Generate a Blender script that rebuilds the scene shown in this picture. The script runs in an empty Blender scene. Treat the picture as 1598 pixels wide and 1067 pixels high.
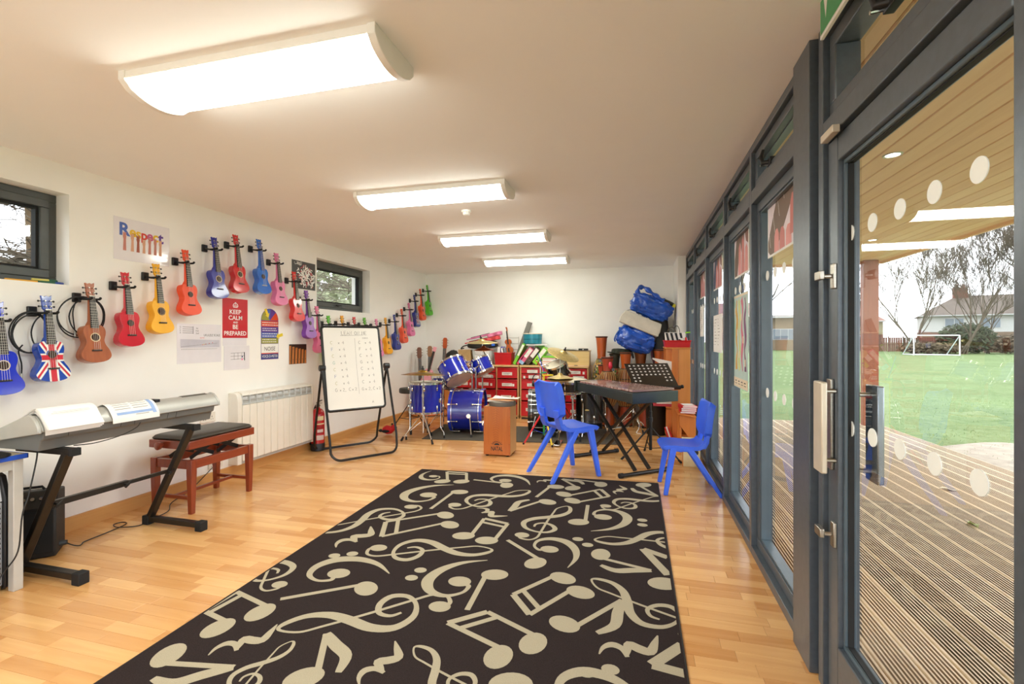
import bpy, bmesh, math, random
from mathutils import Matrix, Vector, Euler
random.seed(7)
SC = bpy.context.scene
COL = SC.collection
PI = math.pi

# ------------------------------------------------------------------ camera, sky, exposure
cam_d = bpy.data.cameras.new('camera')
cam = bpy.data.objects.new('camera', cam_d)
COL.objects.link(cam)
cam.location = (0, 0, 1.32)
cam.rotation_euler = (PI / 2, 0, math.radians(14.81))
cam_d.sensor_width = 36
cam_d.lens = 735 / 1598 * 36
cam_d.shift_y = -5.5 / 1598
cam_d.clip_start = 0.02
cam_d.clip_end = 400
SC.camera = cam
SC.view_settings.view_transform = 'Standard'
SC.view_settings.look = 'None'
SC.view_settings.gamma = 1
SC.view_settings.use_curve_mapping = False
SC.view_settings.exposure = 0.55
SC.cycles.max_bounces = 10
SC.cycles.diffuse_bounces = 8
SC.cycles.glossy_bounces = 4
SC.cycles.transparent_max_bounces = 24
SC.cycles.sample_clamp_indirect = 6
SC.cycles.caustics_reflective = False
SC.cycles.caustics_refractive = False
SC.cycles.use_denoising = True

LAMP_STRENGTH = 15.5
w = bpy.data.worlds.new('overcast_sky')
SC.world = w
w.use_nodes = True
nt = w.node_tree
nt.nodes['Background'].inputs[0].default_value = (0.90, 0.95, 1.0, 1)
nt.nodes['Background'].inputs[1].default_value = 3.3

# ------------------------------------------------------------------ materials
def lin(c):
    return c / 12.92 if c <= .04045 else ((c + .055) / 1.055) ** 2.4
TONE = [1.0]
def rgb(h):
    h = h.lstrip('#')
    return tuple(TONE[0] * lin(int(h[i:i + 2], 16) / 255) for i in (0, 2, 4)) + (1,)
MATS = {}
def mat(name, col, rough=.5, metal=0, var=.06, scale=14, bump=0, bscale=60, coat=0, spec=.5, stretch=None, tint=None):
    """Principled material with a procedural variation of colour (var) and relief (bump)."""
    if name in MATS: return MATS[name]
    m = bpy.data.materials.new(name); m.use_nodes = True
    n = m.node_tree; b = n.nodes['Principled BSDF']; L = n.links
    b.inputs['Roughness'].default_value = rough
    b.inputs['Metallic'].default_value = metal
    b.inputs['Coat Weight'].default_value = coat
    b.inputs['Coat Roughness'].default_value = .06
    b.inputs['Specular IOR Level'].default_value = spec
    c = rgb(col)
    tc = n.nodes.new('ShaderNodeTexCoord')
    src = tc.outputs['Object']
    if stretch:
        mp = n.nodes.new('ShaderNodeMapping'); mp.inputs['Scale'].default_value = stretch
        L.new(src, mp.inputs['Vector']); src = mp.outputs[0]
    no = n.nodes.new('ShaderNodeTexNoise'); no.inputs['Scale'].default_value = scale; no.inputs['Detail'].default_value = 3
    L.new(src, no.inputs['Vector'])
    cr = n.nodes.new('ShaderNodeValToRGB')
    a = rgb(tint) if tint else tuple(min(1, x * (1 - var * 2)) for x in c[:3]) + (1,)
    d = c if tint else tuple(min(1, x * (1 + var)) for x in c[:3]) + (1,)
    cr.color_ramp.elements[0].position = .32; cr.color_ramp.elements[1].position = .68
    cr.color_ramp.elements[0].color = a; cr.color_ramp.elements[1].color = d
    L.new(no.outputs['Fac'], cr.inputs[0]); L.new(cr.outputs[0], b.inputs['Base Color'])
    if bump:
        n2 = n.nodes.new('ShaderNodeTexNoise'); n2.inputs['Scale'].default_value = bscale; n2.inputs['Detail'].default_value = 4
        L.new(src, n2.inputs['Vector'])
        bp = n.nodes.new('ShaderNodeBump'); bp.inputs['Strength'].default_value = bump; bp.inputs['Distance'].default_value = .01
        L.new(n2.outputs['Fac'], bp.inputs['Height']); L.new(bp.outputs[0], b.inputs['Normal'])
    MATS[name] = m
    return m
def emis(name, col, s):
    m = bpy.data.materials.new(name); m.use_nodes = True
    b = m.node_tree.nodes['Principled BSDF']
    b.inputs['Base Color'].default_value = (.9, .9, .9, 1)
    b.inputs['Emission Color'].default_value = rgb(col); b.inputs['Emission Strength'].default_value = s
    MATS[name] = m
    return m
def glassmat(name, ior=1.75, tint=(1, 1, 1)):
    """clear sheet glass: the outer surface mirrors by Fresnel, the rest goes straight through"""
    m = bpy.data.materials.new(name); m.use_nodes = True
    n = m.node_tree; L = n.links
    n.nodes.remove(n.nodes['Principled BSDF'])
    tr = n.nodes.new('ShaderNodeBsdfTransparent'); tr.inputs[0].default_value = tint + (1,)
    gl = n.nodes.new('ShaderNodeBsdfGlossy'); gl.inputs['Roughness'].default_value = .003
    fr = n.nodes.new('ShaderNodeFresnel'); fr.inputs[0].default_value = ior
    ge = n.nodes.new('ShaderNodeNewGeometry')
    mu = n.nodes.new('ShaderNodeMath'); mu.operation = 'MULTIPLY'
    iv = n.nodes.new('ShaderNodeMath'); iv.operation = 'SUBTRACT'; iv.inputs[0].default_value = 1
    L.new(ge.outputs['Backfacing'], iv.inputs[1]); L.new(iv.outputs[0], mu.inputs[0]); L.new(fr.outputs[0], mu.inputs[1])
    mx = n.nodes.new('ShaderNodeMixShader')
    L.new(mu.outputs[0], mx.inputs[0]); L.new(tr.outputs[0], mx.inputs[1]); L.new(gl.outputs[0], mx.inputs[2])
    L.new(mx.outputs[0], n.nodes['Material Output'].inputs[0])
    MATS[name] = m
    return m
def woodmat(name, c1, c2, rough=.35, axis='x', scale=3.0, rnd=.0, coat=0, fine=.35, bump=.05):
    """straight-grained wood; rnd varies the tone from piece to piece"""
    m = bpy.data.materials.new(name); m.use_nodes = True
    n = m.node_tree; b = n.nodes['Principled BSDF']; L = n.links
    b.inputs['Roughness'].default_value = rough; b.inputs['Coat Weight'].default_value = coat; b.inputs['Coat Roughness'].default_value = .12
    tc = n.nodes.new('ShaderNodeTexCoord'); oi = n.nodes.new('ShaderNodeObjectInfo'); ge = n.nodes.new('ShaderNodeNewGeometry')
    ad = n.nodes.new('ShaderNodeMath'); ad.operation = 'ADD'
    L.new(oi.outputs['Random'], ad.inputs[0]); L.new(ge.outputs['Random Per Island'], ad.inputs[1])
    fr = n.nodes.new('ShaderNodeMath'); fr.operation = 'FRACT'; L.new(ad.outputs[0], fr.inputs[0])
    mp = n.nodes.new('ShaderNodeMapping')
    k = {'x': (1, 14, 14), 'y': (14, 1, 14), 'z': (14, 14, 1)}[axis]
    mp.inputs['Scale'].default_value = k
    cm = n.nodes.new('ShaderNodeCombineXYZ'); m9 = n.nodes.new('ShaderNodeMath'); m9.operation = 'MULTIPLY'; m9.inputs[1].default_value = 37
    L.new(fr.outputs[0], m9.inputs[0])
    for i in range(3): L.new(m9.outputs[0], cm.inputs[i])
    va = n.nodes.new('ShaderNodeVectorMath'); va.operation = 'ADD'
    L.new(tc.outputs['Object'], va.inputs[0]); L.new(cm.outputs[0], va.inputs[1])
    L.new((va if rnd else tc).outputs[0 if rnd else 'Object'], mp.inputs['Vector'])
    no = n.nodes.new('ShaderNodeTexNoise'); no.inputs['Scale'].default_value = scale; no.inputs['Detail'].default_value = 5; no.inputs['Distortion'].default_value = .6
    L.new(mp.outputs[0], no.inputs['Vector'])
    mxv = n.nodes.new('ShaderNodeMath'); mxv.operation = 'MULTIPLY_ADD'; mxv.inputs[1].default_value = fine * 2; 
    L.new(no.outputs['Fac'], mxv.inputs[0])
    m2 = n.nodes.new('ShaderNodeMath'); m2.operation = 'MULTIPLY_ADD'; m2.inputs[1].default_value = rnd; m2.inputs[2].default_value = .5 - fine - rnd / 2
    L.new(fr.outputs[0], m2.inputs[0]); L.new(m2.outputs[0], mxv.inputs[2])
    cr = n.nodes.new('ShaderNodeValToRGB'); cr.color_ramp.elements[0].position = .1; cr.color_ramp.elements[1].position = .9
    cr.color_ramp.elements[0].color = rgb(c1); cr.color_ramp.elements[1].color = rgb(c2)
    L.new(mxv.outputs[0], cr.inputs[0]); L.new(cr.outputs[0], b.inputs['Base Color'])
    if bump:
        bp = n.nodes.new('ShaderNodeBump'); bp.inputs['Strength'].default_value = bump; bp.inputs['Distance'].default_value = .004
        L.new(no.outputs['Fac'], bp.inputs['Height']); L.new(bp.outputs[0], b.inputs['Normal'])
    MATS[name] = m
    return m

# ------------------------------------------------------------------ mesh builder
class MB:
    def __init__(s): s.v = []; s.f = []; s.m = []; s.mi = 0; s.M = Matrix()
    def add(s, vs, fs):
        o = len(s.v); s.v += [s.M @ Vector(v) for v in vs]
        s.f += [tuple(i + o for i in f) for f in fs]; s.m += [s.mi] * len(fs); return s
    def box(s, x0, x1, y0, y1, z0, z1):
        return s.add([(x0, y0, z0), (x1, y0, z0), (x1, y1, z0), (x0, y1, z0), (x0, y0, z1), (x1, y0, z1), (x1, y1, z1), (x0, y1, z1)],
                     [(0, 3, 2, 1), (4, 5, 6, 7), (0, 1, 5, 4), (1, 2, 6, 5), (2, 3, 7, 6), (3, 0, 4, 7)])
    def cbox(s, c, d): return s.box(c[0] - d[0] / 2, c[0] + d[0] / 2, c[1] - d[1] / 2, c[1] + d[1] / 2, c[2] - d[2] / 2, c[2] + d[2] / 2)
    def loft(s, rings, cap=True, closed=True):
        n = len(rings[0]); vs = [p for r in rings for p in r]; fs = []
        for k in range(len(rings) - 1):
            for i in range(n if closed else n - 1):
                j = (i + 1) % n
                fs.append((k * n + i, k * n + j, (k + 1) * n + j, (k + 1) * n + i))
        if cap:
            fs.append(tuple(range(n))[::-1]); fs.append(tuple((len(rings) - 1) * n + i for i in range(n)))
        return s.add(vs, fs)
    def prism(s, poly, z0, z1, ax='z'):
        f = {'z': lambda p, z: (p[0], p[1], z), 'y': lambda p, z: (p[0], z, p[1]), 'x': lambda p, z: (z, p[0], p[1])}[ax]
        return s.loft([[f(p, z0) for p in poly], [f(p, z1) for p in poly]])
    def tube(s, pts, r, n=8, closed=False, cap=True):
        pts = [Vector(p) for p in pts]; N = len(pts); rr = r if isinstance(r, (list, tuple)) else [r] * N
        tg = []
        for i in range(N):
            a = pts[(i - 1) % N] if (i or closed) else pts[0]; b = pts[(i + 1) % N] if (i < N - 1 or closed) else pts[-1]
            t = b - a; tg.append(t.normalized() if t.length > 1e-9 else Vector((0, 0, 1)))
        up = Vector((0, 0, 1)) if abs(tg[0].z) < .9 else Vector((1, 0, 0))
        nrm = (up - tg[0] * up.dot(tg[0])).normalized(); rings = []
        for i in range(N):
            if i:
                nrm = nrm - tg[i] * nrm.dot(tg[i])
                if nrm.length < 1e-6: nrm = tg[i].orthogonal()
                nrm.normalize()
            bn = tg[i].cross(nrm)
            rings.append([pts[i] + (nrm * math.cos(2 * PI * k / n) + bn * math.sin(2 * PI * k / n)) * rr[i] for k in range(n)])
        if closed: rings.append(rings[0]); cap = False
        return s.loft(rings, cap)
    def cyl(s, a, b, r0, r1=None, n=16): return s.tube([a, b], [r0, r0 if r1 is None else r1], n)
    def lathe(s, prof, n=20, cap=True):
        return s.loft([[(r * math.cos(2 * PI * k / n), r * math.sin(2 * PI * k / n), z) for k in range(n)] for r, z in prof], cap)
    def ball(s, c, r, n=10, m=7):
        rx, ry, rz = r if isinstance(r, (list, tuple)) else (r, r, r)
        return s.loft([[(c[0] + rx * math.sin(t) * math.cos(2 * PI * k / n), c[1] + ry * math.sin(t) * math.sin(2 * PI * k / n), c[2] - rz * math.cos(t)) for k in range(n)]
                       for t in [max(.05, min(PI - .05, PI * i / (m - 1))) for i in range(m)]])
    def bar(s, a, b, w, d, up=(0, 0, 1)):
        """rectangular bar from a to b, w wide sideways and d deep along up"""
        a, b = Vector(a), Vector(b); t = (b - a).normalized(); u = Vector(up); u = (u - t * u.dot(t)).normalized(); q = t.cross(u)
        r = lambda c: [c + q * w / 2 + u * d / 2, c - q * w / 2 + u * d / 2, c - q * w / 2 - u * d / 2, c + q * w / 2 - u * d / 2]
        return s.loft([r(a), r(b)])
    def grid(s, fn, nu, nv):
        vs = [fn(i / nu, j / nv) for j in range(nv + 1) for i in range(nu + 1)]
        return s.add(vs, [(j * (nu + 1) + i, j * (nu + 1) + i + 1, (j + 1) * (nu + 1) + i + 1, (j + 1) * (nu + 1) + i) for j in range(nv) for i in range(nu)])
    # flat print lying on a front (-y) face
    def poly(s, pts, y=0): return s.add([(p[0], y, p[1]) for p in pts], [tuple(range(len(pts)))])
    def rect(s, x0, x1, z0, z1, y=0): return s.poly([(x0, z0), (x1, z0), (x1, z1), (x0, z1)], y)
    def disc(s, x, z, rx, rz=None, y=0, n=20, rot=0):
        rz = rx if rz is None else rz; c, q = math.cos(rot), math.sin(rot)
        return s.poly([(x + rx * math.cos(t) * c - rz * math.sin(t) * q, z + rx * math.cos(t) * q + rz * math.sin(t) * c) for t in [2 * PI * k / n for k in range(n)]], y)
    def rib(s, pts, wd, y=0):
        pts = [Vector(p) for p in pts]; N = len(pts); ws = wd if isinstance(wd, (list, tuple)) else [wd] * N; vs = []
        for i in range(N):
            t = (pts[min(i + 1, N - 1)] - pts[max(i - 1, 0)]); t = t.normalized() if t.length > 1e-9 else Vector((1, 0)); q = Vector((-t.y, t.x))
            for e in (1, -1): vs.append((pts[i].x + q.x * ws[i] / 2 * e, y, pts[i].y + q.y * ws[i] / 2 * e))
        return s.add(vs, [(2 * i, 2 * i + 1, 2 * i + 3, 2 * i + 2) for i in range(N - 1)])
    def mesh(s, name, smooth=True, ang=35):
        me = bpy.data.meshes.new(name); me.from_pydata([tuple(v) for v in s.v], [], s.f)
        me.polygons.foreach_set('material_index', s.m)
        bm = bmesh.new(); bm.from_mesh(me); bmesh.ops.recalc_face_normals(bm, faces=bm.faces); bm.to_mesh(me); bm.free()
        if smooth:
            me.polygons.foreach_set('use_smooth', [True] * len(me.polygons)); me.set_sharp_from_angle(angle=math.radians(ang))
        me.update(); return me
def spline(pts, n=6, closed=False):
    P = [Vector(p) for p in pts]; N = len(P); out = []
    for i in range(N if closed else N - 1):
        g = lambda k: P[k % N] if closed else P[max(0, min(N - 1, k))]
        a, b, c, d = g(i - 1), g(i), g(i + 1), g(i + 2)
        for k in range(n):
            t = k / n
            out.append(.5 * ((2 * b) + (c - a) * t + (2 * a - 5 * b + 4 * c - d) * t * t + (3 * b - a - 3 * c + d) * t ** 3))
    if not closed: out.append(P[-1])
    return out
def arcpts(c, r, a0, a1, n, ry=None):
    ry = r if ry is None else ry
    return [(c[0] + r * math.cos(math.radians(a0 + (a1 - a0) * i / n)), c[1] + ry * math.sin(math.radians(a0 + (a1 - a0) * i / n))) for i in range(n + 1)]
def T(x=0, y=0, z=0, rx=0, ry=0, rz=0): return Matrix.Translation((x, y, z)) @ Euler((math.radians(rx), math.radians(ry), math.radians(rz))).to_matrix().to_4x4()

# ------------------------------------------------------------------ objects
def link(name, me, mats=None, parent=None, loc=(0, 0, 0), rot=(0, 0, 0)):
    o = bpy.data.objects.new(name, me); COL.objects.link(o); o.location = loc; o.rotation_euler = [math.radians(a) for a in rot]
    if mats is not None and me is not None and not me.materials:
        for m in (mats if isinstance(mats, (list, tuple)) else [mats]): me.materials.append(m)
    if parent: o.parent = parent
    return o
def bev(o, w, seg=2):
    if w:
        b = o.modifiers.new('bevel', 'BEVEL'); b.width = w; b.segments = seg; b.limit_method = 'ANGLE'; b.angle_limit = math.radians(40)
    return o
def tag(o, label=None, cat=None, group=None, kind=None):
    for k, v in (('label', label), ('category', cat), ('group', group), ('kind', kind)):
        if v: o[k] = v
    return o
def thing(name, label, cat, loc=(0, 0, 0), rz=0, group=None, rot=None):
    return tag(link(name, None, loc=loc, rot=rot or (0, 0, rz)), label, cat, group)
def part(name, mb, m, parent, bevel=0, label=None, loc=(0, 0, 0), rot=(0, 0, 0), smooth=True, seg=2, kind=None, ang=35):
    me = mb if isinstance(mb, bpy.types.Mesh) else mb.mesh(name, smooth, ang)
    o = link(name, me, m, parent, loc, rot); bev(o, bevel, seg)
    return tag(o, label, kind=kind)
def solid(name, mb, m, label, cat, loc=(0, 0, 0), rot=(0, 0, 0), group=None, bevel=0, kind=None, smooth=True):
    return tag(bev(link(name, mb if isinstance(mb, bpy.types.Mesh) else mb.mesh(name, smooth), m, None, loc, rot), bevel), label, cat, group, kind)
def struct(name, mb=None, m=None, parent=None, bevel=0, loc=(0, 0, 0), rot=(0, 0, 0)):
    o = link(name, mb.mesh(name) if mb else None, m, parent, loc, rot); bev(o, bevel)
    if not parent: o['kind'] = 'structure'
    return o
def letters(s, h=None, wd=None, bold=0):
    """words as a flat mesh in the x-z plane centred on 0,0, fitted to height h and/or width wd"""
    cu = bpy.data.curves.new('lettering', 'FONT'); cu.body = s; cu.align_x = 'CENTER'; cu.offset = bold; cu.resolution_u = 3
    o = bpy.data.objects.new('lettering', cu); COL.objects.link(o); bpy.context.view_layer.update()
    me = bpy.data.meshes.new_from_object(o.evaluated_get(bpy.context.evaluated_depsgraph_get()))
    bpy.data.objects.remove(o); bpy.data.curves.remove(cu)
    xs = [v.co.x for v in me.vertices]; ys = [v.co.y for v in me.vertices]
    cx, cy = (min(xs) + max(xs)) / 2, (min(ys) + max(ys)) / 2; W, H = max(xs) - min(xs), max(ys) - min(ys)
    sx = wd / W if wd else h / H; sy = h / H if h else sx
    for v in me.vertices: v.co = ((v.co.x - cx) * sx, 0, (v.co.y - cy) * sy)
    out = ([tuple(v.co) for v in me.vertices], [tuple(p.vertices) for p in me.polygons]); bpy.data.meshes.remove(me)
    return out
def put_letters(mb, s, x, z, y, h=None, wd=None, bold=0, rot=0):
    vs, fs = letters(s, h, wd, bold); c, q = math.cos(math.radians(rot)), math.sin(math.radians(rot))
    mb.add([(x + v[0] * c - v[2] * q, y, z + v[0] * q + v[2] * c) for v in vs], fs)
def clip(poly, cv):
    """polygon cut by a convex, counter-clockwise one"""
    out = list(poly)
    for i in range(len(cv)):
        a, b = cv[i], cv[(i + 1) % len(cv)]; inp, out = out, []
        if not inp: return []
        side = lambda p: (b[0] - a[0]) * (p[1] - a[1]) - (b[1] - a[1]) * (p[0] - a[0])
        for k in range(len(inp)):
            p, q = inp[k - 1], inp[k]; sp, sq = side(p), side(q)
            if (sp < 0) != (sq < 0):
                t = sp / (sp - sq); out.append((p[0] + (q[0] - p[0]) * t, p[1] + (q[1] - p[1]) * t))
            if sq >= 0: out.append(q)
    return out

# shared materials
PAINT = mat('warm_white_wall_paint', '#f6f5f0', .85, var=.012, scale=3, bump=.03, bscale=220)
CEIL = mat('white_ceiling_paint', '#fbfbfa', .9, var=.012, scale=2)
GREYF = mat('anthracite_powder_coat', '#5d666f', .34, metal=.35, var=.05, scale=40, bump=.02, bscale=400, spec=.6)
GLASS = glassmat('window_glass')
OAK = woodmat('oak_skirting', '#c08a4e', '#d9a868', .35, 'y', 2.2)
OAKX = woodmat('oak_skirting_across', '#c08a4e', '#d9a868', .35, 'x', 2.2)
WHITE = mat('white_enamel', '#ecebe6', .35, var=.02)
PAPER = mat('white_paper', '#f0eeea', .75, var=.015)
BLACK = mat('black_plastic', '#17171a', .42, var=.1, scale=30)
BLACKM = mat('black_painted_steel', '#1d1c1b', .35, metal=.2, var=.1)
CHROME = mat('chrome', '#d8d6d2', .14, metal=1, var=.03)
STEEL = mat('brushed_steel', '#b9b4aa', .3, metal=1, var=.05, stretch=(1, 1, 30))
INK = mat('black_ink', '#26262a', .7)
RUBBER = mat('black_rubber', '#131313', .75)
# ------------------------------------------------------------------ room shell
LX, RX, FY, NY, HZ = -3.76, 0.68, 8.0, -1.3, 2.5
WIN = [(1.10, 2.345, 1.685, 2.305), (4.93, 6.11, 1.685, 2.305)]          # openings in the left wall: y0, y1, z0, z1
mb = MB()
ys = [NY - .3] + [v for q in WIN for v in q[:2]] + [FY + .3]
for i in range(0, 6, 2): mb.box(LX - .3, LX, ys[i], ys[i + 1], -.15, HZ + .3)
for y0, y1, z0, z1 in WIN:
    mb.box(LX - .3, LX, y0, y1, -.15, z0); mb.box(LX - .3, LX, y0, y1, z1, HZ + .3)
struct('wall_left', mb, PAINT)
struct('wall_far', MB().box(LX, RX + .12, FY, FY + .3, -.15, HZ + .3), PAINT)
struct('wall_near', MB().box(LX, -3.4, NY - .3, NY, -.15, HZ + .3).box(.35, RX + .12, NY - .3, NY, -.15, HZ + .3).box(-3.4, .35, NY - .3, NY, 2.3, HZ + .3), PAINT)  # unseen end wall, opened up for added daylight
struct('wall_pier', MB().box(.575, .80, 7.125, FY, -.15, HZ + .3), PAINT)
struct('wall_right', MB().box(RX + .0, .80, NY, -1.25, -.15, HZ + .3), PAINT)
struct('ceiling', MB().box(LX, RX + .12, NY, FY, HZ, HZ + .2), CEIL)
struct('baseboard_left', MB().prism([(LX, 0), (LX + .018, 0), (LX + .018, .092), (LX + .012, .098), (LX, .098)], NY, FY, 'y'), OAK)
struct('baseboard_far', MB().box(LX + .018, .575, FY - .018, FY, 0, .098), OAKX, bevel=.004)
struct('baseboard_pier', MB().box(.557, .575, 7.11, FY - .018, 0, .098), OAK, bevel=.004)

# floor: three-strip oak boards laid across the room, every strip a piece
fl = struct('floor', MB().box(LX, RX + .02, NY, FY, -.15, -.012), mat('floor_underlay', '#a5713f', .6))
STRIP = woodmat('oiled_oak_strip', '#c18244', '#f0c082', .27, 'x', 1.6, rnd=.45, coat=.25, fine=.26, bump=.03)
SW = .0722
cells = []
y = NY
row = 0
lastx = {}
while y < FY:
    x = LX - random.uniform(0, .4)
    while x < RX:
        ln = random.choice((.26, .32, .38, .44, .5)) * random.uniform(.9, 1.1)
        x0, x1 = max(x, LX + .0005), min(x + ln, RX + .015)
        if x1 - x0 > .02: cells.append((x0, x1, y, min(y + SW, FY)))
        x += ln
    y += SW
    row += 1
def strip_mesh(mb, x0, x1, y0, y1):
    g, e = .0004, .0012
    mb.loft([[(x0 + g, y0 + g, -.012), (x1 - g, y0 + g, -.012), (x1 - g, y1 - g, -.012), (x0 + g, y1 - g, -.012)],
             [(x0 + g, y0 + g, -e * .5), (x1 - g, y0 + g, -e * .5), (x1 - g, y1 - g, -e * .5), (x0 + g, y1 - g, -e * .5)],
             [(x0 + e, y0 + e, 0), (x1 - e, y0 + e, 0), (x1 - e, y1 - e, 0), (x0 + e, y1 - e, 0)]])
cs, sn = math.cos(math.radians(14.81)), math.sin(math.radians(14.81))
def key(c):
    cx, cy = (c[0] + c[1]) / 2, (c[2] + c[3]) / 2
    d = -cx * sn + cy * cs; r = cx * cs + cy * sn
    vis = d > .4 and abs(r / d) < 1.12 and 1.32 / d < .76 and not (-1.9 < cx < .1 and .9 < cy < 4.25)
    return (not vis, d)
cells.sort(key=key)
rest = MB()
for i, c in enumerate(cells):
    if i < 290:
        cx, cy = (c[0] + c[1]) / 2, (c[2] + c[3]) / 2
        m1 = MB(); strip_mesh(m1, c[0] - cx, c[1] - cx, c[2] - cy, c[3] - cy)
        link('plank', m1.mesh('plank', False), STRIP, fl, (cx, cy, 0))
    else: strip_mesh(rest, *c)
tag(link('plank_field', rest.mesh('plank_field', False), STRIP, fl), kind='stuff')
struct('trim_1', MB().box(LX + .02, RX - .02, 5.166, 5.172, 0, .0006), mat('pale_floor_joint', '#efd3a8', .4))

# ------------------------------------------------------------------ high windows in the left wall
FRM = mat('grey_window_frame', '#4a4e4d', .35, var=.05, bump=.02, bscale=300)
for k, (y0, y1, z0, z1) in enumerate(WIN):
    wn = struct('window_%d' % (k + 1))
    X = LX - .12
    def ring(mb, a, b, c, d, t, x0, x1):
        mb.box(x0, x1, a, b, c, c + t); mb.box(x0, x1, a, b, d - t, d); mb.box(x0, x1, a, a + t, c + t, d - t); mb.box(x0, x1, b - t, b, c + t, d - t); return mb
    part('frame', ring(MB(), y0, y1, z0, z1, .055, X - .07, X), FRM, wn, .004)
    part('sash', ring(MB(), y0 + .045, y1 - .045, z0 + .045, z1 - .045, .055, X - .05, X + .012), FRM, wn, .005)
    part('glazing_bead', ring(MB(), y0 + .1, y1 - .1, z0 + .1, z1 - .1, .016, X - .045, X - .004), RUBBER, wn)
    part('pane', MB().box(X - .036, X - .028, y0 + .1, y1 - .1, z0 + .1, z1 - .1), GLASS, wn)
    cy = (y0 + y1) / 2 - .02
    part('handle', MB().box(X + .012, X + .03, cy - .02, cy + .02, z0 + .062, z0 + .088).box(X + .03, X + .045, cy - .07, cy + .05, z0 + .066, z0 + .084), BLACK, wn, .005)

# ------------------------------------------------------------------ glazed wall on the right
GX = .745
BEAD = mat('blue_grey_glazing_bead', '#56656f', .3, var=.04)
mull = [2.30, 3.195, 4.12, 5.15, 6.17, 7.10]
DOT = mat('white_window_dot', '#f3f7f3', .55, var=.01)
def bars(mb, y0, y1, z0, z1, t, x0, x1, tb=None):
    tb = tb or t
    mb.box(x0, x1, y0, y1, z0, z0 + tb); mb.box(x0, x1, y0, y1, z1 - t, z1); mb.box(x0, x1, y0, y0 + t, z0 + tb, z1 - t); mb.box(x0, x1, y1 - t, y1, z0 + tb, z1 - t); return mb
def vent_handle(wn, yc):
    m1 = MB().box(GX - .052, GX - .022, yc - .035, yc + .035, 2.262, 2.30)
    m1.tube([(GX - .04, yc - .0, 2.28), (GX - .075, yc + .02, 2.285), (GX - .08, yc + .03, 2.32), (GX - .07, yc + .03, 2.36)], [.014, .013, .011, .008], 8)
    h = part('window_handle', m1, BLACK, wn, .003)
    part('handle_button', MB().cyl((GX - .052, yc + .03, 2.275), (GX - .085, yc + .03, 2.272), .006, n=8), CHROME, h)
bays = [(mull[k] + (.0 if k == 0 else .025), mull[k + 1] - .025) for k in range(5)] + [(-1.25, -.67)]  # last bay is unseen, added behind the camera for daylight
for k, (a, b) in enumerate(bays):
    wn = struct('window_%d' % (k + 3))
    f = MB().box(RX, .80, b, b + .05, 0, HZ).box(RX, .80, a, b, 2.14, 2.22).box(RX, .80, a, b, 2.455, HZ).box(RX, .80, a, b, 0, .05)
    part('frame', f, GREYF, wn, .003)
    part('sash', bars(MB(), a, b, .05, 2.14, .058, .712, .782), GREYF, wn, .004)
    part('vent_sash', bars(MB(), a + .006, b - .006, 2.226, 2.449, .05, .70, .782), GREYF, wn, .004)
    part('glazing_bead', bars(MB(), a + .058, b - .058, .108, 2.082, .012, .720, .775), BEAD, wn, .002)
    part('vent_bead', bars(MB(), a + .056, b - .056, 2.276, 2.399, .006, .738, .762), BEAD, wn)
    part('pane', MB().box(GX + .002, GX + .01, a + .05, b - .05, .10, 2.09), GLASS, wn)
    part('vent_pane', MB().box(GX + .002, GX + .01, a + .05, b - .05, 2.27, 2.405), GLASS, wn)
    vent_handle(wn, (a + b) / 2 + .1)
    yy = b - .10
    while yy > a + .09:
        for z in (1.69, 1.0):
            part('manifestation_dot', MB().cyl((GX - .0005, yy, z), (GX + .0018, yy, z), .029, n=20), DOT, wn)
        yy -= .163
struct('trim_2', MB().box(RX - .02, .80, 2.10, 2.30, 0, HZ), GREYF, bevel=.003)
struct('trim_3', MB().box(.695, .79, 2.066, 2.099, 0, HZ), RUBBER)
# unseen glazing added behind the camera to let in daylight
for k in range(4):
    a, b = -3.4 + .9375 * k, -3.4 + .9375 * (k + 1); wn = struct('window_%d' % (k + 9))
    part('frame', MB().box(a, b, NY - .12, NY - .04, 0, .10).box(a, b, NY - .12, NY - .04, 2.22, 2.30).box(a, a + .06, NY - .12, NY - .04, .1, 2.22).box(b - .06, b, NY - .12, NY - .04, .1, 2.22), GREYF, wn, .003)
    part('pane', MB().box(a + .055, b - .055, NY - .085, NY - .077, .095, 2.225), GLASS, wn)
# door
dr = struct('door_1')
part('frame', MB().box(RX, .80, 2.02, 2.065, 0, HZ).box(RX, .80, -.62, 2.02, 2.055, 2.13).box(RX, .80, -.62, 2.02, 2.455, HZ).box(RX, .80, .93, 1.0, 2.13, 2.455)
     .box(RX, .80, -.62, -.57, 0, 2.455).box(RX, .80, -.62, 2.02, -.02, .012), GREYF, dr, .003)
part('leaf_stile', MB().box(.695, .765, 1.925, 2.012, .02, 2.045), GREYF, dr, .004)
part('leaf_stile', MB().box(.695, .765, 1.0, 1.115, .02, 2.045), GREYF, dr, .004)
part('leaf_rail', MB().box(.695, .765, 1.115, 1.925, 1.955, 2.045), GREYF, dr, .004)
part('leaf_rail', MB().box(.695, .765, 1.115, 1.925, .02, .215), GREYF, dr, .004)
part('glazing_bead', bars(MB(), 1.115, 1.925, .215, 1.955, .014, .712, .750), BEAD, dr, .003)
part('gasket', bars(MB(), 1.129, 1.911, .229, 1.941, .004, .722, .740), RUBBER, dr)
part('pane', MB().box(GX - .012, GX - .004, 1.12, 1.92, .22, 1.95), GLASS, dr)
part('transom_sash', bars(MB(), 1.006, 2.014, 2.136, 2.449, .055, .70, .782), GREYF, dr, .004)
part('transom_pane', MB().box(GX + .002, GX + .01, 1.05, 1.97, 2.18, 2.40), GLASS, dr)
part('second_leaf', bars(MB(), -.565, .925, .02, 2.045, .105, .695, .765, .195), GREYF, dr, .004)
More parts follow.
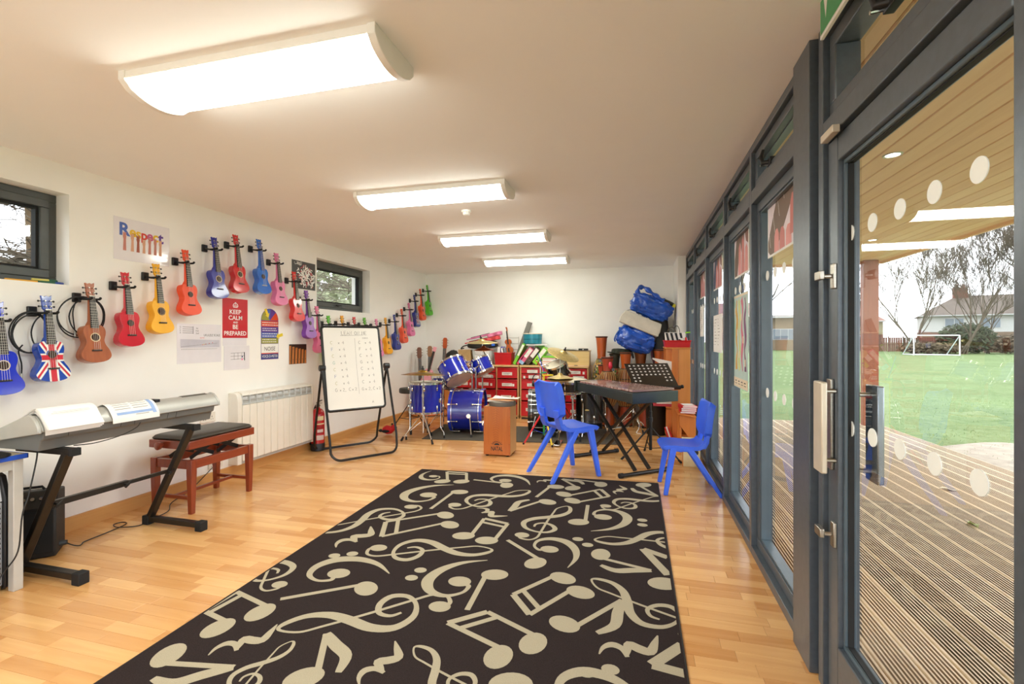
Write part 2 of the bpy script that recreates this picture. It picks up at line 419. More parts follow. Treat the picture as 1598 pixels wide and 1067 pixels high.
part('second_pane', MB().box(GX - .012, GX - .004, -.47, .83, .21, 1.95), GLASS, dr)
vent_handle(dr, 1.57)
yy = 1.919
while yy > 1.14:
    for z in (1.692, 1.002):
        part('manifestation_dot', MB().cyl((GX - .0145, yy, z), (GX - .0122, yy, z), .0295, n=24), DOT, dr)
    yy -= .1625
CREAM = mat('cream_steel_plate', '#d8cdb9', .35, metal=.3, var=.03)
part('pull_handle', MB().box(.630, .650, 1.885, 1.965, .842, 1.166), CREAM, dr, .005)
part('handle_plate', MB().box(.683, .695, 1.955, 1.995, .842, 1.172), STEEL, dr, .003)
part('pull_bracket', MB().cyl((.65, 1.94, 1.13), (.694, 1.94, 1.13), .008, n=10), STEEL, dr); part('pull_bracket', MB().cyl((.65, 1.94, .88), (.694, 1.94, .88), .008, n=10), STEEL, dr)
EXH = mat('grey_blue_steel', '#8d98a3', .25, metal=.8)
part('exterior_handle', MB().box(.800, .822, 1.885, 1.975, .815, 1.155), EXH, dr, .004)
for z in (1.12, .85): part('exterior_bracket', MB().cyl((.765, 1.94, z), (.80, 1.94, z), .008, n=10), STEEL, dr)
for z in (1.545, .612):
    b_ = part('bolt_lock', MB().box(.683, .695, 1.93, 1.96, z - .045, z + .045), STEEL, dr, .003)
    part('turn_knob', MB().cyl((.683, 1.945, z), (.655, 1.945, z), .008, n=10).box(.640, .656, 1.93, 1.985, z - .012, z + .02), STEEL, b_, .003)
part('restrictor', MB().box(.655, .68, 1.86, 1.97, 2.035, 2.062), CREAM, dr, .003)
# exit sign on the frame above the door
ex = thing('exit_sign', 'green and white exit sign fixed high above the glass door', 'sign', (.632, 1.78, 2.47), -90)
GREEN = mat('green_sign_plastic', '#2f9a5c', .3)
part('panel', MB().box(-.105, .105, -.006, .006, -.10, .03), WHITE, ex, .002)
part('green_face', MB().rect(-.099, .099, -.088, .03, -.0066), GREEN, ex)
part('arrow', MB().poly([(-.07, .03), (-.03, .03), (-.05, -.055)], -.0072), WHITE, ex)
part('bracket', MB().box(-.03, .03, -.003, .003, .028, .032).box(-.01, .01, -.003, .046, .01, .02), WHITE, ex)

# ------------------------------------------------------------------ ceiling lights
TUBE = emis('lit_diffuser', '#fafdf1', LAMP_STRENGTH)
HOUS = mat('white_lamp_housing', '#f3f1ec', .4, var=.01)
for i, yc in enumerate((1.72, 3.5, 5.17, 6.78, .02)):
    lb = ['nearest to the camera in the row of four', 'second of the four from the camera', 'third of the four from the camera', 'farthest, close to the far wall', 'behind the camera'][i]
    t = thing('ceiling_light', 'lit white linear ceiling light, ' + lb, 'light', (-1.575, yc, HZ), 0, 'linear ceiling lights')
    prof = [(-.15, 0), (-.15, -.028), (-.125, -.06), (.125, -.06), (.15, -.028), (.15, 0)]
    part('housing', MB().prism([(-.152, 0), (-.152, -.034), (.152, -.034), (.152, 0)], -.615, .615, 'x'), HOUS, t, .003)
    dp = [(-.146, -.034)] + [(-.146 + .292 * k / 12, -.034 - .058 * math.sin(PI * (k / 12)) ** .6) for k in range(1, 12)] + [(.146, -.034)]
    part('diffuser', MB().prism(dp, -.60, .60, 'x'), TUBE, t)
    for sx in (-1, 1):
        ep = [(-.158, 0), (-.158, -.04)] + [(-.158 + .316 * k / 10, -.04 - .062 * math.sin(PI * k / 10) ** .6) for k in range(1, 10)] + [(.158, -.04), (.158, 0)]
        part('end_cap', MB().prism(ep, min(sx * .60, sx * .635), max(sx * .60, sx * .635), 'x'), HOUS, t, .003)
sd = thing('smoke_detector', 'small white round detector on the ceiling just beyond the second light', 'detector', (-1.52, 4.10, HZ))
part('base', MB().lathe([(.045, 0), (.045, -.012), (.04, -.018)], 20), HOUS, sd)
part('sensor', MB().lathe([(.034, -.018), (.03, -.04), (.02, -.046)], 20), HOUS, sd)
# ------------------------------------------------------------------ ukuleles on their wall hangers
halfw = [(0, .032), (.02, .05), (.07, .063), (.16, .0695), (.26, .067), (.36, .059), (.44, .0565), (.54, .064), (.65, .081), (.76, .092), (.86, .090), (.94, .070), (.985, .036), (1, 0)]
UT, UL = -.2, .262
_r = spline([(wv, UT - t * UL) for t, wv in halfw], 3)
OUTL = [(p.x, p.y) for p in _r] + [(-p.x, p.y) for p in _r[-2::-1]]          # from the neck down the right side, up the left
FRET = mat('dark_fretboard', '#2a221d', .4, var=.2)
NICKEL = mat('fret_nickel', '#c9c3b4', .3, metal=.9)
PEGB = mat('black_tuner', '#141414', .35)
STRG = mat('white_nylon_string', '#d9d6d0', .4)
HOLE = mat('sound_hole_shade', '#3a2416', .8)
BRASSY = mat('cream_rosette', '#d8c59a', .5)
def ukulele(y, ztop, label, body, board=None, bridge=FRET, fret=FRET, flag=False, rosette=None, sgroup='ukuleles hanging on the left wall', lean=0, loz=0):
    board = board or body
    t = thing('ukulele', label, 'ukulele', (LX + .014, y, ztop - .1), 0, sgroup, rot=(-8, lean, 90))
    back = [(a * .985, b) for a, b in OUTL]
    part('body', MB().prism(back, -.014, -.074, 'y'), body, t, .004)
    sb = part('soundboard', MB().prism(OUTL, -.074, -.0785, 'y'), board, t, .0015)
    hz = UT - UL * .33
    part('sound_hole', MB().disc(0, hz, .0245, y=-.0790, n=22), HOLE, t)
    rg = MB()
    for a in range(24):
        a0, a1 = 2 * PI * a / 24, 2 * PI * (a + 1) / 24
        rg.poly([(r * math.cos(q), hz + r * math.sin(q)) for r, q in ((.0255, a0), (.0315, a0), (.0315, a1), (.0255, a1))], -.0789)
    part('rosette', rg, rosette or board, t)
    part('bridge', MB().box(-.031, .031, -.0865, -.0785, UT - UL * .70, UT - UL * .66).box(-.026, .026, -.09, -.0865, UT - UL * .685, UT - UL * .675), bridge, t, .0015)
    part('neck', MB().loft([[(-.017, -.066, .0), (.017, -.066, .0), (.017, -.083, .0), (-.017, -.083, .0)], [(-.0235, -.05, -.17), (.0235, -.05, -.17), (.0235, -.08, -.17), (-.0235, -.08, -.17)],
                            [(-.026, -.02, -.205), (.026, -.02, -.205), (.026, -.078, -.205), (-.026, -.078, -.205)]]), body, t, .004)
    part('fretboard', MB().loft([[(-.0175, -.083, .0), (.0175, -.083, .0), (.0175, -.0885, .0), (-.0175, -.0885, .0)], [(-.025, -.079, UT - .022), (.025, -.079, UT - .022), (.025, -.087, UT - .022), (-.025, -.087, UT - .022)]]), fret, t)
    fr = MB()
    for k in range(1, 13):
        z = -.40 * (1 - 2 ** (-k / 12)) * 1.1; q = .0175 + .0075 * (-z / .222)
        fr.box(-q, q, -.0895 + .001 * (-z / .2), -.0868, z - .0008, z + .0008)
    fr.box(-.018, .018, -.0915, -.083, -.001, .004)
    part('fret', fr, NICKEL, t)
    hs = [(-.018, 0), (-.025, .012), (-.0255, .07), (-.029, .095), (-.012, .089), (0, .096), (.012, .089), (.029, .1), (.0255, .07), (.025, .012), (.018, 0)]
    part('headstock', MB().prism(hs, -.064, -.078, 'y'), body, t, .002)
    for sx in (-1, 1):
        for z in (.025, .06):
            g = MB().cyl((sx * .014, -.078, z), (sx * .014, -.086, z), .004, n=8); g.box(sx * .014 - .003, sx * .014 + .003, -.092, -.086, z - .003, z + .003)
            pg = part('tuning_peg', g, NICKEL, t)
            part('button', MB().cyl((sx * .024, -.070, z), (sx * .036, -.070, z), .003, n=6).ball((sx * .041, -.070, z), (.006, .005, .007), 8, 5), PEGB, pg)
    st = MB()
    for k in range(4):
        x0 = -.0125 + .00833 * k; x1 = -.018 + .012 * k
        st.tube([(x0, -.0925, .0), (x1, -.0895, UT - UL * .68)], .0007, 4)
        st.tube([(x0, -.0925, .0), (math.copysign(.014, x0), -.085, .025 if abs(x0) > .008 else .06)], .0007, 4)
    part('strings', st, STRG, t)
    if flag:
        R_, W_ = mat('flag_red_paint', '#cf2e3c', .2), mat('flag_white_paint', '#f2f0ea', .2); c0 = (0, hz - .02)
        def stripe(mbx, ang, wid, off=0, yy=-.0787, a=0, b_=.4):
            c, q = math.cos(math.radians(ang)), math.sin(math.radians(ang))
            pl = clip(OUTL[::-1], [(c0[0] + c * u - q * v, c0[1] + q * u + c * v) for u, v in ((a, off - wid / 2), (b_, off - wid / 2), (b_, off + wid / 2), (a, off + wid / 2))])
            if len(pl) > 2: mbx.poly(pl, yy)
        for nm, m_, wd, yy, lst in (('white_stripe', W_, .034, -.07865, (62, 118, 236, 304)), ('red_stripe', R_, .012, -.07875, (62, 118, 236, 304)), ('white_cross', W_, .052, -.07885, (0, 90)), ('red_cross', R_, .032, -.07895, (0, 90))):
            mm = MB()
            for a in lst: stripe(mm, a, wd, 0, yy, -.4 if wd > .03 and a in (0, 90) else 0)
            part(nm, mm, m_, sb)
    return t
def hanger(y, z, label):
    t = thing('ukulele_hanger', label, 'wall hanger', (LX, y, z), 90, 'black wall hangers for the ukuleles')
    part('wall_plate', MB().box(-.062, -.012, -.02, 0, -.03, .035), BLACK, t, .005)
    part('arm', MB().tube([(-.037, -.02, -.004), (-.037, -.045, -.006), (-.03, -.058, -.008), (.028, -.058, -.008)], .0075, 8), BLACK, t)
    for sx in (-.027, .027):
        part('prong', MB().tube([(sx, -.056, -.008), (sx, -.13, -.008), (sx, -.137, -.003)], .0078, 8).ball((sx, -.138, -.001), .0088, 8, 6), RUBBER, t)
def gloss(n, c, r=.16): return mat('lacquer_' + n, c, r, var=.03, scale=8, coat=.6)
def satin(n, c): return mat('satin_' + n, c, .42, var=.03, scale=8)
BURST = mat('lacquer_sky_blue', '#1257c4', .12, coat=.8, tint='#2f7fe0', scale=5)
MAHO = woodmat('mahogany', '#82371a', '#bd6a36', .3, 'z', 3, coat=.3)
PINKR = gloss('rose_red', '#cd2436')
UK = [  # y, top z, colour word, materials, extra
 (1.93, 1.533, 'glossy cobalt blue ukulele half cut by the left edge of the photo', gloss('cobalt', '#1c33c4'), {'rosette': BRASSY}),
 (2.17, 1.591, 'ukulele painted with a red white and blue union flag, cable behind it', gloss('flag_blue', '#1645ab'), {'flag': True}),
 (2.42, 1.701, 'natural brown mahogany ukulele with striped grain, cable behind it', MAHO, {'rosette': BRASSY}),
 (2.655, 1.808, 'glossy rose red ukulele between the natural brown and the yellow ukuleles', PINKR, {}),
 (2.89, 1.907, 'matt yellow ukulele hanging just below the corner of the Respect poster', satin('yellow', '#f7b416'), {'rosette': FRET}),
 (3.14, 2.064, 'matt orange ukulele between the yellow and the navy blue ukuleles', satin('orange', '#f0522a'), {}),
 (3.42, 2.227, 'navy blue ukulele hanging up left of the red poster', gloss('navy', '#15229c', .3), {'rosette': BRASSY}),
 (3.655, 2.30, 'glossy red ukulele, highest of the row, above the red poster', gloss('red', '#cf1f25'), {'rosette': BRASSY}),
 (3.94, 2.315, 'bright sky blue ukulele with blue fretboard and pale bridge', BURST, {'fret': mat('blue_fretboard', '#1b53b0', .3), 'bridge': mat('silver_bridge', '#b7bcc0', .35)}),
 (4.18, 2.218, 'matt pink ukulele above the noise chart', satin('pink', '#e67fae'), {}),
 (4.445, 2.058, 'red ukulele overlapping the black graffiti poster', gloss('bright_red', '#dc2724', .25), {}),
 (4.645, 1.869, 'purple ukulele with lilac front beside the whiteboard', satin('purple', '#7a3da8'), {'board': satin('lilac', '#a877c9')}),
 (4.83, 1.70, 'pink ukulele partly hidden behind the left edge of the whiteboard', satin('pink2', '#e8769f'), {}),
 (5.05, 1.597, 'lime green ukulele showing its head above the left end of the whiteboard', satin('lime', '#5fbb2c'), {}),
 (5.327, 1.61, 'yellow ukulele showing only its head above the whiteboard', satin('amber', '#efa516'), {}),
 (5.60, 1.605, 'red and white headed ukulele showing above the middle of the whiteboard', gloss('crimson', '#cf3038'), {}),
 (5.85, 1.607, 'green ukulele showing its head above the right part of the whiteboard', satin('lime2', '#5cb030'), {}),
 (6.16, 1.601, 'pale pink ukulele peeping out behind the right edge of the whiteboard', satin('pink3', '#ea8db5'), {}),
 (6.42, 1.63, 'yellow ukulele just right of the whiteboard', satin('yellow2', '#f2a911'), {}),
 (6.69, 1.69, 'dark blue ukulele between the yellow and the orange ones right of the whiteboard', satin('navy2', '#27388f'), {'rosette': BRASSY}),
 (6.93, 1.795, 'coral orange ukulele between a dark blue and a pink one, over the cymbals', satin('coral', '#ee5a38'), {}),
 (7.18, 1.908, 'pink ukulele, fourth from the far end of the row', satin('pink4', '#e274a6'), {}),
 (7.385, 2.063, 'dark blue ukulele with a white patterned front, third from the far end', gloss('blue3', '#1d2f86'), {'rosette': BRASSY, 'deco': True}),
 (7.61, 2.187, 'orange ukulele, last but one at the far end of the row', satin('orange3', '#ee5426'), {}),
 (7.895, 2.286, 'bright green ukulele at the far end of the row by the corner', satin('green3', '#58bd22'), {}),
]
SHORT = ['glossy cobalt ukulele at the left edge of the photo', 'union flag ukulele', 'natural brown mahogany ukulele', 'rose red ukulele beside the brown one', 'yellow ukulele below the Respect poster',
 'orange ukulele between yellow and navy ones', 'navy ukulele left above the red poster', 'topmost red ukulele above the red poster', 'sky blue ukulele', 'pink ukulele above the noise chart', 'red ukulele over the graffiti poster',
 'purple and lilac ukulele', 'pink ukulele left of the whiteboard edge', 'green ukulele head above the left of the whiteboard', 'yellow ukulele head above the whiteboard', 'red ukulele head above the middle of the whiteboard',
 'green ukulele head above the right of the whiteboard', 'pale pink ukulele behind the right edge of the whiteboard', 'yellow ukulele right of the whiteboard', 'dark blue ukulele next to that yellow one, over the drums',
 'coral orange ukulele over the cymbals', 'pink ukulele fourth from the far end', 'white patterned dark blue ukulele', 'orange ukulele last but one', 'bright green ukulele by the corner']
for y, z, lb, m_, ex_ in UK:
    deco = ex_.pop('deco', False)
    u = ukulele(y, z, lb, m_, **ex_)
    if deco:
        mm = MB()
        for k in range(7): mm.rib([(-.06 + .02 * k, -.33), (-.03 + .015 * k, -.36), (-.05 + .02 * k, -.42)], .006, -.0788)
        mm.mi = 1
        for k in range(4): mm.rib([(-.05 + .03 * k, -.34), (-.04 + .025 * k, -.40)], .007, -.0789)
        part('printed_pattern', mm, [mat('flag_white_paint', '#f2f0ea', .2), mat('flag_red_paint', '#cf2e3c', .2)], u)
    short = lb.split(',')[0]
    for wd in (' hanging', ' showing', ' peeping', ' partly', ' half', ' overlapping', ' just'): short = short.split(wd)[0]
    hanger(y, z - .1, 'black wall hanger gripping the ' + SHORT[UK.index((y, z, lb, m_, ex_))])
# coiled instrument cables hung behind two ukuleles
CABLE = mat('black_cable_rubber', '#141416', .45)
def coil(y, z, label, loops, tail):
    mb = MB()
    for k, (rx, rz, ox, oz) in enumerate(loops):
        mb.tube([(ox + rx * math.sin(a), -.028 - .006 * k - .018 * max(0, math.cos(a)), oz + rz * math.cos(a)) for a in [2 * PI * i / 40 for i in range(40)]], .0042, 6, closed=True)
    mb.tube(spline([(p[0], p[1], p[2]) for p in tail], 6), .0042, 6)
    t = thing('instrument_cable', label, 'cable', (LX, y, z), 90)
    part('coil', mb, CABLE, t)
    e = tail[-1]
    part('jack_plug', MB().cyl(e, (e[0], e[1], e[2] - .05), .006, n=8), STEEL, t)
coil(2.17, 1.36, 'black cable coiled behind the union flag ukulele', [(.10, .13, -.06, 0), (.095, .122, -.052, -.01), (.09, .128, -.066, -.004), (.06, .11, .0, .0)], [(-.10, -.04, -.08), (-.12, -.04, -.12), (-.10, -.03, -.2), (-.1, -.03, -.26)])
coil(2.42, 1.475, 'black cable coiled in wide loops behind the natural brown ukulele', [(.14, .135, -.02, 0), (.12, .14, -.045, -.008), (.11, .13, .01, -.004)], [(-.06, -.04, .10), (-.075, -.035, .02), (-.06, -.03, -.1)])

# ------------------------------------------------------------------ posters on the left wall
def card(name, label, cat, y, z, wdt, hgt, m_=PAPER, group=None, rz=90, x=None, tilt=0):
    t = thing(name, label, cat, (LX if x is None else x, y, z), 0, group, rot=(0, tilt, rz))
    part('sheet', MB().box(-wdt / 2, wdt / 2, -.0022, -.0004, -hgt / 2, hgt / 2), m_, t)
    return t
LAM = mat('laminated_card', '#ece9ee', .12, var=.01, coat=.6, bump=.12, bscale=9)
def hexm(n, c, r=.5): return mat('print_' + n, c, r, var=.03)
B_, Y_, R_, P_, O_, V_, W_, K_ = [hexm(a, b) for a, b in (('blue', '#4a67b8'), ('yellow', '#e9bd1e'), ('red', '#d9432c'), ('magenta', '#c55a8c'), ('olive', '#9a9a38'), ('violet', '#5a3494'), ('white', '#f5f4f0'), ('black', '#1e1d20'))]
SK1, SK2, SK3 = hexm('skin_light', '#d9a384'), hexm('skin_brown', '#a4553c'), hexm('skin_rose', '#c98273')
t = card('poster', 'glossy white poster of raised hands holding up coloured letters spelling Respect', 'poster', 2.844, 2.075, .432, .32, LAM)
mm = MB(); xs = [-.135, -.078, -.035, .01, .055, .10, .142]; hh = [.098, .056, .056, .076, .056, .056, .078]; cl = [0, 1, 1, 2, 3, 1, 4]; zz = [.075, .055, .05, .035, .05, .05, .055]
for ch, x, h_, c_, z_ in zip('Respect', xs, hh, cl, zz):
    mm.mi = c_; put_letters(mm, ch, x, z_, -.0026, h_, bold=.03)
    mm.mi = 5 + (c_ + int(x * 100)) % 3
    hx, ht = x - .004, z_ - h_ * .42
    mm.poly([(hx - .012, -.085), (hx + .012, -.085), (hx + .010, ht - .035), (hx + .013, ht - .01), (hx + .006, ht + .012), (hx - .006, ht + .014), (hx - .013, ht - .012), (hx - .008, ht - .035)], -.0031)
    for q in (-.008, 0, .008): mm.rib([(hx + q, ht - .005), (hx + q * 1.2, ht + .02)], .006, -.0033)
part('printed_hands', mm, [B_, Y_, R_, P_, V_, SK1, SK2, SK3], t)
t = card('handwritten_sheet', 'white sheet with a hand-drawn note chart, left of the red poster', 'sheet', 3.347, 1.275, .44, .345, LAM)
mm = MB()
for k in range(4): mm.rib([(-.17, .145 - .017 * k), (-.07, .143 - .017 * k)], .003, -.0026)
for k in range(4): put_letters(mm, 'GCEA'[k], -.19, .145 - .017 * k, -.0026, .012)
mm.rib([(-.07, .15), (-.07, .085)], .004, -.0026)
for k, s_ in enumerate(('Ist', 'fret', '2nd')): put_letters(mm, s_, -.03, .135 - .022 * k, -.0026, .014)
put_letters(mm, 'UKULELE SCALE', .12, .075, -.0026, .02, .17)
for k in range(24):
    mm.rib([(-.18 + .015 * k, -.03 + .0012 * k), (-.173 + .015 * k, -.022 + .0012 * k)], .0025, -.0028)
    mm.rib([(-.18 + .015 * k, -.052), (-.174 + .015 * k, -.045)], .003, -.0028)
mm.mi = 1; mm.poly([(-.19, -.035), (.2, -.035), (.2, .03), (-.19, .04)], -.0025)
mm.mi = 2; put_letters(mm, 'NOTES', .02, .05, -.0026, .01)
for k in range(4): mm.disc(.02 + .035 * k, -.012 + .006 * k, .004, y=-.0030, n=8)
mm.mi = 3; mm.disc(.035, -.008, .005, y=-.0031, n=8)
part('handwriting', mm, [INK, hexm('pale_grey', '#c9c7d2'), R_, Y_], t)
PRED = mat('print_poster_red', '#cb2027', .3, var=.03, coat=.3, bump=.1, bscale=12)
t = card('poster', 'red poster with a white crown reading KEEP CALM AND BE PREPARED', 'poster', 3.728, 1.515, .295, .38, PRED)
mm = MB()
for s_, z_, h_, w_ in (('KEEP', .062, .042, .135), ('CALM', .005, .042, .16), ('AND', -.04, .018, .055), ('BE', -.083, .042, .062), ('PREPARED', -.145, .042, .26)):
    put_letters(mm, s_, 0, z_, -.0028, h_, w_, bold=.018)
cz = .125
mm.rect(-.026, .026, cz - .022, cz - .016, -.0028)
for a0, a1 in ((180, 95), (0, 85)):
    mm.rib([(p[0] * 1.0, p[1]) for p in arcpts((0, cz - .012), .03, a0, a1, 8, .034)], .005, -.0028)
mm.rib([(0, cz - .012), (0, cz + .03)], .005, -.0028); mm.rib([(-.008, cz + .027), (.008, cz + .027)], .005, -.0028)
for sx in (-1, 1): mm.rib([(sx * .018, cz - .014), (sx * .014, cz + .004), (sx * .02, cz + .012)], .004, -.0028)
for k in (-2, -1, 0, 1, 2): mm.disc(.011 * k, cz - .008, .004, y=-.0029, n=8)
part('printed_words', mm, W_, t)
card('paper_sheet', 'blank white sheet showing below the red poster', 'sheet', 3.722, 1.315, .28, .13, LAM, x=LX - .0003)
t = card('handwritten_sheet', 'small white sheet with a fretboard grid and two dots, below the red poster', 'sheet', 3.745, 1.133, .30, .23, LAM, x=LX + .002)
mm = MB()
for k in range(3): mm.rib([(-.075, .045 - .03 * k), (.085, .048 - .03 * k)], .0025, -.0026)
for k in range(3): mm.rib([(-.035 + .045 * k, .048), (-.035 + .045 * k, -.018)], .0025, -.0026)
mm.rib([(.087, .052), (.09, -.03)], .010, -.0027)
mm.mi = 1; mm.disc(.06, -.018, .009, y=-.0028, n=10)
mm.mi = 2; mm.disc(.062, .008, .008, y=-.0028, n=10)
part('drawn_grid', mm, [INK, hexm('hot_pink', '#f05a9a'), hexm('navy', '#24386e')], t)
t = thing('noise_chart', 'tall arched noise level chart with coloured bands and two yellow arrows', 'chart', (LX, 4.172, 1.37), 90)
arch = [(-.122, -.27), (.122, -.27), (.122, .14)] + [(.122 * math.cos(a), .14 + .125 * math.sin(a)) for a in [PI * k / 16 for k in range(1, 16)]] + [(-.122, .14)]
part('sheet', MB().prism(arch, -.0004, -.002, 'y'), hexm('violet2', '#5a3a8c', .3), t)
mm = MB(); OG = hexm('orange_red', '#d8502a', .35)
for mi, a0, a1 in ((0, 180, 130), (1, 130, 85), (2, 85, 45), (3, 45, 0)):
    mm.mi = mi; mm.poly([(0, .14)] + [(.118 * math.cos(math.radians(a0 + (a1 - a0) * k / 6)), .142 + .12 * math.sin(math.radians(a0 + (a1 - a0) * k / 6))) for k in range(7)], -.0024)
for mi, z0, z1 in ((3, .075, .135), (2, .018, .070), (1, -.042, .014), (0, -.102, -.046), (4, -.21, -.106), (5, -.262, -.212)):
    mm.mi = mi; mm.rect(-.119, .119, z0, z1, -.0024)
mm.mi = 4
for z_ in (.117, .092, .055, .034, 0, -.025, -.062, -.085):
    x_ = -.105
    while x_ < .09:
        l_ = random.uniform(.012, .035); mm.rib([(x_, z_), (x_ + l_, z_)], .007, -.0027); x_ += l_ + .006
mm.mi = 6; put_letters(mm, 'NOISE', 0, -.158, -.0028, .042, .15)
mm.mi = 3; mm.rect(-.119, .119, -.2115, -.202, -.0026)
mm.mi = 4; put_letters(mm, 'VOICE-O-METER', 0, -.237, -.0028, .028, .222)
part('printed_bands', mm, [O_, B_, V_, OG, W_, hexm('deep_blue', '#2b3d80'), K_], t)
for nm, (px, pz, rt) in enumerate(((-.045, .215, -65), (.135, -.02, 195))):
    c, q = math.cos(math.radians(rt)), math.sin(math.radians(rt))
    part('pointer_arrow', MB().prism([(px + c * u - q * v, pz + q * u + c * v) for u, v in ((-.05, -.016), (.012, -.016), (.012, -.034), (.05, 0), (.012, .034), (.012, .016), (-.05, .016))], -.0035, -.0055, 'y'), hexm('arrow_yellow', '#f0d733'), t)
t = card('poster', 'black poster covered in white and red scribbled graffiti beside the far high window', 'poster', 4.70, 2.055, .40, .32, hexm('charcoal', '#2f2a25', .4))
mm = MB(); rg = random.Random(3)
for k in range(95):
    mm.mi = 0 if k % 4 else 1
    a = rg.uniform(0, 2 * PI); r = rg.random() ** .6; x_, z_ = .035 + .16 * r * math.cos(a), -.005 + .115 * r * math.sin(a) - .15 * (.14 * r * math.cos(a))
    d = rg.uniform(0, PI); l_ = rg.uniform(.012, .04)
    pts = [(x_ - l_ * math.cos(d), z_ - l_ * math.sin(d)), (x_, z_ + .006), (x_ + l_ * math.cos(d + .6), z_ + l_ * math.sin(d + .6))]
    pts = [(max(-.19, min(.19, p[0])), max(-.15, min(.15, p[1]))) for p in pts]
    mm.rib(pts, rg.uniform(.007, .015), -.0026 - k * 1e-5)
for k in range(26):
    mm.mi = 0; x_ = -.13 + rg.uniform(-.04, .09); z_ = .135 + rg.uniform(-.025, .012); mm.rib([(x_, z_), (x_ + rg.uniform(.005, .02), z_ + .008)], .005, -.0027)
mm.mi = 2
for k in range(9): mm.rib([(-.19 + .042 * k, -.155), (-.19 + .042 * k + .01, -.02 - .01 * (k % 3))], .008, -.00245)
part('graffiti', mm, [W_, hexm('scribble_red', '#b83a44'), hexm('dark_brown', '#45372c')], t)
t = card('photo_print', 'photo print of slanting wooden xylophone bars, left of the whiteboard', 'photo', 4.60, 1.142, .285, .225, hexm('photo_dark', '#2c1c14', .3))
mm = MB(); bx = clip
for k in range(6):
    x_ = -.155 + .052 * k
    pl = clip([(x_, -.12), (x_ + .036, -.12), (x_ + .046, .12), (x_ + .012, .12)], [(-.14, -.11), (.14, -.11), (.14, .095 - .01 * k), (-.14, .095 - .012 * k)])
    if len(pl) > 2: mm.mi = 0; mm.poly(pl, -.0026)
    mm.mi = 1
    for z_ in (-.06, .06): 
        if abs(x_ + .02) < .135: mm.disc(x_ + .022, z_, .005, y=-.0028, n=8)
part('printed_bars', mm, [hexm('bar_orange', '#c9803f', .3), K_], t)

# ------------------------------------------------------------------ pens on the near window sill
PENW = mat('pen_white', '#e8e6e2', .4)
def pen(y0, y1, x, z, r, body, cap, label, dx=0, cat='pen', name='marker_pen', capl=.05):
    t = thing(name, label, cat, (LX - .05 + x, y0, 1.685 + z))
    d = Vector((dx, y1 - y0, 0)); n = d.normalized(); L_ = d.length
    m1 = MB(); m1.tube([n * 0, n * (L_ - capl)], [r * .8, r], 10)
    part('barrel', m1, body, t)
    part('cap', MB().tube([n * (L_ - capl), n * (L_ - .004), n * L_], [r * 1.12, r * 1.05, r * .7], 10), cap, t)
PG, PB2, PYL, PDK = mat('pen_green', '#12583c', .3), mat('pen_blue', '#1c3f9a', .3), mat('pen_yellow', '#e6a91e', .4), mat('pen_dark', '#2b2833', .35)
pen(2.02, 2.23, .02, .006, .006, PYL, PDK, 'long yellow pencil lying on the near window sill', 0, 'pencil', 'pencil', .02)
pen(2.0, 2.21, -.005, .006, .006, PDK, PENW, 'thin dark pen lying behind the yellow pencil on the window sill')
pen(2.16, 2.30, .012, .021, .0085, mat('pen_pale_yellow', '#d9d06a', .4), PG, 'pale yellow marker lying on top of the other pens on the sill')
pen(2.185, 2.325, .028, .008, .008, PG, PB2, 'green marker with a blue cap at the end of the window sill')
pen(2.19, 2.315, .008, .008, .008, PDK, PG, 'black marker with a green cap beside the blue capped one')

# ------------------------------------------------------------------ sockets and cable trunking low on the wall
SOCK = mat('white_socket_plastic', '#e9e4d8', .35, var=.01)
def plate(y, z, w_, h_, label, name='wall_socket', cat='socket', holes=True):
    t = thing(name, label, cat, (LX, y, z), 90)
    part('face_plate', MB().box(-w_ / 2, w_ / 2, -.012, 0, -h_ / 2, h_ / 2), SOCK, t, .003)
    if holes:
        for sx in ((-.25, .25) if w_ > .12 else (0,)):
            part('rocker_switch', MB().box(sx * w_ - .008, sx * w_ + .008, -.016, -.012, h_ * .2, h_ * .38), SOCK, t, .002)
            part('pin_hole', MB().rect(sx * w_ - .003, sx * w_ + .003, -.004, .012, -.0124).rect(sx * w_ - .013, sx * w_ - .006, -.022, -.016, -.0124).rect(sx * w_ + .006, sx * w_ + .013, -.022, -.016, -.0124), BLACK, t)
plate(3.42, .605, .15, .09, 'white double socket on the wall above the piano stool')
plate(3.545, .50, .09, .09, 'white single socket plate beside the radiator', 'fused_spur', 'socket', False)
plate(3.50, .17, .15, .09, 'white double socket low on the wall behind the piano stool')

# ------------------------------------------------------------------ radiator
RADW = mat('cream_white_radiator', '#ece8dd', .35, var=.01)
t = thing('radiator', 'cream white electric panel radiator with vented top on the left wall', 'radiator', (LX, 4.185, .115), 90)
N_ = 11; wR = 1.08; x0 = -wR / 2 + .055; pw = (wR - .075) / N_
part('case', MB().prism([(-.012, .0), (-.094, .0), (-.098, .62), (-.085, .655), (-.05, .67), (-.012, .67)], -wR / 2 + .05, wR / 2 - .01, 'x'), mat('radiator_inner', '#b9b9b4', .4), t)
ep = [(-.0, .0)] + [(-.11, 0), (-.115, .6)] + [(-.115 + .05 * (1 - math.cos(a)), .6 + .085 * math.sin(a)) for a in [PI / 2 * k / 6 for k in range(1, 7)]] + [(0, .685)]
part('end_panel', MB().prism(ep, -wR / 2, -wR / 2 + .052, 'x'), RADW, t, .006)
part('end_panel', MB().prism(ep, wR / 2 - .022, wR / 2, 'x'), RADW, t, .006)
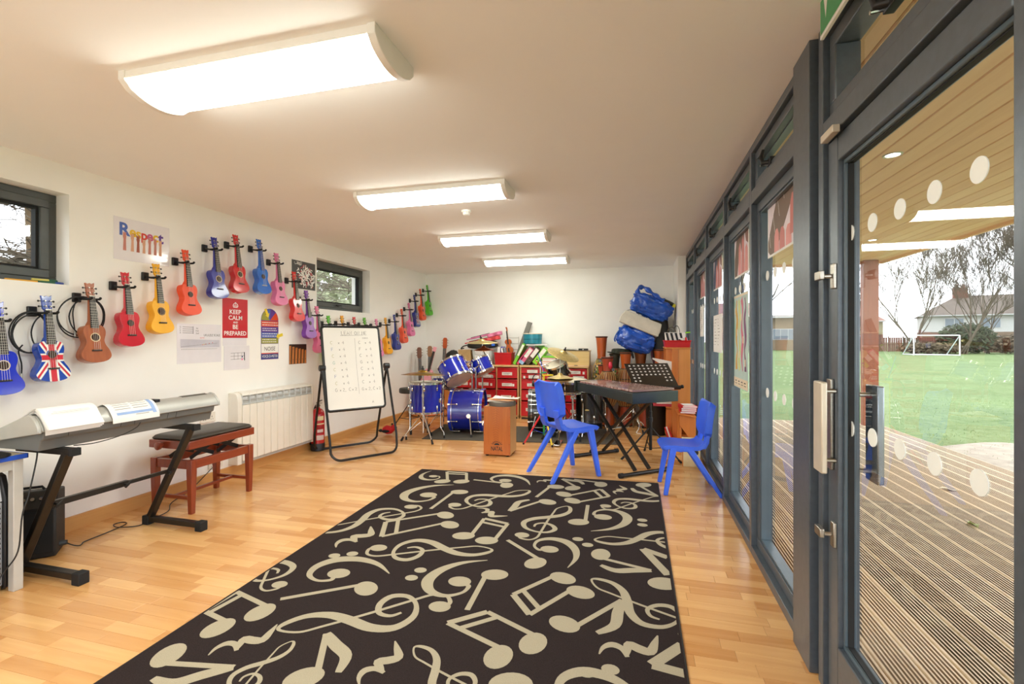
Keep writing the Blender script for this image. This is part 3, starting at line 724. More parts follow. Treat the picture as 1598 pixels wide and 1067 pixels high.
for k in range(N_):
    a = x0 + pw * k
    part('panel', MB().box(a + .003, a + pw - .003, -.114, -.09, .03, .565), RADW, t, .005)
    g = MB()
    g.box(a, a + .006, -.112, -.06, .57, .655); g.box(a, a + pw, -.112, -.106, .61, .615); g.box(a, a + pw, -.112, -.09, .57, .576)
    g.box(a + .02, a + pw - .02, -.10, -.07, .618, .64)
    part('vent_grille', g, mat('vent_grey_white', '#d5d9da', .35), t)
    part('top_cover', MB().prism([(-.113, .655), (-.105, .675), (-.07, .688), (-.012, .688), (-.012, .672), (-.1, .655)], a + .002, a + pw - .002, 'x'), RADW, t)
# ------------------------------------------------------------------ fire extinguisher
FRED = mat('extinguisher_red', '#c01d22', .22, coat=.5, var=.04)
t = thing('fire_extinguisher', 'red fire extinguisher with black base standing between radiator and whiteboard', 'extinguisher', (-3.645, 4.80, 0))
part('base', MB().lathe([(.074, 0), (.08, .006), (.08, .085), (.077, .09)], 28), BLACK, t)
part('cylinder', MB().lathe([(.076, .085), (.076, .42), (.07, .455), (.05, .482), (.025, .495), (.022, .51)], 28), FRED, t)
part('valve', MB().lathe([(.02, .505), (.024, .52), (.018, .545), (.014, .56)], 14).cyl((0, 0, .535), (.045, -.03, .535), .011, n=10), CHROME, t)
part('lever', MB().bar((-.02, .01, .56), (.09, -.05, .60), .018, .006).bar((-.02, .01, .552), (.085, -.05, .565), .018, .005), BLACK, t)
part('hose', MB().tube(spline([(-.02, .0, .53), (-.06, .03, .50), (-.09, .03, .42), (-.092, .0, .25), (-.085, -.01, .12)], 6), .010, 8).cyl((-.085, -.01, .14), (-.084, -.012, .06), .014, .017, 10), RUBBER, t)
lb_ = MB()
def curved(mb, a0, a1, z0, z1, r):
    n = 6
    for i in range(n):
        p = [math.radians(a0 + (a1 - a0) * (i + j) / n) for j in (0, 1)]
        mb.add([(r * math.cos(p[0]), r * math.sin(p[0]), z0), (r * math.cos(p[1]), r * math.sin(p[1]), z0), (r * math.cos(p[1]), r * math.sin(p[1]), z1), (r * math.cos(p[0]), r * math.sin(p[0]), z1)], [(0, 1, 2, 3)])
lb_.mi = 0; curved(lb_, -70, 0, .36, .41, .0765); curved(lb_, -66, 8, .31, .325, .0765)
lb_.mi = 1; curved(lb_, -62, 0, .20, .30, .0765); 
lb_.mi = 2; curved(lb_, -58, -5, .22, .255, .077); curved(lb_, -64, 4, .13, .185, .0765)
part('label', lb_, [hexm('cream', '#e8d9ae'), hexm('label_red', '#a3151c'), hexm('label_pale', '#d9c9c4')], t)
# ------------------------------------------------------------------ keyboard on its stand
KSIL = mat('silver_keyboard_plastic', '#b4b3ad', .35, metal=.25, var=.02)
KGRY = mat('grey_keyboard_plastic', '#6c6e6d', .45, var=.03)
t = thing('keyboard', 'silver and grey electric keyboard with its back to the room, sheets draped over it', 'keyboard', (-3.165, 2.265, .728), 90)
sec = [(-.19, .105), (-.188, .125), (-.165, .16), (-.14, .183), (-.112, .19), (-.08, .18), (.02, .125), (.045, .085), (.2, .065), (.205, .045), (.2, .04), (-.16, .10)]
part('top_shell', MB().prism(sec, -.53, .53, 'x'), KSIL, t, .004)
und = [(-.178, .104), (-.168, .062), (-.150, .055), (-.135, 0), (.17, 0), (.2, .042)]
part('lower_body', MB().prism(und, -.515, .515, 'x'), KGRY, t, .004)
chk = [(-.192, .10), (-.190, .127), (-.166, .163), (-.14, .187), (-.112, .194), (-.078, .184), (.21, .075), (.215, .042), (.19, .036)]
for sx in (-1, 1): part('end_cheek', MB().prism(chk, min(sx * .53, sx * .548), max(sx * .53, sx * .548), 'x'), KSIL, t, .004)
for x in (-.40, -.13, -.05, .16, .22): part('panel_seam', MB().prism([(-.1785, .10), (-.1688, .062), (-.16, .062), (-.17, .10)], x - .001, x + .001, 'x'), BLACK, t)
wk = MB(); bk = MB()
for k in range(36):
    x = -.49 + .0272 * k; wk.box(x + .0006, x + .0266, .05, .198, .07, .092)
    if k % 7 not in (2, 6): bk.box(x + .019, x + .033, .05, .135, .09, .104)
part('white_keys', wk, mat('ivory_keys', '#efece4', .25), t); part('black_keys', bk, BLACK, t)
part('music_rest_slot', MB().box(.095, .128, -.15, -.09, .176, .196), BLACK, t, .003)
part('speaker_vent', MB().prism([(-.135, .1865), (-.112, .1935), (-.08, .184), (-.105, .175)], .30, .49, 'x'), mat('vent_dark', '#5b5a52', .6, var=.2, scale=200), t)
def drape(a, b, lift, endlen, n=8):
    """sheets bent over the ridge of the keyboard: profile offset outward"""
    prof = [(-.02, .152 + lift), (-.06, .176 + lift), (-.10, .196 + lift), (-.125, .198 + lift), (-.155, .182 + lift), (-.178, .155 + lift * .8), (-.196 - lift, .122), (-.199 - lift, .122 - endlen)]
    sp = spline(prof, 4); th = .0012
    return MB().prism([(p.x, p.y) for p in sp] + [(p.x, p.y - th) for p in sp[::-1]], a, b, 'x')
t = thing('paper_stack', 'thick stack of white printed sheets draped over the near end of the keyboard', 'papers', (-3.165, 2.265, .728), 90)
for k in range(6): part('sheet', drape(-.522 + .002 * (k % 3), -.262 + .003 * ((k * 2) % 5), .001 + .0045 * k, .034 - .0062 * k), PAPER, t)
mm = MB()
mm.add([(-.50 + .01 * 0, -.2265, .0)], [])
for k, (yy, zz, x0, x1) in enumerate(((-.168, .2006, -.47, -.30), (-.175, .1935, -.48, -.30))): mm.box(x0, x1, yy - .001, yy + .001, zz, zz + .0008)
part('print', mm, mat('faint_print', '#a8a39c', .8), t)
t = thing('paper_sheet', 'printed sheet with a pale blue border folded over the middle of the keyboard', 'sheet', (-3.165, 2.265, .728), 90)
part('sheet', drape(-.195, .085, .001, .03), PAPER, t)
mm = MB(); LB = hexm('pale_blue', '#93aedb')
def onrid(s_):
    sp = spline([(-.10, .1972), (-.125, .1992), (-.155, .1834), (-.178, .157), (-.1985, .123)], 8); i = int(s_ * (len(sp) - 1)); return sp[i]
for i in range(32):
    p, q = onrid(i / 32), onrid((i + 1) / 32)
    if p == q: continue
    n_ = Vector((-(q.y - p.y), q.x - p.x)).normalized() * -.0009
    def strip(x0, x1, mi):
        mm.mi = mi; mm.add([(x0, p.x - .0006 + 0, p.y + .0008), (x1, p.x - .0006, p.y + .0008), (x1, q.x - .0006, q.y + .0008), (x0, q.x - .0006, q.y + .0008)], [(0, 1, 2, 3)])
    strip(.045, .068, 0)
    if 26 <= i < 29: strip(-.165, .05, 0)
    if i % 4 == 1 and i < 24: strip(-.165, -.075, 1); strip(-.06, .03, 1)
    if i == 30: strip(-.06, .02, 1)
part('print', mm, [LB, mat('faint_print', '#a8a39c', .8)], t)
KST = mat('dark_bronze_steel', '#2f2a25', .38, metal=.5, var=.08)
t = thing('keyboard_stand', 'dark steel Z-shaped keyboard stand with feet pointing into the room', 'stand', (0, 0, 0))
for yy in (1.858, 2.585):
    part('foot', MB().box(-3.38, -2.875, yy - .022, yy + .022, .022, .058), KST, t, .004)
    for x in (-3.365, -2.895): part('foot_cap', MB().box(x - .028, x + .028, yy - .027, yy + .027, 0, .064), RUBBER, t, .004)
    part('leg', MB().bar((-3.345, yy, .055), (-2.985, yy, .70), .046, .034, (1, 0, 0)), KST, t, .004)
    part('top_arm', MB().box(-3.36, -2.94, yy - .022, yy + .022, .69, .726), KST, t, .004)
    part('arm_cap', MB().box(-2.95, -2.925, yy - .025, yy + .025, .686, .7275), RUBBER, t, .003)
part('crossbar', MB().box(-3.185, -3.155, 1.858, 2.30, .375, .41), KST, t, .003)
part('crossbar', MB().box(-3.180, -3.160, 2.1, 2.585, .381, .404), KST, t, .002)
for yy in (1.90, 2.27, 2.56):
    part('wing_bolt', MB().cyl((-3.155, yy, .392), (-3.12, yy, .392), .006, n=8).bar((-3.12, yy - .02, .38), (-3.12, yy + .02, .41), .008, .012), BLACKM, t)
CBL = mat('thin_black_cable', '#1b1a19', .5)
def cable(label, pts, r=.0035, name='power_cable', n=6):
    return solid(name, MB().tube(spline(pts, n), r, 6), CBL, label, 'cable')
cable('thin black cable hanging from the keyboard past the table leg', [(-3.12, 1.80, .725), (-3.105, 1.785, .66), (-3.09, 1.745, .50), (-3.085, 1.715, .40), (-3.09, 1.70, .22), (-3.14, 1.67, .12), (-3.15, 1.60, .03), (-3.2, 1.52, .005)])
cable('thin black cable looping across the floor along the skirting under the keyboard', [(-3.447, 2.127, .05), (-3.425, 2.16, .02), (-3.42, 2.19, .006), (-3.44, 2.22, .006), (-3.456, 2.245, .006), (-3.47, 2.40, .006), (-3.50, 2.53, .006), (-3.56, 2.545, .006), (-3.56, 2.49, .010), (-3.47, 2.455, .014), (-3.38, 2.53, .006), (-3.41, 2.65, .006), (-3.45, 2.80, .006), (-3.60, 2.95, .006), (-3.70, 3.2, .02), (-3.735, 3.46, .15)])
cable('short black lead curving under the back of the keyboard', [(-2.968, 2.23, .80), (-2.962, 2.20, .775), (-2.975, 2.12, .742), (-3.0, 2.0, .722), (-3.06, 1.93, .719)], .003)
# ------------------------------------------------------------------ piano stool
RWD = woodmat('red_brown_stool_wood', '#6b2412', '#9a4526', .3, 'z', 3, coat=.3)
RWDY = woodmat('red_brown_stool_wood_rail', '#6b2412', '#9a4526', .3, 'y', 3, coat=.3)
LEATH = mat('dark_brown_leather', '#38322a', .4, bump=.1, bscale=180)
t = thing('piano_stool', 'red brown wooden piano stool with a dark padded seat beside the keyboard', 'stool', (-3.415, 3.085, 0))
for sx in (-1, 1):
    for sy in (-1, 1):
        x, y = sx * .175, sy * .272
        part('leg', MB().loft([[(x - .017, y - .017, 0), (x + .017, y - .017, 0), (x + .017, y + .017, 0), (x - .017, y + .017, 0)],
                               [(x - .024, y - .024, .30), (x + .024, y - .024, .30), (x + .024, y + .024, .30), (x - .024, y + .024, .30)],
                               [(x - .024, y - .024, .405), (x + .024, y - .024, .405), (x + .024, y + .024, .405), (x - .024, y + .024, .405)]]), RWD, t, .003)
for sx in (-1, 1): part('rail', MB().box(sx * .175 - .014, sx * .175 + .014, -.25, .25, .335, .40), RWDY, t, .003)
for sy in (-1, 1):
    part('rail', MB().box(-.155, .155, sy * .272 - .014, sy * .272 + .014, .335, .40), RWD, t, .003)
    part('stretcher', MB().box(-.16, .16, sy * .272 - .010, sy * .272 + .010, .105, .13), RWD, t, .002)
part('stretcher', MB().box(-.012, .012, -.262, .262, .105, .128), RWDY, t, .002)
part('seat_frame', MB().box(-.195, .195, -.31, .31, .487, .548), RWDY, t, .005)
part('seat_pad', MB().loft([[(sx * (.185 - i_), sy * (.298 - i_), z) for sx, sy in ((-1, -1), (1, -1), (1, 1), (-1, 1))] for i_, z in ((0, .548), (0, .562), (.012, .578), (.04, .588), (.1, .592))]), LEATH, t, .012, seg=3)
for sy in (-1, 1):
    kx = part('height_knob', MB().tube([(-.06, sy * .31, .512), (-.06, sy * .328, .512), (-.06, sy * .332, .512), (-.06, sy * .352, .512), (-.06, sy * .358, .512)], [.016, .016, .028, .03, .02], 16), RWD, t)
for yy in (-.12, .12):
    for sx in (-1, 1):
        x = sx * .10; sc_ = MB()
        sc_.bar((x, yy - .10, .40), (x, yy + .10, .487), .006, .03, (0, 0, 1)); sc_.bar((x + .008, yy + .10, .40), (x + .008, yy - .10, .487), .006, .03, (0, 0, 1))
        part('scissor_lift', sc_, BLACKM, t)
# ------------------------------------------------------------------ table, mixer amplifier and small amplifier at the left edge
LGREY = mat('light_grey_steel', '#bdbab2', .4, var=.02)
BLUEE = mat('blue_table_edge', '#1f4fc0', .35)
t = thing('table', 'light table with bright blue edge and grey steel legs at the left edge', 'table', (0, 0, 0))
part('tabletop', MB().box(-3.72, -3.13, .75, 1.755, .69, .712), mat('beige_laminate', '#d5c9ae', .4, var=.02), t)
part('edge_strip', MB().box(-3.13, -3.122, .742, 1.763, .688, .7125).box(-3.72, -3.122, 1.755, 1.763, .688, .7125), BLUEE, t, .002)
for x, y in ((-3.155, 1.727), (-3.155, .80), (-3.68, 1.727), (-3.68, .80)): part('leg', MB().box(x - .021, x + .021, y - .021, y + .021, 0, .688), LGREY, t, .003)
part('frame_rail', MB().box(-3.168, -3.142, .82, 1.706, .635, .688).box(-3.66, -3.176, 1.715, 1.739, .635, .688), LGREY, t)
t = thing('mixer_amplifier', 'tall black framed mixer amplifier with a grey panel of knobs under the table', 'amplifier', (-3.413, 1.413, 0), 90)
part('case', MB().prism([(.22, .0), (-.19, 0), (-.20, .05), (-.17, .60), (.22, .60)], -.29, .29, 'x'), BLACK, t, .01)
for sx in (-1, 1): part('side_rail', MB().prism([(-.19, 0), (-.225, .02), (-.225, .49), (-.19, .60), (-.12, .625), (-.1, .60), (-.17, .55), (-.195, .46), (-.195, .05)], min(sx * .286, sx * .314), max(sx * .286, sx * .314), 'x'), BLACK, t, .006)
part('control_panel', MB().box(-.286, .286, -.204, -.19, .03, .46), mat('grey_mixer_panel', '#a9adb3', .4), t)
part('top_panel', MB().prism([(-.206, .47), (-.186, .56), (-.176, .555), (-.196, .465)], -.286, .286, 'x'), mat('pale_mixer_panel', '#c3c9cf', .35), t)
kn = MB()
for i in range(14):
    for j in range(16):
        x, z = -.260 + .0405 * i, .05 + .026 * j
        kn.tube([(x, -.204, z), (x, -.222, z - .003)], [.0085, .006], 8)
tag(part('knobs', kn, BLACK, t), kind='stuff')
t = thing('speaker_stand_base', 'black object lying on the corner of the blue edged table', 'device', (-3.2, 1.62, .7125), 70)
part('base', MB().lathe([(.10, 0), (.10, .008), (.07, .02), (.03, .03)], 24), BLACK, t)
part('stem', MB().tube(spline([(0, 0, .02), (-.02, .0, .06), (-.08, .02, .10), (-.15, .03, .11)], 5), .012, 10), BLACK, t)
t = thing('guitar_amplifier', 'small black combo amplifier with a knob panel on the floor behind the table leg', 'amplifier', (-3.575, 2.03, 0), 47)
part('cabinet', MB().prism([(-.105, .0), (.10, 0), (.10, .375), (-.045, .395), (-.105, .31)], -.135, .135, 'x'), mat('black_amp_vinyl', '#222120', .6, bump=.15, bscale=300), t, .01)
part('grille', MB().box(-.125, .125, -.112, -.10, .03, .285), mat('amp_grille_cloth', '#171716', .8, bump=.2, bscale=500), t, .004)
part('control_panel', MB().prism([(-.1115, .306), (-.108, .306), (-.054, .388), (-.0575, .391)], -.125, .125, 'x'), mat('amp_panel', '#3b3936', .35), t)
for k in range(5):
    x = -.085 + .038 * k
    part('knob', MB().tube([(x, -.083, .35), (x, -.099, .36)], [.012, .010], 10), CHROME, t)
part('handle', MB().tube([(-.06, 0, .39), (-.05, 0, .408), (.05, 0, .408), (.06, 0, .39)], .008, 8), RUBBER, t)
part('plug', MB().cyl((.135, -.03, .05), (.17, -.03, .05), .018, .014, 12), mat('plug_grey', '#2d3438', .4), t)
# ------------------------------------------------------------------ whiteboard easel
t = thing('whiteboard', 'mobile whiteboard on a black tubular stand with handwritten chords', 'whiteboard', (-3.15, 4.82, 0), 53.7)
def uframe(sy, hw):
    pts = [(-hw, 0, .99)] + [(-hw, sy * .27, .21)] + [Vector((-hw + .10 - .10 * math.cos(a), sy * (.335 - .07 * (1 - math.sin(a)) * .9), .118 - .10 * math.sin(a))) for a in [PI / 2 * k / 6 for k in range(1, 7)]]
    pts += [Vector((-p[0], p[1], p[2])) for p in [Vector(q) for q in pts][::-1]]
    return MB().tube(pts, .0135, 10)
part('front_frame', uframe(-1, .38), BLACKM, t); part('rear_frame', uframe(1, .38), BLACKM, t)
for sx in (-1, 1):
    part('pivot_clamp', MB().cyl((sx * .345, 0, .99), (sx * .41, 0, .99), .034, n=18).box(sx * .372 - .02, sx * .372 + .02, -.025, .025, .93, .99), BLACK, t, .004)
bd = part('board', MB().box(-.325, .325, -.008, .008, -.47, .47), mat('whiteboard_enamel', '#e9e7e0', .16, var=.012, scale=3, coat=.3), t, loc=(-.022, 0, .985), rot=(-13, 0, 0))
rr = []
for cx, cz, a0 in ((.30, .445, 0), (-.30, .445, 90), (-.30, -.445, 180), (.30, -.445, 270)): rr += [(p[0], 0, p[1]) for p in arcpts((cx, cz), .035, a0, a0 + 90, 5)]
part('board_frame', MB().tube(rr, .0155, 8, closed=True), BLACKM, t, loc=(-.022, 0, .985), rot=(-13, 0, 0))
GL = {'C': [[(.9, .85), (.5, 1), (.1, .7), (.05, .3), (.4, 0), (.85, .12)]], 'F': [[(.1, 0), (.12, 1), (.9, .95)], [(.12, .5), (.7, .55)]], 'G': [[(.9, .85), (.5, 1), (.1, .65), (.1, .25), (.5, 0), (.9, .2), (.9, .5), (.55, .48)]],
      'x': [[(.15, .1), (.8, .65)], [(.15, .65), (.75, .1)]], '4': [[(.7, 0), (.7, 1), (.1, .4), (.95, .4)]], '2': [[(.1, .75), (.45, 1), (.85, .75), (.1, 0), (.95, .03)]], ',': [[(.2, .1), (.1, -.15)]],
      'L': [[(.1, 1), (.1, 0), (.85, 0)]], 'E': [[(.85, 1), (.1, 1), (.1, 0), (.85, 0)], [(.1, .5), (.7, .5)]], 'A': [[(.05, 0), (.45, 1), (.85, 0)], [(.2, .4), (.7, .4)]], 'N': [[(.1, 0), (.1, 1), (.85, 0), (.85, 1)]],
      'O': [[(.5, 1), (.1, .7), (.1, .25), (.5, 0), (.9, .3), (.9, .7), (.5, 1)]], 'M': [[(.05, 0), (.15, 1), (.5, .3), (.85, 1), (.95, 0)]], 'H': [[(.1, 0), (.1, 1)], [(.85, 0), (.85, 1)], [(.1, .5), (.85, .5)]],
      'R': [[(.1, 0), (.1, 1), (.7, .9), (.7, .55), (.1, .5), (.8, 0)]], 'U': [[(.1, 1), (.1, .2), (.5, 0), (.85, .2), (.85, 1)]], 'S': [[(.85, .9), (.4, 1), (.1, .75), (.8, .3), (.5, 0), (.1, .1)]], ' ': []}
mm = MB()
def hand(s_, x, z, h, sp=.85, wd=.0035):
    for ch in s_:
        for stf in GL[ch]: mm.rib([(x + p[0] * h * .7, z + p[1] * h) for p in stf], wd, -.0088)
        x += h * sp if ch != ' ' else h * .55
hand('LEAN ON ME', -.12, .385, .042, .78, .004); mm.rib([(-.13, .375), (.14, .383)], .003, -.0088)
hand('CHORUS', .125, .338, .016, .75, .0018)
mm.rib([(.035, .345), (.03, .0), (.036, -.31)], .0022, -.0088)
for k, ch in enumerate('CFCGCFC'):
    z = .275 - .078 * k; dx = .004 * k
    mm.mi = {'C': 1, 'F': 2, 'G': 3}[ch] if k in (0, 1, 2, 3, 4, 5, 6) else 0
    hand(ch, -.25 + dx, z, .036); mm.mi = 0; hand('x', -.165 + dx, z, .03); hand('4', -.12 + dx, z, .036)
    hand(ch, .075 + dx * .3, z + .002, .036); hand('x', .15 + dx * .5, z, .03); hand('4', .20 + dx * .5, z, .036)
hand('G', -.235, -.27, .038); hand('x', -.185, -.27, .03); hand('2,', -.15, -.27, .036); hand('C', -.08, -.268, .036); hand('x', -.045, -.268, .028); hand('2', -.01, -.268, .034)
hand('G', .07, -.275, .036); hand('x', .11, -.275, .03); hand('2,', .15, -.275, .036); hand('C', .205, -.275, .036); hand('x', .245, -.275, .028); hand('2', .275, -.275, .034)
hand('A', .18, -.425, .03)
part('handwriting', mm, [mat('dry_marker_grey', '#6d6b66', .7), mat('dry_marker_yellow', '#a9a263', .7), mat('dry_marker_blue', '#4e6aa0', .7), mat('dry_marker_teal', '#4f9a93', .7)], t, loc=(-.022, 0, .985), rot=(-13, 0, 0))
# ------------------------------------------------------------------ small red soft toy on the floor
FUZZ = mat('red_plush', '#c4161c', .75, bump=.3, bscale=120)
t = thing('soft_toy', 'small red soft toy bird with dark wings on the floor behind the whiteboard', 'toy', (-3.30, 5.83, 0), 20)
part('body', MB().tube([(-.085, 0, .05), (-.06, 0, .06), (-.02, 0, .068), (.03, 0, .066), (.06, 0, .085), (.072, 0, .115), (.07, 0, .135)], [.01, .042, .062, .055, .038, .032, .012], 14), FUZZ, t)
for sy in (-1, 1): part('wing', MB().ball((-.03, sy * .055, .055), (.055, .012, .022), 10, 6), RUBBER, t)
part('tail', MB().ball((-.105, 0, .055), (.03, .02, .022), 8, 6), RUBBER, t)
part('beak', MB().tube([(.09, 0, .105), (.118, 0, .09)], [.018, .004], 8), RUBBER, t)
part('crest', MB().ball((.05, 0, .14), (.012, .012, .018), 8, 6), RUBBER, t)

# ------------------------------------------------------------------ rug with notes
RUGB = mat('dark_brown_rug_pile', '#332a29', .95, var=.16, scale=260, bump=.5, bscale=420, spec=.1)
RUGN = mat('beige_rug_pile', '#b5aa92', .95, var=.05, scale=260, bump=.5, bscale=420, spec=.1)
t = thing('rug', 'large dark brown rug with beige music notes in the middle of the floor', 'rug')
Q_ = [(-1.975, .80), (.192, .84), (.187, 4.462), (-2.082, 4.338)]
part('pile', MB().prism(Q_, .001, .011, 'z'), RUGB, t, .003)
part('bound_edge', MB().tube([(p[0], p[1], .006) for p in Q_], .0062, 6, closed=True), mat('rug_binding', '#2a251f', .9), t)
MOTIFS = [('B',((-1.72,4.01),(-1.55,4.05),(-1.8,4.31),(-1.6,4.32)),0),('B',((-0.59,3.94),(-0.5,3.8),(-0.3,4.15),(-0.22,3.98)),0),('B',((-1.37,3.25),(-1.27,3.09),(-1.73,3.02),(-1.63,2.79)),0),('B',((-1.11,2.94),(-0.94,2.91),(-1.07,3.26),(-0.88,3.21)),0),('B',((-0.39,2.56),(-0.28,2.44),(-0.61,2.33),(-0.49,2.18)),0),('B',((-0.55,1.86),(-0.43,1.98),(-0.84,2.02),(-0.69,2.15)),0),('B',((-1.74,1.87),(-1.83,1.72),(-2.0,1.99),(-2.01,1.81)),0),('S',((0.06,1.97),(0.19,2.13)),0),('S',((0.06,1.97),(0.19,1.95)),0),('S',((0.04,3.04),(0.17,2.74)),0),('S',((0.04,3.04),(0.18,2.96)),0),('D',((0.14,2.64),),0),('C',((-0.4,3.37),(-0.37,3.73)),0),('C',((-1.46,3.77),(-1.53,3.34)),0),('C',((-0.57,2.69),(-0.81,2.95)),0),('C',((-0.76,2.5),(-0.79,2.14)),0),('C',((-1.37,2.19),(-1.73,1.99)),0),('C',((-1.12,4.05),(-1.46,4.13)),0),('C',((-0.69,4.12),(-0.8,3.81)),0),('C',((-0.31,4.29),(-0.56,4.38)),0),('Q',((-0.69,3.72),(-0.93,3.45),(-0.84,3.73)),0),('Q',((-0.54,4.12),(-0.67,4.36),(-0.46,4.25)),0),('Q',((-0.32,2.15),(-0.07,2.42),(-0.17,2.12)),0),('Q',((-0.21,2.9),(0.08,2.77),(-0.2,2.76)),0),('Q',((-1.24,1.55),(-1.33,1.81),(-1.13,1.61)),0),('Q',((-1.87,1.52),(-1.55,1.53),(-1.8,1.4)),0),('Q',((0.06,4.37),(0.17,4.09),(-0.04,4.25)),0),('T',((-1.39,3.46),(-0.89,3.94)),0),('T',((-0.74,3.04),(-0.51,3.65)),0),('T',((-0.24,3.74),(0.23,4.07)),0),('T',((-1.57,2.63),(-0.87,2.77)),0),('T',((-0.92,2.14),(-1.56,1.8)),0),('T',((0.23,2.2),(-0.22,2.59)),0),('T',((-0.56,1.58),(-0.9,1.83)),0),('T',((0.39,3.28),(-0.25,3.09)),1),('T',((-1.47,1.38),(-1.43,1.72)),0),('T',((-1.69,3.35),(-2.04,2.75)),1),('T',((-1.83,2.1),(-2.25,2.46)),1),('F',((-1.6,2.28),(-1.33,2.36)),0),('F',((-0.91,2.38),(-0.85,2.65)),0),('F',((-0.53,2.88),(-0.38,2.68)),0),('F',((-0.25,3.51),(-0.3,3.23)),0),('F',((-1.17,4.17),(-0.92,4.11)),0),('F',((-1.86,4.14),(-1.96,4.3)),0),('F',((-1.67,3.63),(-1.58,3.94)),0),('F',((-0.16,1.72),(0.06,1.7)),0),('O',((-1.76,2.47),),0),('O',((-1.67,2.52),),0),('O',((-1.18,2.44),),0),('O',((-1.19,2.35),),0),('O',((-0.37,3.08),),0),('O',((-0.3,3.01),),0),('O',((0.04,3.52),),0),('O',((0.04,3.43),),0),('O',((-0.19,1.86),),0),('O',((-0.1,1.9),),0),('D',((-0.46,1.72),),0),('R',((-1.82,2.57),(-1.79,2.92)),0),('R',((-1.19,3.44),(-0.92,3.35)),0),('R',((-0.87,4.19),(-0.77,4.39)),0),('R',((-0.16,4.05),(-0.15,4.3)),0),('R',((-1.01,1.57),(-1.01,1.84)),0),('R',((-0.15,1.98),(0.09,2.17)),0),('R',((-1.71,1.56),(-1.59,1.81)),0)]
GC = [(-.06, .30, .02), (-.07, .37, .03), (-.01, .43, .035), (.09, .41, .045), (.15, .33, .05), (.11, .235, .04), (0, .2, .03), (-.13, .24, .045), (-.2, .36, .06), (-.15, .49, .072), (-.03, .60, .075), (.07, .71, .066), (.11, .84, .05), (.075, .96, .04), (.02, .99, .02), (-.045, .88, .02), (-.035, .75, .022), (0, .5, .025), (.05, .22, .025), (.07, .08, .025), (.03, .0, .025), (-.05, -.01, .03), (-.09, .02, .03)]
FC = [(-.05, .03, .05), (-.10, .05, .05), (-.09, .17, .04), (.03, .27, .06), (.2, .24, .10), (.31, .08, .13), (.29, -.14, .11), (.16, -.34, .065), (-.05, -.48, .012)]
RC = [(-.16, 1.0, .02), (-.02, .86, .10), (.12, .70, .15), (.02, .58, .17), (-.10, .50, .14), (.02, .40, .10), (.12, .33, .05)]
RH = [(.13, .34, .06), (-.04, .36, .10), (-.16, .27, .12), (-.14, .12, .07), (-.03, 0.0, .02)]
def sim(P1, P2, t1, t2, mir):
    a, b = complex(*P1), complex(*P2); u, v = complex(*t1), complex(*t2)
    if mir: u, v = u.conjugate(), v.conjugate(); 
    s_ = (b - a) / (v - u)
    def f(x, y):
        z = complex(x, y); z = z.conjugate() if mir else z
        r = a + s_ * (z - u); return (r.real, r.imag)
    return f, abs(s_)
RZ = .0114
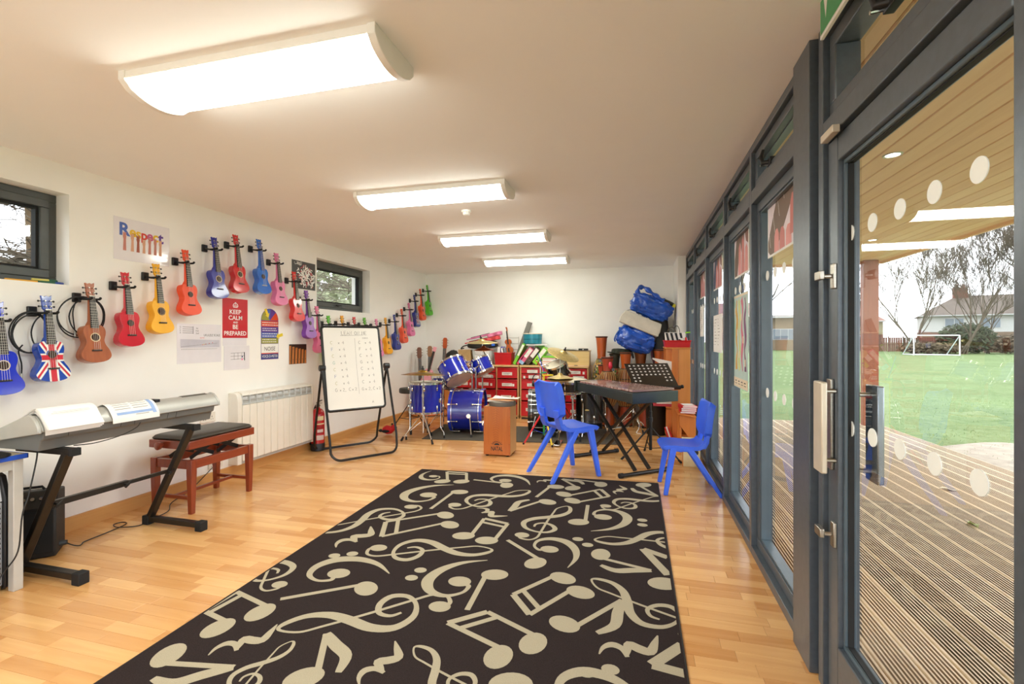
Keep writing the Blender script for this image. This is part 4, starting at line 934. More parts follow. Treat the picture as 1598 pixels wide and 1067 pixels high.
def motif(kind, pts, mir):
    class LB_(MB):
        def add(s, vs, fs):
            s.k = getattr(s, 'k', 0) + 1; return MB.add(s, [(v[0], v[1] + s.k * 7e-5 + i * 4e-6, v[2]) for i, v in enumerate(vs)], fs)
    mb = LB_(); ZT = Matrix(((1, 0, 0, 0), (0, 0, 1, 0), (0, 1, 0, 0), (0, 0, 0, 1)))
    mb.M = ZT                                       # (x, y=height, z=depth) -> floor
    V = lambda p: Vector(p)
    def head(c, d, r=.072): 
        a = math.atan2(d[1], d[0]) - PI / 2 + .35; mb.disc(c[0], c[1], r * 1.05, r * .80, 0, 22, a)
    def stem(c, e, r=.06, wd=.028):
        d = (V(e) - V(c)).normalized(); q = Vector((d.y, -d.x)); o = V(c) + q * (r * .78); f = V(e)
        mb.rib([o, f], wd); return f
    if kind == 'C': head(pts[0], V(pts[1]) - V(pts[0])); stem(*pts)
    if kind == 'Q':
        head(pts[0], V(pts[1]) - V(pts[0])); e = stem(pts[0], pts[1]); f = V(pts[2]); m_ = (e + f) / 2 + (V(pts[0]) - e) * .10
        k_ = f - e; side = Vector((-k_.y, k_.x)).normalized(); sgn = -1 if side.dot(V(pts[0]) - e) > 0 else 1
        mb.rib(spline([e, e + k_ * .35 + side * sgn * .02, e + k_ * .7 + side * sgn * .045, f], 5), [.02 + .035 * math.sin(PI * (.15 + .8 * i / 15)) for i in range(16)])
    if kind == 'B':
        h1, h2, s1, s2 = map(V, pts)
        head(h1, s1 - h1); head(h2, s2 - h2); a = stem(h1, s1); b = stem(h2, s2)
        mb.rib([a, b], .034); d1, d2 = (h1 - s1) * .20, (h2 - s2) * .20
        mb.rib([a + d1, b + d2], .028)
    if kind == 'S': mb.rib(pts, .05)
    if kind == 'D': mb.disc(pts[0][0], pts[0][1], .085, .065, 0, 22, .3)
    if kind == 'O': mb.disc(pts[0][0], pts[0][1], .036, .03, 0, 16)
    if kind in 'TF':
        f, s_ = sim(pts[0], pts[1], *(((-.08, .05), (.05, .98)) if kind == 'T' else ((0, 0), (-.05, -.48))), mir)
        path = GC if kind == 'T' else FC
        sp = spline([(p[0], p[1], p[2]) for p in path], 5)
        mb.rib([f(p.x, p.y) for p in sp], [max(.006, p.z * s_ * (1.0 if kind == 'T' else .9)) for p in sp])
        c = f(-.08, .065) if kind == 'T' else f(.02, 0); rr_ = s_ * (.065 if kind == 'T' else .10)
        mb.disc(c[0], c[1], rr_ * 1.1, rr_ * .9, 0, 20)
    if kind == 'R':
        f, s_ = sim(pts[0], pts[1], (-.03, 0), (-.16, 1), mir)
        for pth in (RC, RH):
            sp = spline(pth, 4); mb.rib([f(p.x, p.y) for p in sp], [p.z * s_ for p in sp])
    me = mb.mesh('music_note', False)
    bm = bmesh.new(); bm.from_mesh(me)
    for i in range(4):
        a, b = Vector(Q_[i]), Vector(Q_[(i + 1) % 4]); d = (b - a).normalized(); n_ = Vector((d.y, -d.x, 0)); p_ = Vector((a.x, a.y, 0)) - n_ * .012
        bmesh.ops.bisect_plane(bm, geom=bm.verts[:] + bm.edges[:] + bm.faces[:], plane_co=p_, plane_no=n_, clear_outer=True)
    for fc in bm.faces:
        if fc.normal.z < 0: fc.normal_flip()
    bm.to_mesh(me); bm.free()
    return me
NM = {'C': 'crotchet_motif', 'Q': 'quaver_motif', 'B': 'beamed_notes_motif', 'S': 'note_stem_motif', 'D': 'note_head_motif', 'O': 'dot_motif', 'T': 'treble_clef_motif', 'F': 'bass_clef_motif', 'R': 'rest_motif'}
for i, (k_, pts, mir) in enumerate(MOTIFS):
    me = motif(k_, pts, mir)
    if len(me.polygons): part(NM[k_], me, RUGN, t, loc=(0, 0, RZ + i * 1e-5))
# ------------------------------------------------------------------ blue moulded chairs
CHB = mat('blue_moulded_plastic', '#3a69ee', .38, var=.05, scale=5, bump=.05, bscale=300)
def chair(loc, rz, s, label):
    t = thing('chair', label, 'chair', loc, rz, 'blue moulded school chairs')
    def sect(c, n, wd, th, bow=0, k=10, fl=0):
        """one cross-section of the shell: width wd along x, thickness th along n, bowed by bow"""
        top = []; bot = []
        for i in range(k + 1):
            u = -1 + 2 * i / k; e = bow * u * u
            ed = th * (.5 if abs(u) < .93 else .5)
            f = fl * max(0, (abs(u) - .86) / .14)
            top.append(Vector((u * wd / 2, c[0], c[1])) + n * (e + ed)); bot.append(Vector((u * wd / 2, c[0], c[1])) + n * (e - ed - f))
        return top + bot[::-1]
    def sweep(path, fl=0):
        rings = []
        for i, (y, z, wd, th, bow) in enumerate(path):
            a, b = path[max(0, i - 1)], path[min(len(path) - 1, i + 1)]
            tn = Vector((0, b[0] - a[0], b[1] - a[1])).normalized(); n = Vector((0, -tn.z, tn.y))
            rings.append(sect((y, z), n, wd, th, bow, fl=fl))
        return MB().loft([[p * s for p in r] for r in rings])
    part('seat', sweep([(-.285, .432, .34, .016, .0), (-.278, .452, .385, .02, .004), (-.25, .464, .40, .02, .008), (-.15, .462, .405, .02, .012), (-.03, .448, .40, .02, .018), (.05, .446, .385, .02, .022), (.10, .462, .37, .02, .024), (.13, .50, .36, .02, .024)], .022), CHB, t, .004 * s)
    for sx in (-1, 1):
        part('back_post', MB().loft([[Vector((sx * x + dx, y + dy, z)) * s for dx, dy in ((-.045, -.014), (.045, -.014), (.045, .022), (-.045, .022))] for x, y, z in ((.135, .10, .455), (.135, .128, .51), (.132, .140, .58), (.13, .148, .64))]), CHB, t, .006 * s)
    part('backrest', sweep([(.138, .560, .24, .022, .012), (.140, .582, .35, .024, .02), (.143, .61, .41, .024, .026), (.150, .69, .42, .024, .028), (.162, .79, .415, .024, .026), (.174, .865, .40, .024, .022), (.180, .888, .38, .024, .018), (.188, .897, .36, .016, .016)], .045), CHB, t, .005 * s)
    for sx in (-1, 1):
        for y0, y1 in ((-.262, -.185), (.262, -.03)):
            a, b = Vector((sx * .218, y0, 0)), Vector((sx * .182, y1, .452)); d = Vector((0, 1, 0))
            r = lambda c, w_, q: [(c + Vector((-w_, -q, 0))) * s, (c + Vector((w_, -q, 0))) * s, (c + Vector((w_, q, 0))) * s, (c + Vector((-w_, q, 0))) * s]
            part('leg', MB().loft([r(a, .017, .021), r((a + b) / 2, .02, .026), r(b, .023, .032)]), CHB, t, .008 * s)
        part('side_rail', MB().loft([[Vector((sx * .182 + dx, y, z)) * s for dx, z in ((-.022, .425), (.022, .425), (.022, .458), (-.022, .458))] for y in (-.21, 0)]), CHB, t, .006 * s)
    part('under_brace', MB().cbox((0, -.11 * s, .43 * s), (.36 * s, .03 * s, .03 * s)), CHB, t, .004)
    return t
chair((-.685, 4.52, .012), 132, 1.0, 'blue plastic chair at the rug edge seen from behind, facing the xylophone')
chair((.445, 4.375, 0), -85, .862, 'smaller blue plastic chair seen from its side with its back to the glass wall')

# ------------------------------------------------------------------ xylophone
XBLK = mat('dark_green_black_lacquer', '#27302b', .3, var=.08)
XBAR = woodmat('rosewood_bar', '#6e4238', '#c09a90', .2, 'y', 3, rnd=.45, coat=.7)
t = thing('xylophone', 'large wooden xylophone on a black crossed stand behind the chairs', 'xylophone', (-.19, 5.08, 0), 129.3)
# local x runs from the narrow far end... near wide end at +x is reversed below: local +x = (-.624, .782) * +1
n0, n1 = -.56, .52          # near end, far end along x
wn_, wf = .54, .36
def half(u): return wn_ / 2 + (wf - wn_) / 2 * (u - n0) / (n1 - n0)
for s_ in (-1, 1):
    part('side_board', MB().loft([[(n0, s_ * (half(n0) - .02), 0.720), (n0, s_ * half(n0), 0.720), (n0, s_ * half(n0), 0.815), (n0, s_ * (half(n0) - .02), 0.815)], [(n1, s_ * (half(n1) - .02), 0.730), (n1, s_ * half(n1), 0.730), (n1, s_ * half(n1), 0.825), (n1, s_ * (half(n1) - .02), 0.825)]]), XBLK, t, .003)
part('end_board', MB().box(n0 - .02, n0, -half(n0) - .004, half(n0) + .004, 0.715, 0.820), XBLK, t, .004)
part('end_board', MB().box(n1, n1 + .025, -half(n1) - .02, half(n1) + .02, 0.720, 0.842), XBLK, t, .004)
for k in range(16):
    u = n0 + .035 + .064 * k; hh_ = half(u) * .95
    part('bar', MB().prism([(-hh_, 0.822), (hh_, 0.822), (hh_, 0.842), (hh_ * .3, 0.845), (-hh_ * .3, 0.845), (-hh_, 0.842)], u - .0245, u + .0245, 'x'), XBAR, t, .003)
part('bottom_panel', MB().box(n0, n1, -.10, .10, 0.720, 0.730), XBLK, t)
ST = mat('black_stand_tube', '#201c19', .3, metal=.3)
for s_ in (-1, 1):
    y = s_ * .085
    part('stand_leg', MB().bar((-.41, y + .02, .045), (.40, y + .02, .715), .038, .022, (0, 0, 1)), ST, t, .003)
    part('stand_leg', MB().bar((.41, y - .02, .045), (-.40, y - .02, .715), .038, .022, (0, 0, 1)), ST, t, .003)
for x in (-.43, .41):
    part('floor_tube', MB().cyl((x, -.29, .022), (x, .29, .022), .019, n=12), ST, t)
    for s_ in (-1, 1): part('end_cap', MB().cyl((x, s_ * .27, .024), (x, s_ * .31, .024), .024, n=12), RUBBER, t)
    part('top_tube', MB().cyl((x * .95, -.20, .706), (x * .95, .20, .706), .012, n=10), ST, t)
part('pivot_bolt', MB().cyl((0, -.14, .38), (0, .14, .38), .012, n=10), CHROME, t)
# ------------------------------------------------------------------ music stand
t = thing('music_stand', 'black orchestral music stand with a perforated desk behind the xylophone', 'music stand', (.15, 5.42, 0))
part('pole', MB().cyl((0, 0, .09), (0, 0, .52), .0165, n=12).cyl((0, 0, .5), (0, 0, .82), .011, n=12), BLACKM, t)
part('clamp', MB().cyl((0, 0, .40), (0, 0, .45), .024, n=12).cyl((-.02, 0, .425), (-.045, 0, .425), .01, n=8), BLACK, t)
for a in (100, 205, 335):
    c, q = math.cos(math.radians(a)), math.sin(math.radians(a))
    l = part('leg', MB().tube([(c * .02, q * .02, .33), (c * .09, q * .09, .26), (c * .33, q * .33, .012)], .009, 8), BLACKM, t)
    part('brace', MB().bar((c * .015, q * .015, .11), (c * .2, q * .2, .145), .012, .006), BLACKM, l)
    part('foot', MB().cyl((c * .31, q * .31, .03), (c * .345, q * .345, .0), .013, n=8), RUBBER, l)
dk = part('desk', MB().box(-.28, .28, -.002, .002, -.02, .345), mat('brown_black_steel', '#2a2118', .4, var=.06), t, .001, loc=(.07, -.04, .775), rot=(-41, 0, 31))
part('lip', MB().box(-.28, .28, -.055, .0, -.026, -.02).box(-.28, .28, -.057, -.053, -.026, -.008), BLACKM, dk, .002)
part('lip_end', MB().cyl((.277, -.045, -.018), (.29, -.045, -.018), .02, n=12), BLACK, dk)
hl = MB()
for r in range(6):
    for c in range(9):
        x, z = -.225 + .0562 * c, .312 - .042 * r
        if r < 4 or c in (0, 1, 7, 8): hl.disc(x, z, .0135, .0095, -.0026, 12)
tag(part('perforations', hl, mat('pale_hole_disc', '#dcd6cf', .8), dk), kind='stuff')  # flat pale discs drawn for the desk holes
part('bracket', MB().box(-.03, .03, .002, .02, .08, .16).cyl((0, .01, .05), (0, .04, .05), .02, n=10), BLACK, dk)
# ------------------------------------------------------------------ box drum with papers
CJ = woodmat('orange_cajon_ply', '#a04f1c', '#c4742f', .35, 'z', 3.2, coat=.2)
t = thing('box_drum', 'orange brown wooden box drum lettered NATAL with papers on top', 'drum', (-1.51, 5.05, 0), 1)
part('box', MB().box(-.152, .152, .006, .30, .02, .555), woodmat('pale_cajon_side', '#b98a54', '#d8b17c', .45, 'z', 3), t, .003)
part('front_plate', MB().box(-.155, .155, .0, .007, .018, .557), CJ, t, .002)
for x, y in ((-.12, .03), (.12, .03), (-.12, .27), (.12, .27)): part('foot', MB().cyl((x, y, 0), (x, y, .02), .016, n=10), RUBBER, t)
mm = MB(); put_letters(mm, 'NATAL', .0, .088, -.0012, .048, .135, bold=.02)
mm.poly([(x, z) for x, z in arcpts((0, .128), .032, 0, 180, 10, .022)], -.0013)
for a in range(15, 180, 21):
    c, q = math.cos(math.radians(a)), math.sin(math.radians(a)); mm.rib([(c * .042, .128 + q * .03), (c * .055, .128 + q * .042), (c * .069, .128 + q * .048)], [.008, .006, .002], -.0013)
part('emblem', mm, INK, t)
sc_ = MB()
for z in (.04, .14, .24, .34, .44, .54):
    for x in (-.145, .145): sc_.disc(x, z, .003, y=-.0009, n=8)
for x in (-.07, .07):
    for z in (.03, .545): sc_.disc(x, z, .003, y=-.0009, n=8)
tag(part('screws', sc_, INK, t), kind='stuff')
mm = MB()
for k in range(15): mm.rib([(-.045 + .006 * math.sin(k), .16 + .026 * k), (-.01, .175 + .026 * k), (.02 + .005 * math.cos(k), .155 + .026 * k)], .0025, -.0008)
part('grain_figure', mm, mat('dark_grain', '#8b4418', .4), t)
t = thing('hand_drum', 'grey rimmed shallow hand drum lying on the box drum', 'drum', (-1.485, 5.19, .5575))
part('shell', MB().lathe([(.15, 0), (.155, .01), (.155, .045), (.15, .05)], 28), mat('grey_drum_rim', '#6d6b66', .5), t)
part('skin', MB().lathe([(.15, .05), (.10, .052)], 28), mat('drum_skin', '#cfc6b0', .6), t)
for k, (x, y, rz, c, lb) in enumerate(((-1.50, 5.18, 12, PAPER, 'lowest white sheet on the hand drum'), (-1.47, 5.16, -14, mat('orange_paper', '#eab07a', .7), 'orange sheet among the papers on the hand drum'), (-1.44, 5.2, 6, mat('cream_paper', '#e9dfd2', .7), 'top cream sheet on the hand drum, nearest the shelves'))):
    pm_ = MB().grid(lambda u, v: ((u - .5) * .30, (v - .5) * .21, .012 * math.sin(u * 4 + k) * v), 8, 5)
    o = solid('paper_sheet', pm_, c, lb, 'paper', (x, y, .616 + .013 * k), (0, 0, rz), 'papers on the box drum'); so = o.modifiers.new('thick', 'SOLIDIFY'); so.thickness = .0015
# ------------------------------------------------------------------ drum kits
t = thing('floor_mat', 'dark grey carpet mat under both drum kits', 'mat')
part('pile', MB().prism([(-2.72, 5.66), (-.22, 5.98), (-.32, 6.98), (-2.85, 6.72)], .0005, .008, 'z'), mat('grey_carpet_mat', '#5a5347', .95, var=.3, scale=120, bump=.5, bscale=300), t)
MZ = .008
DBLUE = mat('blue_drum_wrap', '#1430c8', .16, coat=.7, var=.05, tint='#0d1c8c', scale=2)
DDARK = mat('dark_blue_drum_wrap', '#0e2090', .16, coat=.7, var=.05)
DBLK = mat('black_drum_wrap', '#1c1c1a', .2, coat=.5)
HEADB = mat('clear_drum_head', '#d5b596', .3, var=.05)
HEADW = mat('white_drum_head', '#ded5bd', .45, var=.03)
def orient(c, ax):
    z = Vector(ax).normalized(); x = Vector((0, 0, 1)).cross(z) if abs(z.z) < .95 else Vector((1, 0, 0)); x.normalize(); y = z.cross(x)
    return Matrix(((x.x, y.x, z.x, c[0]), (x.y, y.y, z.y, c[1]), (x.z, y.z, z.z, c[2]), (0, 0, 0, 1)))
def drum_parts(t, c, ax, r, ln, shell, hoop=CHROME, top=HEADW, bot=HEADB, lugs=6, rods=True, hoopw=.022):
    """c: centre in the thing's space, ax: from the lower to the upper head"""
    M = orient(c, ax)
    def P(name, fn, m_, par=t, **k):
        mb = MB(); mb.M = M; fn(mb); return part(name, mb, m_, par, **k)
    P('shell', lambda b: b.lathe([(r, -ln / 2 + .012), (r, ln / 2 - .012)], 36), shell)
    for s_, hm in ((1, top), (-1, bot)):
        z = s_ * ln / 2
        P('hoop', lambda b: b.lathe([(r - .004, z - s_ * hoopw), (r + .012, z - s_ * hoopw), (r + .012, z + s_ * .004), (r - .004, z + s_ * .004), (r - .004, z - s_ * hoopw)], 36, False), hoop)
        P('drum_head', lambda b: b.lathe([(r - .003, z - s_ * .003), (.01, z - s_ * .002)], 36), hm)
    for k in range(lugs):
        a = 2 * PI * k / lugs + .35; x, y = math.cos(a), math.sin(a)
        for s_ in (1, -1):
            z = s_ * (ln / 2 - .075) if ln > .2 else 0
            lg = P('lug', lambda b: b.ball((x * (r + .012), y * (r + .012), z), (.014, .014, .03), 8, 6), CHROME)
            if rods: P('tension_rod', lambda b: b.cyl((x * (r + .016), y * (r + .016), z), (x * (r + .016), y * (r + .016), s_ * ln / 2), .0035, n=6), CHROME, lg)
            if ln <= .2: break
def tripod(t, c, zt, spread, angs, r=.009, z0=0):
    for a in angs:
        x, y = math.cos(math.radians(a)), math.sin(math.radians(a))
        l = part('leg', MB().tube([(c[0] + x * .015, c[1] + y * .015, zt), (c[0] + x * spread, c[1] + y * spread, z0 + .02)], r * .8, 8).tube([(c[0] + x * .03, c[1] + y * .03, zt - .1), (c[0] + x * spread * .62, c[1] + y * spread * .62, z0 + zt * .38)], r * .5, 6), CHROME, t)
        part('rubber_foot', MB().tube([(c[0] + x * (spread - .02), c[1] + y * (spread - .02), z0 + .055), (c[0] + x * (spread + .01), c[1] + y * (spread + .01), z0)], [.011, .016], 8), RUBBER, l)
# floor tom
t = thing('floor_tom', 'blue sparkle floor tom on chrome legs, nearest drum of the blue kit', 'drum', (-2.735, 5.82, 0))
drum_parts(t, (0, 0, .535), (0, 0, 1), .215, .40, DBLUE, lugs=8)
for a in (-125, -10, 110):
    x, y = math.cos(math.radians(a)), math.sin(math.radians(a))
    l = part('leg', MB().tube([(x * .235, y * .235, .60), (x * .235, y * .235, .16), (x * .245, y * .245, .13), (x * .285, y * .285, .08), (x * .29, y * .29, .03)], .0065, 8), CHROME, t)
    part('leg_bracket', MB().cbox((x * .228, y * .228, .50), (.035, .035, .06)), CHROME, l, .008)
    part('rubber_foot', MB().cyl((x * .29, y * .29, .0 if a != -10 else .0085), (x * .29, y * .29, .045), .014, .011, 10), RUBBER, l)
BRZ = mat('bronze_cymbal', '#b08a3c', .28, metal=.9, var=.15, scale=30)
BRZ2 = mat('pale_brass_cymbal', '#d0b878', .3, metal=.75, var=.1, scale=30)
CPR = mat('copper_cymbal', '#b5683a', .3, metal=.8, var=.1)
def cymbal(t, c, ax, r, m_, felt=True):
    M = orient(c, ax); mb = MB(); mb.M = M
    mb.lathe([(r, -.004), (r * .99, -.001), (r * .6, .022), (r * .24, .036), (r * .2, .05), (r * .1, .062), (.012, .066), (.008, .064), (r * .1, .058), (r * .2, .046), (r * .25, .032), (r * .6, .018)], 40)
    o = part('cymbal', mb, m_, t)
    if felt:
        mb = MB(); mb.M = M; mb.lathe([(.018, .066), (.02, .085)], 12).cyl((0, 0, .08), (0, 0, .115), .01, n=8); part('wing_nut', mb, BLACK, t)
t = thing('cymbal_stand', 'chrome stand with a large bronze ride cymbal in front of the floor tom', 'cymbal', (-2.67, 5.60, 0))
part('pole', MB().cyl((0, 0, .10), (0, 0, .60), .012, n=12).cyl((0, 0, .58), (0, 0, .85), .0085, n=10), CHROME, t)
part('height_clamp', MB().cyl((0, 0, .565), (0, 0, .60), .018, n=12), CHROME, t)
tripod(t, (0, 0), .34, .27, (-40, 200, 92), .009)
cymbal(t, (0, 0, .85), (-.10, .06, .99), .283, BRZ)
# bass drum with toms
t = thing('bass_drum', 'blue bass drum lying on its side with two tilted blue toms mounted on top', 'drum', (-2.29, 6.25, 0))
HOOPB = mat('blue_drum_hoop', '#1a35b8', .25, coat=.4)
ax = Vector((.985, .17, 0)); cb = Vector((0, 0, .315))
M = orient(cb, ax)
def BD(name, fn, m_, par=None, **k):
    mb = MB(); mb.M = M; fn(mb); return part(name, mb, m_, par or t, **k)
def bass(shell, hoop, r, ln, claws, front):
    BD('shell', lambda b: b.lathe([(r, -ln / 2), (r, ln / 2)], 44), shell)
    for s_ in (-1, 1):
        z = s_ * ln / 2
        BD('hoop', lambda b: b.lathe([(r - .005, z), (r + .012, z), (r + .012, z + s_ * .042), (r - .005, z + s_ * .042), (r - .005, z)], 44, False), hoop)
        BD('hoop_ring', lambda b: b.tube([((r + .006) * math.cos(a), (r + .006) * math.sin(a), z - s_ * .004) for a in [2 * PI * i / 44 for i in range(44)]], .0055, 6, closed=True), CHROME)
        BD('drum_head', lambda b: b.lathe([(r - .004, z + s_ * .02), (.02, z + s_ * .022)], 44), front)
        for k in range(claws):
            a = 2 * PI * (k + .5) / claws; x, y = math.cos(a) * (r + .018), math.sin(a) * (r + .018)
            BD('claw_rod', lambda b: b.cyl((x, y, z + s_ * .04), (x, y, z - s_ * .075), .005, n=8).ball((x, y, z - s_ * .08), (.012, .012, .018), 8, 6).cbox((x, y, z + s_ * .03), (.02, .02, .03)), CHROME)
bass(DDARK, HOOPB, .285, .38, 8, DBLK)
for s_, yy in ((-1, -.30), (1, .30)):
    l = part('spur', MB().tube([(.12, yy * .9, .28), (.17, yy * 1.15, MZ + .02)], .009, 8), CHROME, t)
    part('spur_bracket', MB().tube([(.11, yy * .92, .28), (.115, yy * 1.02, .28)], .03, 12), CHROME, l)
    part('spur_tip', MB().cyl((.165, yy * 1.14, .04), (.175, yy * 1.165, MZ), .013, n=8), RUBBER, l)
part('tom_mount', MB().cyl((.05, .02, .58), (.05, .02, .98), .012, n=10).cyl((.10, .04, .58), (.10, .04, .92), .012, n=10).cbox((.075, .03, .60), (.14, .08, .03)).cbox((.06, .03, .88), (.10, .05, .06)).tube([(.05, .02, .97), (.02, .0, 1.0), (-.05, .0, .98)], .011, 8).tube([(.10, .04, .90), (.14, .1, .95), (.16, .16, .93)], .011, 8), CHROME, t)
axt = Vector((-.525, .28, .78))
drum_parts(t, (-.165, -.09, .86), axt, .19, .29, DBLUE, lugs=6)
drum_parts(t, (.13, .22, .92), Vector((-.45, .10, .85)), .145, .22, DBLUE, lugs=5)
# snare, throne, upper cymbals
t = thing('snare_drum', 'small blue snare drum on a stand between floor tom and bass drum', 'drum', (-2.735, 6.42, 0))
drum_parts(t, (0, 0, .69), (-.1, .12, 1), .155, .13, DBLUE, lugs=6)
part('basket', MB().tube([(.17 * math.cos(a), .17 * math.sin(a), .60) for a in [2 * PI * i / 20 for i in range(20)]], .007, 6, closed=True).cyl((-.17, 0, .60), (.17, 0, .60), .007, n=6).cyl((0, -.17, .60), (0, .17, .60), .007, n=6), CHROME, t)
part('pole', MB().cyl((0, 0, .10), (0, 0, .60), .012, n=10), CHROME, t)
tripod(t, (0, 0), .32, .24, (-70, 60, 180), .008)
t = thing('drum_throne', 'round dark padded drum stool half hidden by the whiteboard', 'stool', (-3.13, 6.13, 0))
part('seat', MB().lathe([(.14, .545), (.15, .555), (.15, .60), (.14, .615), (.08, .62)], 28), mat('dark_grey_vinyl', '#38362f', .5), t)
part('pole', MB().cyl((0, 0, .15), (0, 0, .55), .014, n=10), CHROME, t)
for a in (-60, 60, 180):
    x, y = math.cos(math.radians(a)), math.sin(math.radians(a))
    l = part('leg', MB().bar((x * .02, y * .02, .38), (x * .27, y * .27, .03), .022, .008), BLACKM, t)
    part('brace', MB().bar((x * .02, y * .02, .17), (x * .17, y * .17, .18), .016, .006), BLACKM, l)
    part('rubber_foot', MB().cyl((x * .26, y * .26, .055), (x * .28, y * .28, 0), .017, n=8), RUBBER, l)
t = thing('crash_cymbal_stand', 'chrome stand behind the blue toms carrying a tilted crash and a smaller copper cymbal', 'cymbal', (-2.215, 6.66, 0))
part('pole', MB().cyl((0, 0, .10), (0, 0, 1.10), .012, n=10).cyl((0, 0, 1.08), (0, 0, 1.27), .007, n=8), CHROME, t)
tripod(t, (0, 0), .34, .25, (70, 190, 310), .008, MZ)
cymbal(t, (.0, 0, 1.255), (-.30, -.05, .95), .235, BRZ2); cymbal(t, (.02, 0, 1.15), (-.05, -.06, 1), .15, CPR, False)
part('boom_arm', MB().bar((.01, -.01, 1.16), (.13, -.03, .90), .014, .010), BLACKM, t)
# black kit
HOOPK = mat('black_drum_hoop', '#262623', .25, coat=.4)
t = thing('bass_drum', 'black bass drum with chrome rods behind the box drum', 'drum', (-1.265, 6.50, 0))
ax = Vector((.985, .17, 0)); M = orient(Vector((0, 0, .315)), ax)
bass(DBLK, HOOPK, .285, .32, 8, DBLK)
for k in range(5):
    a = 2 * PI * (k + .5) / 8 + PI * .62
    BD('long_rod', lambda b: b.cyl((math.cos(a) * .297, math.sin(a) * .297, -.12), (math.cos(a) * .297, math.sin(a) * .297, .14), .006, n=8), CHROME)
for s_, yy in ((-1, -.30), (1, .30)):
    part('spur', MB().tube([(-.05, yy * .95, .28), (-.10, yy * 1.2, MZ)], .009, 8), CHROME, t)
part('tom_mount', MB().cyl((-.04, .0, .58), (-.04, 0, .96), .013, n=10).ball((-.04, 0, .97), .03, 10, 7).tube([(-.04, 0, .93), (.03, .0, .95), (.09, .02, .92)], .011, 8), CHROME, t)
drum_parts(t, (.20, .04, .88), Vector((-.28, -.33, .9)), .15, .19, DBLK, lugs=6, bot=HEADW)
t = thing('snare_drum', 'black snare drum with a cream head on a chrome stand behind the blue chair', 'drum', (-.815, 6.22, 0))
drum_parts(t, (0, 0, .695), (.08, -.12, 1), .172, .15, DBLK, lugs=8)
part('basket', MB().tube([(.185 * math.cos(a), .185 * math.sin(a), .60 + .02 * math.cos(a)) for a in [2 * PI * i / 22 for i in range(22)]], .008, 6, closed=True).cyl((-.18, 0, .59), (.18, 0, .61), .008, n=6).cyl((0, -.18, .60), (0, .18, .60), .008, n=6), CHROME, t)
part('pole', MB().cyl((0, 0, .10), (0, 0, .60), .013, n=10).ball((0, 0, .56), .028, 8, 6), CHROME, t)
tripod(t, (0, 0), .30, .24, (-60, 60, 180), .008, MZ)
t = thing('hi_hat_stand', 'pale brass hi-hat pair on a chrome stand above the black snare', 'cymbal', (-.945, 5.98, 0))
part('pole', MB().cyl((0, 0, .12), (0, 0, .80), .012, n=10).cyl((0, 0, .78), (0, 0, 1.07), .004, n=8), CHROME, t)
tripod(t, (0, 0), .30, .24, (-85, 40, 170), .008, MZ)
cymbal(t, (0, 0, .815), (0, .03, 1), .172, BRZ2, False); cymbal(t, (0, 0, .795), (0, .03, -1), .172, BRZ2, False)
part('clutch', MB().cyl((0, 0, .875), (0, 0, .91), .011, n=10), CHROME, t)
part('pedal', MB().box(-.04, .04, -.30, -.02, MZ + .004, MZ + .018), CHROME, t, .004)
t = thing('crash_cymbal_stand', 'pale cymbal tilted steeply on a stand behind the black drums', 'cymbal', (-.99, 6.66, 0))
part('pole', MB().cyl((0, 0, .10), (0, 0, .98), .012, n=10).bar((0, 0, .96), (-.02, 0, 1.09), .014, .012), CHROME, t)
tripod(t, (0, 0), .34, .25, (50, 170, 290), .008, MZ)
cymbal(t, (-.02, 0, 1.09), (.36, -.22, .88), .235, BRZ2)
t = thing('floor_tom', 'black floor tom behind the black snare', 'drum', (-.62, 6.55, 0))
drum_parts(t, (0, 0, .38), (0, 0, 1), .20, .38, DBLK, lugs=8, hoop=HOOPK)
for a in (-110, 20, 140):
    x, y = math.cos(math.radians(a)), math.sin(math.radians(a))
    part('leg', MB().tube([(x * .215, y * .215, .45), (x * .215, y * .215, .12), (x * .25, y * .25, MZ)], .008, 8), CHROME, t)
part('badge', MB().ball((-.02, -.2035, .36), (.03, .004, .012), 10, 6), BRZ2, t)
# colourful stand with headphones
t = thing('colourful_stand', 'slim music stand with red, yellow, green and blue tubes behind the first chair', 'music stand', (-1.135, 5.88, 0))
CT = {k: mat('tube_' + k, v, .35) for k, v in (('red', '#d8242a'), ('yellow', '#e7c922'), ('green', '#16904a'), ('blue', '#2445c0'))}
part('upper_pole', MB().cyl((0, 0, .42), (0, 0, .86), .012, n=10), CT['yellow'], t); part('lower_pole', MB().cyl((0, 0, .10), (0, 0, .42), .013, n=10), CT['green'], t)
for a, k in ((225, 'red'), (-60, 'yellow'), (80, 'blue')):
    x, y = math.cos(math.radians(a)), math.sin(math.radians(a))
    l = part('leg', MB().tube([(x * .015, y * .015, .40), (x * .30, y * .30, MZ + .012)], .011, 8), CT[k], t)
    part('brace', MB().bar((x * .01, y * .01, .12), (x * .18, y * .18, .19), .010, .006), CT['blue'], l)
    part('rubber_foot', MB().ball((x * .305, y * .305, MZ + .014), .014, 8, 6), RUBBER, l)
part('tray_arm', MB().bar((-.02, 0, .855), (.12, -.02, .86), .03, .016), CT['yellow'], t); part('clip', MB().bar((-.03, .0, .885), (.03, .0, .89), .03, .02), CT['green'], t)
for k, (a, b) in (('blue', ((-.0, .02, .88), (-.09, .06, 1.13))), ('red', ((.03, .02, .86), (-.12, .05, 1.04)))): part('rod', MB().tube([a, b], .005, 6), CT[k], t)
t = thing('headphones', 'black headphones with red cushions hanging beside the yellow pole', 'headphones', (-1.22, 5.93, .80))
part('headband', MB().tube([(.075 * math.cos(a), .0, -.02 + .09 * math.sin(a)) for a in [PI * k / 14 for k in range(15)]], .006, 8), BLACK, t)
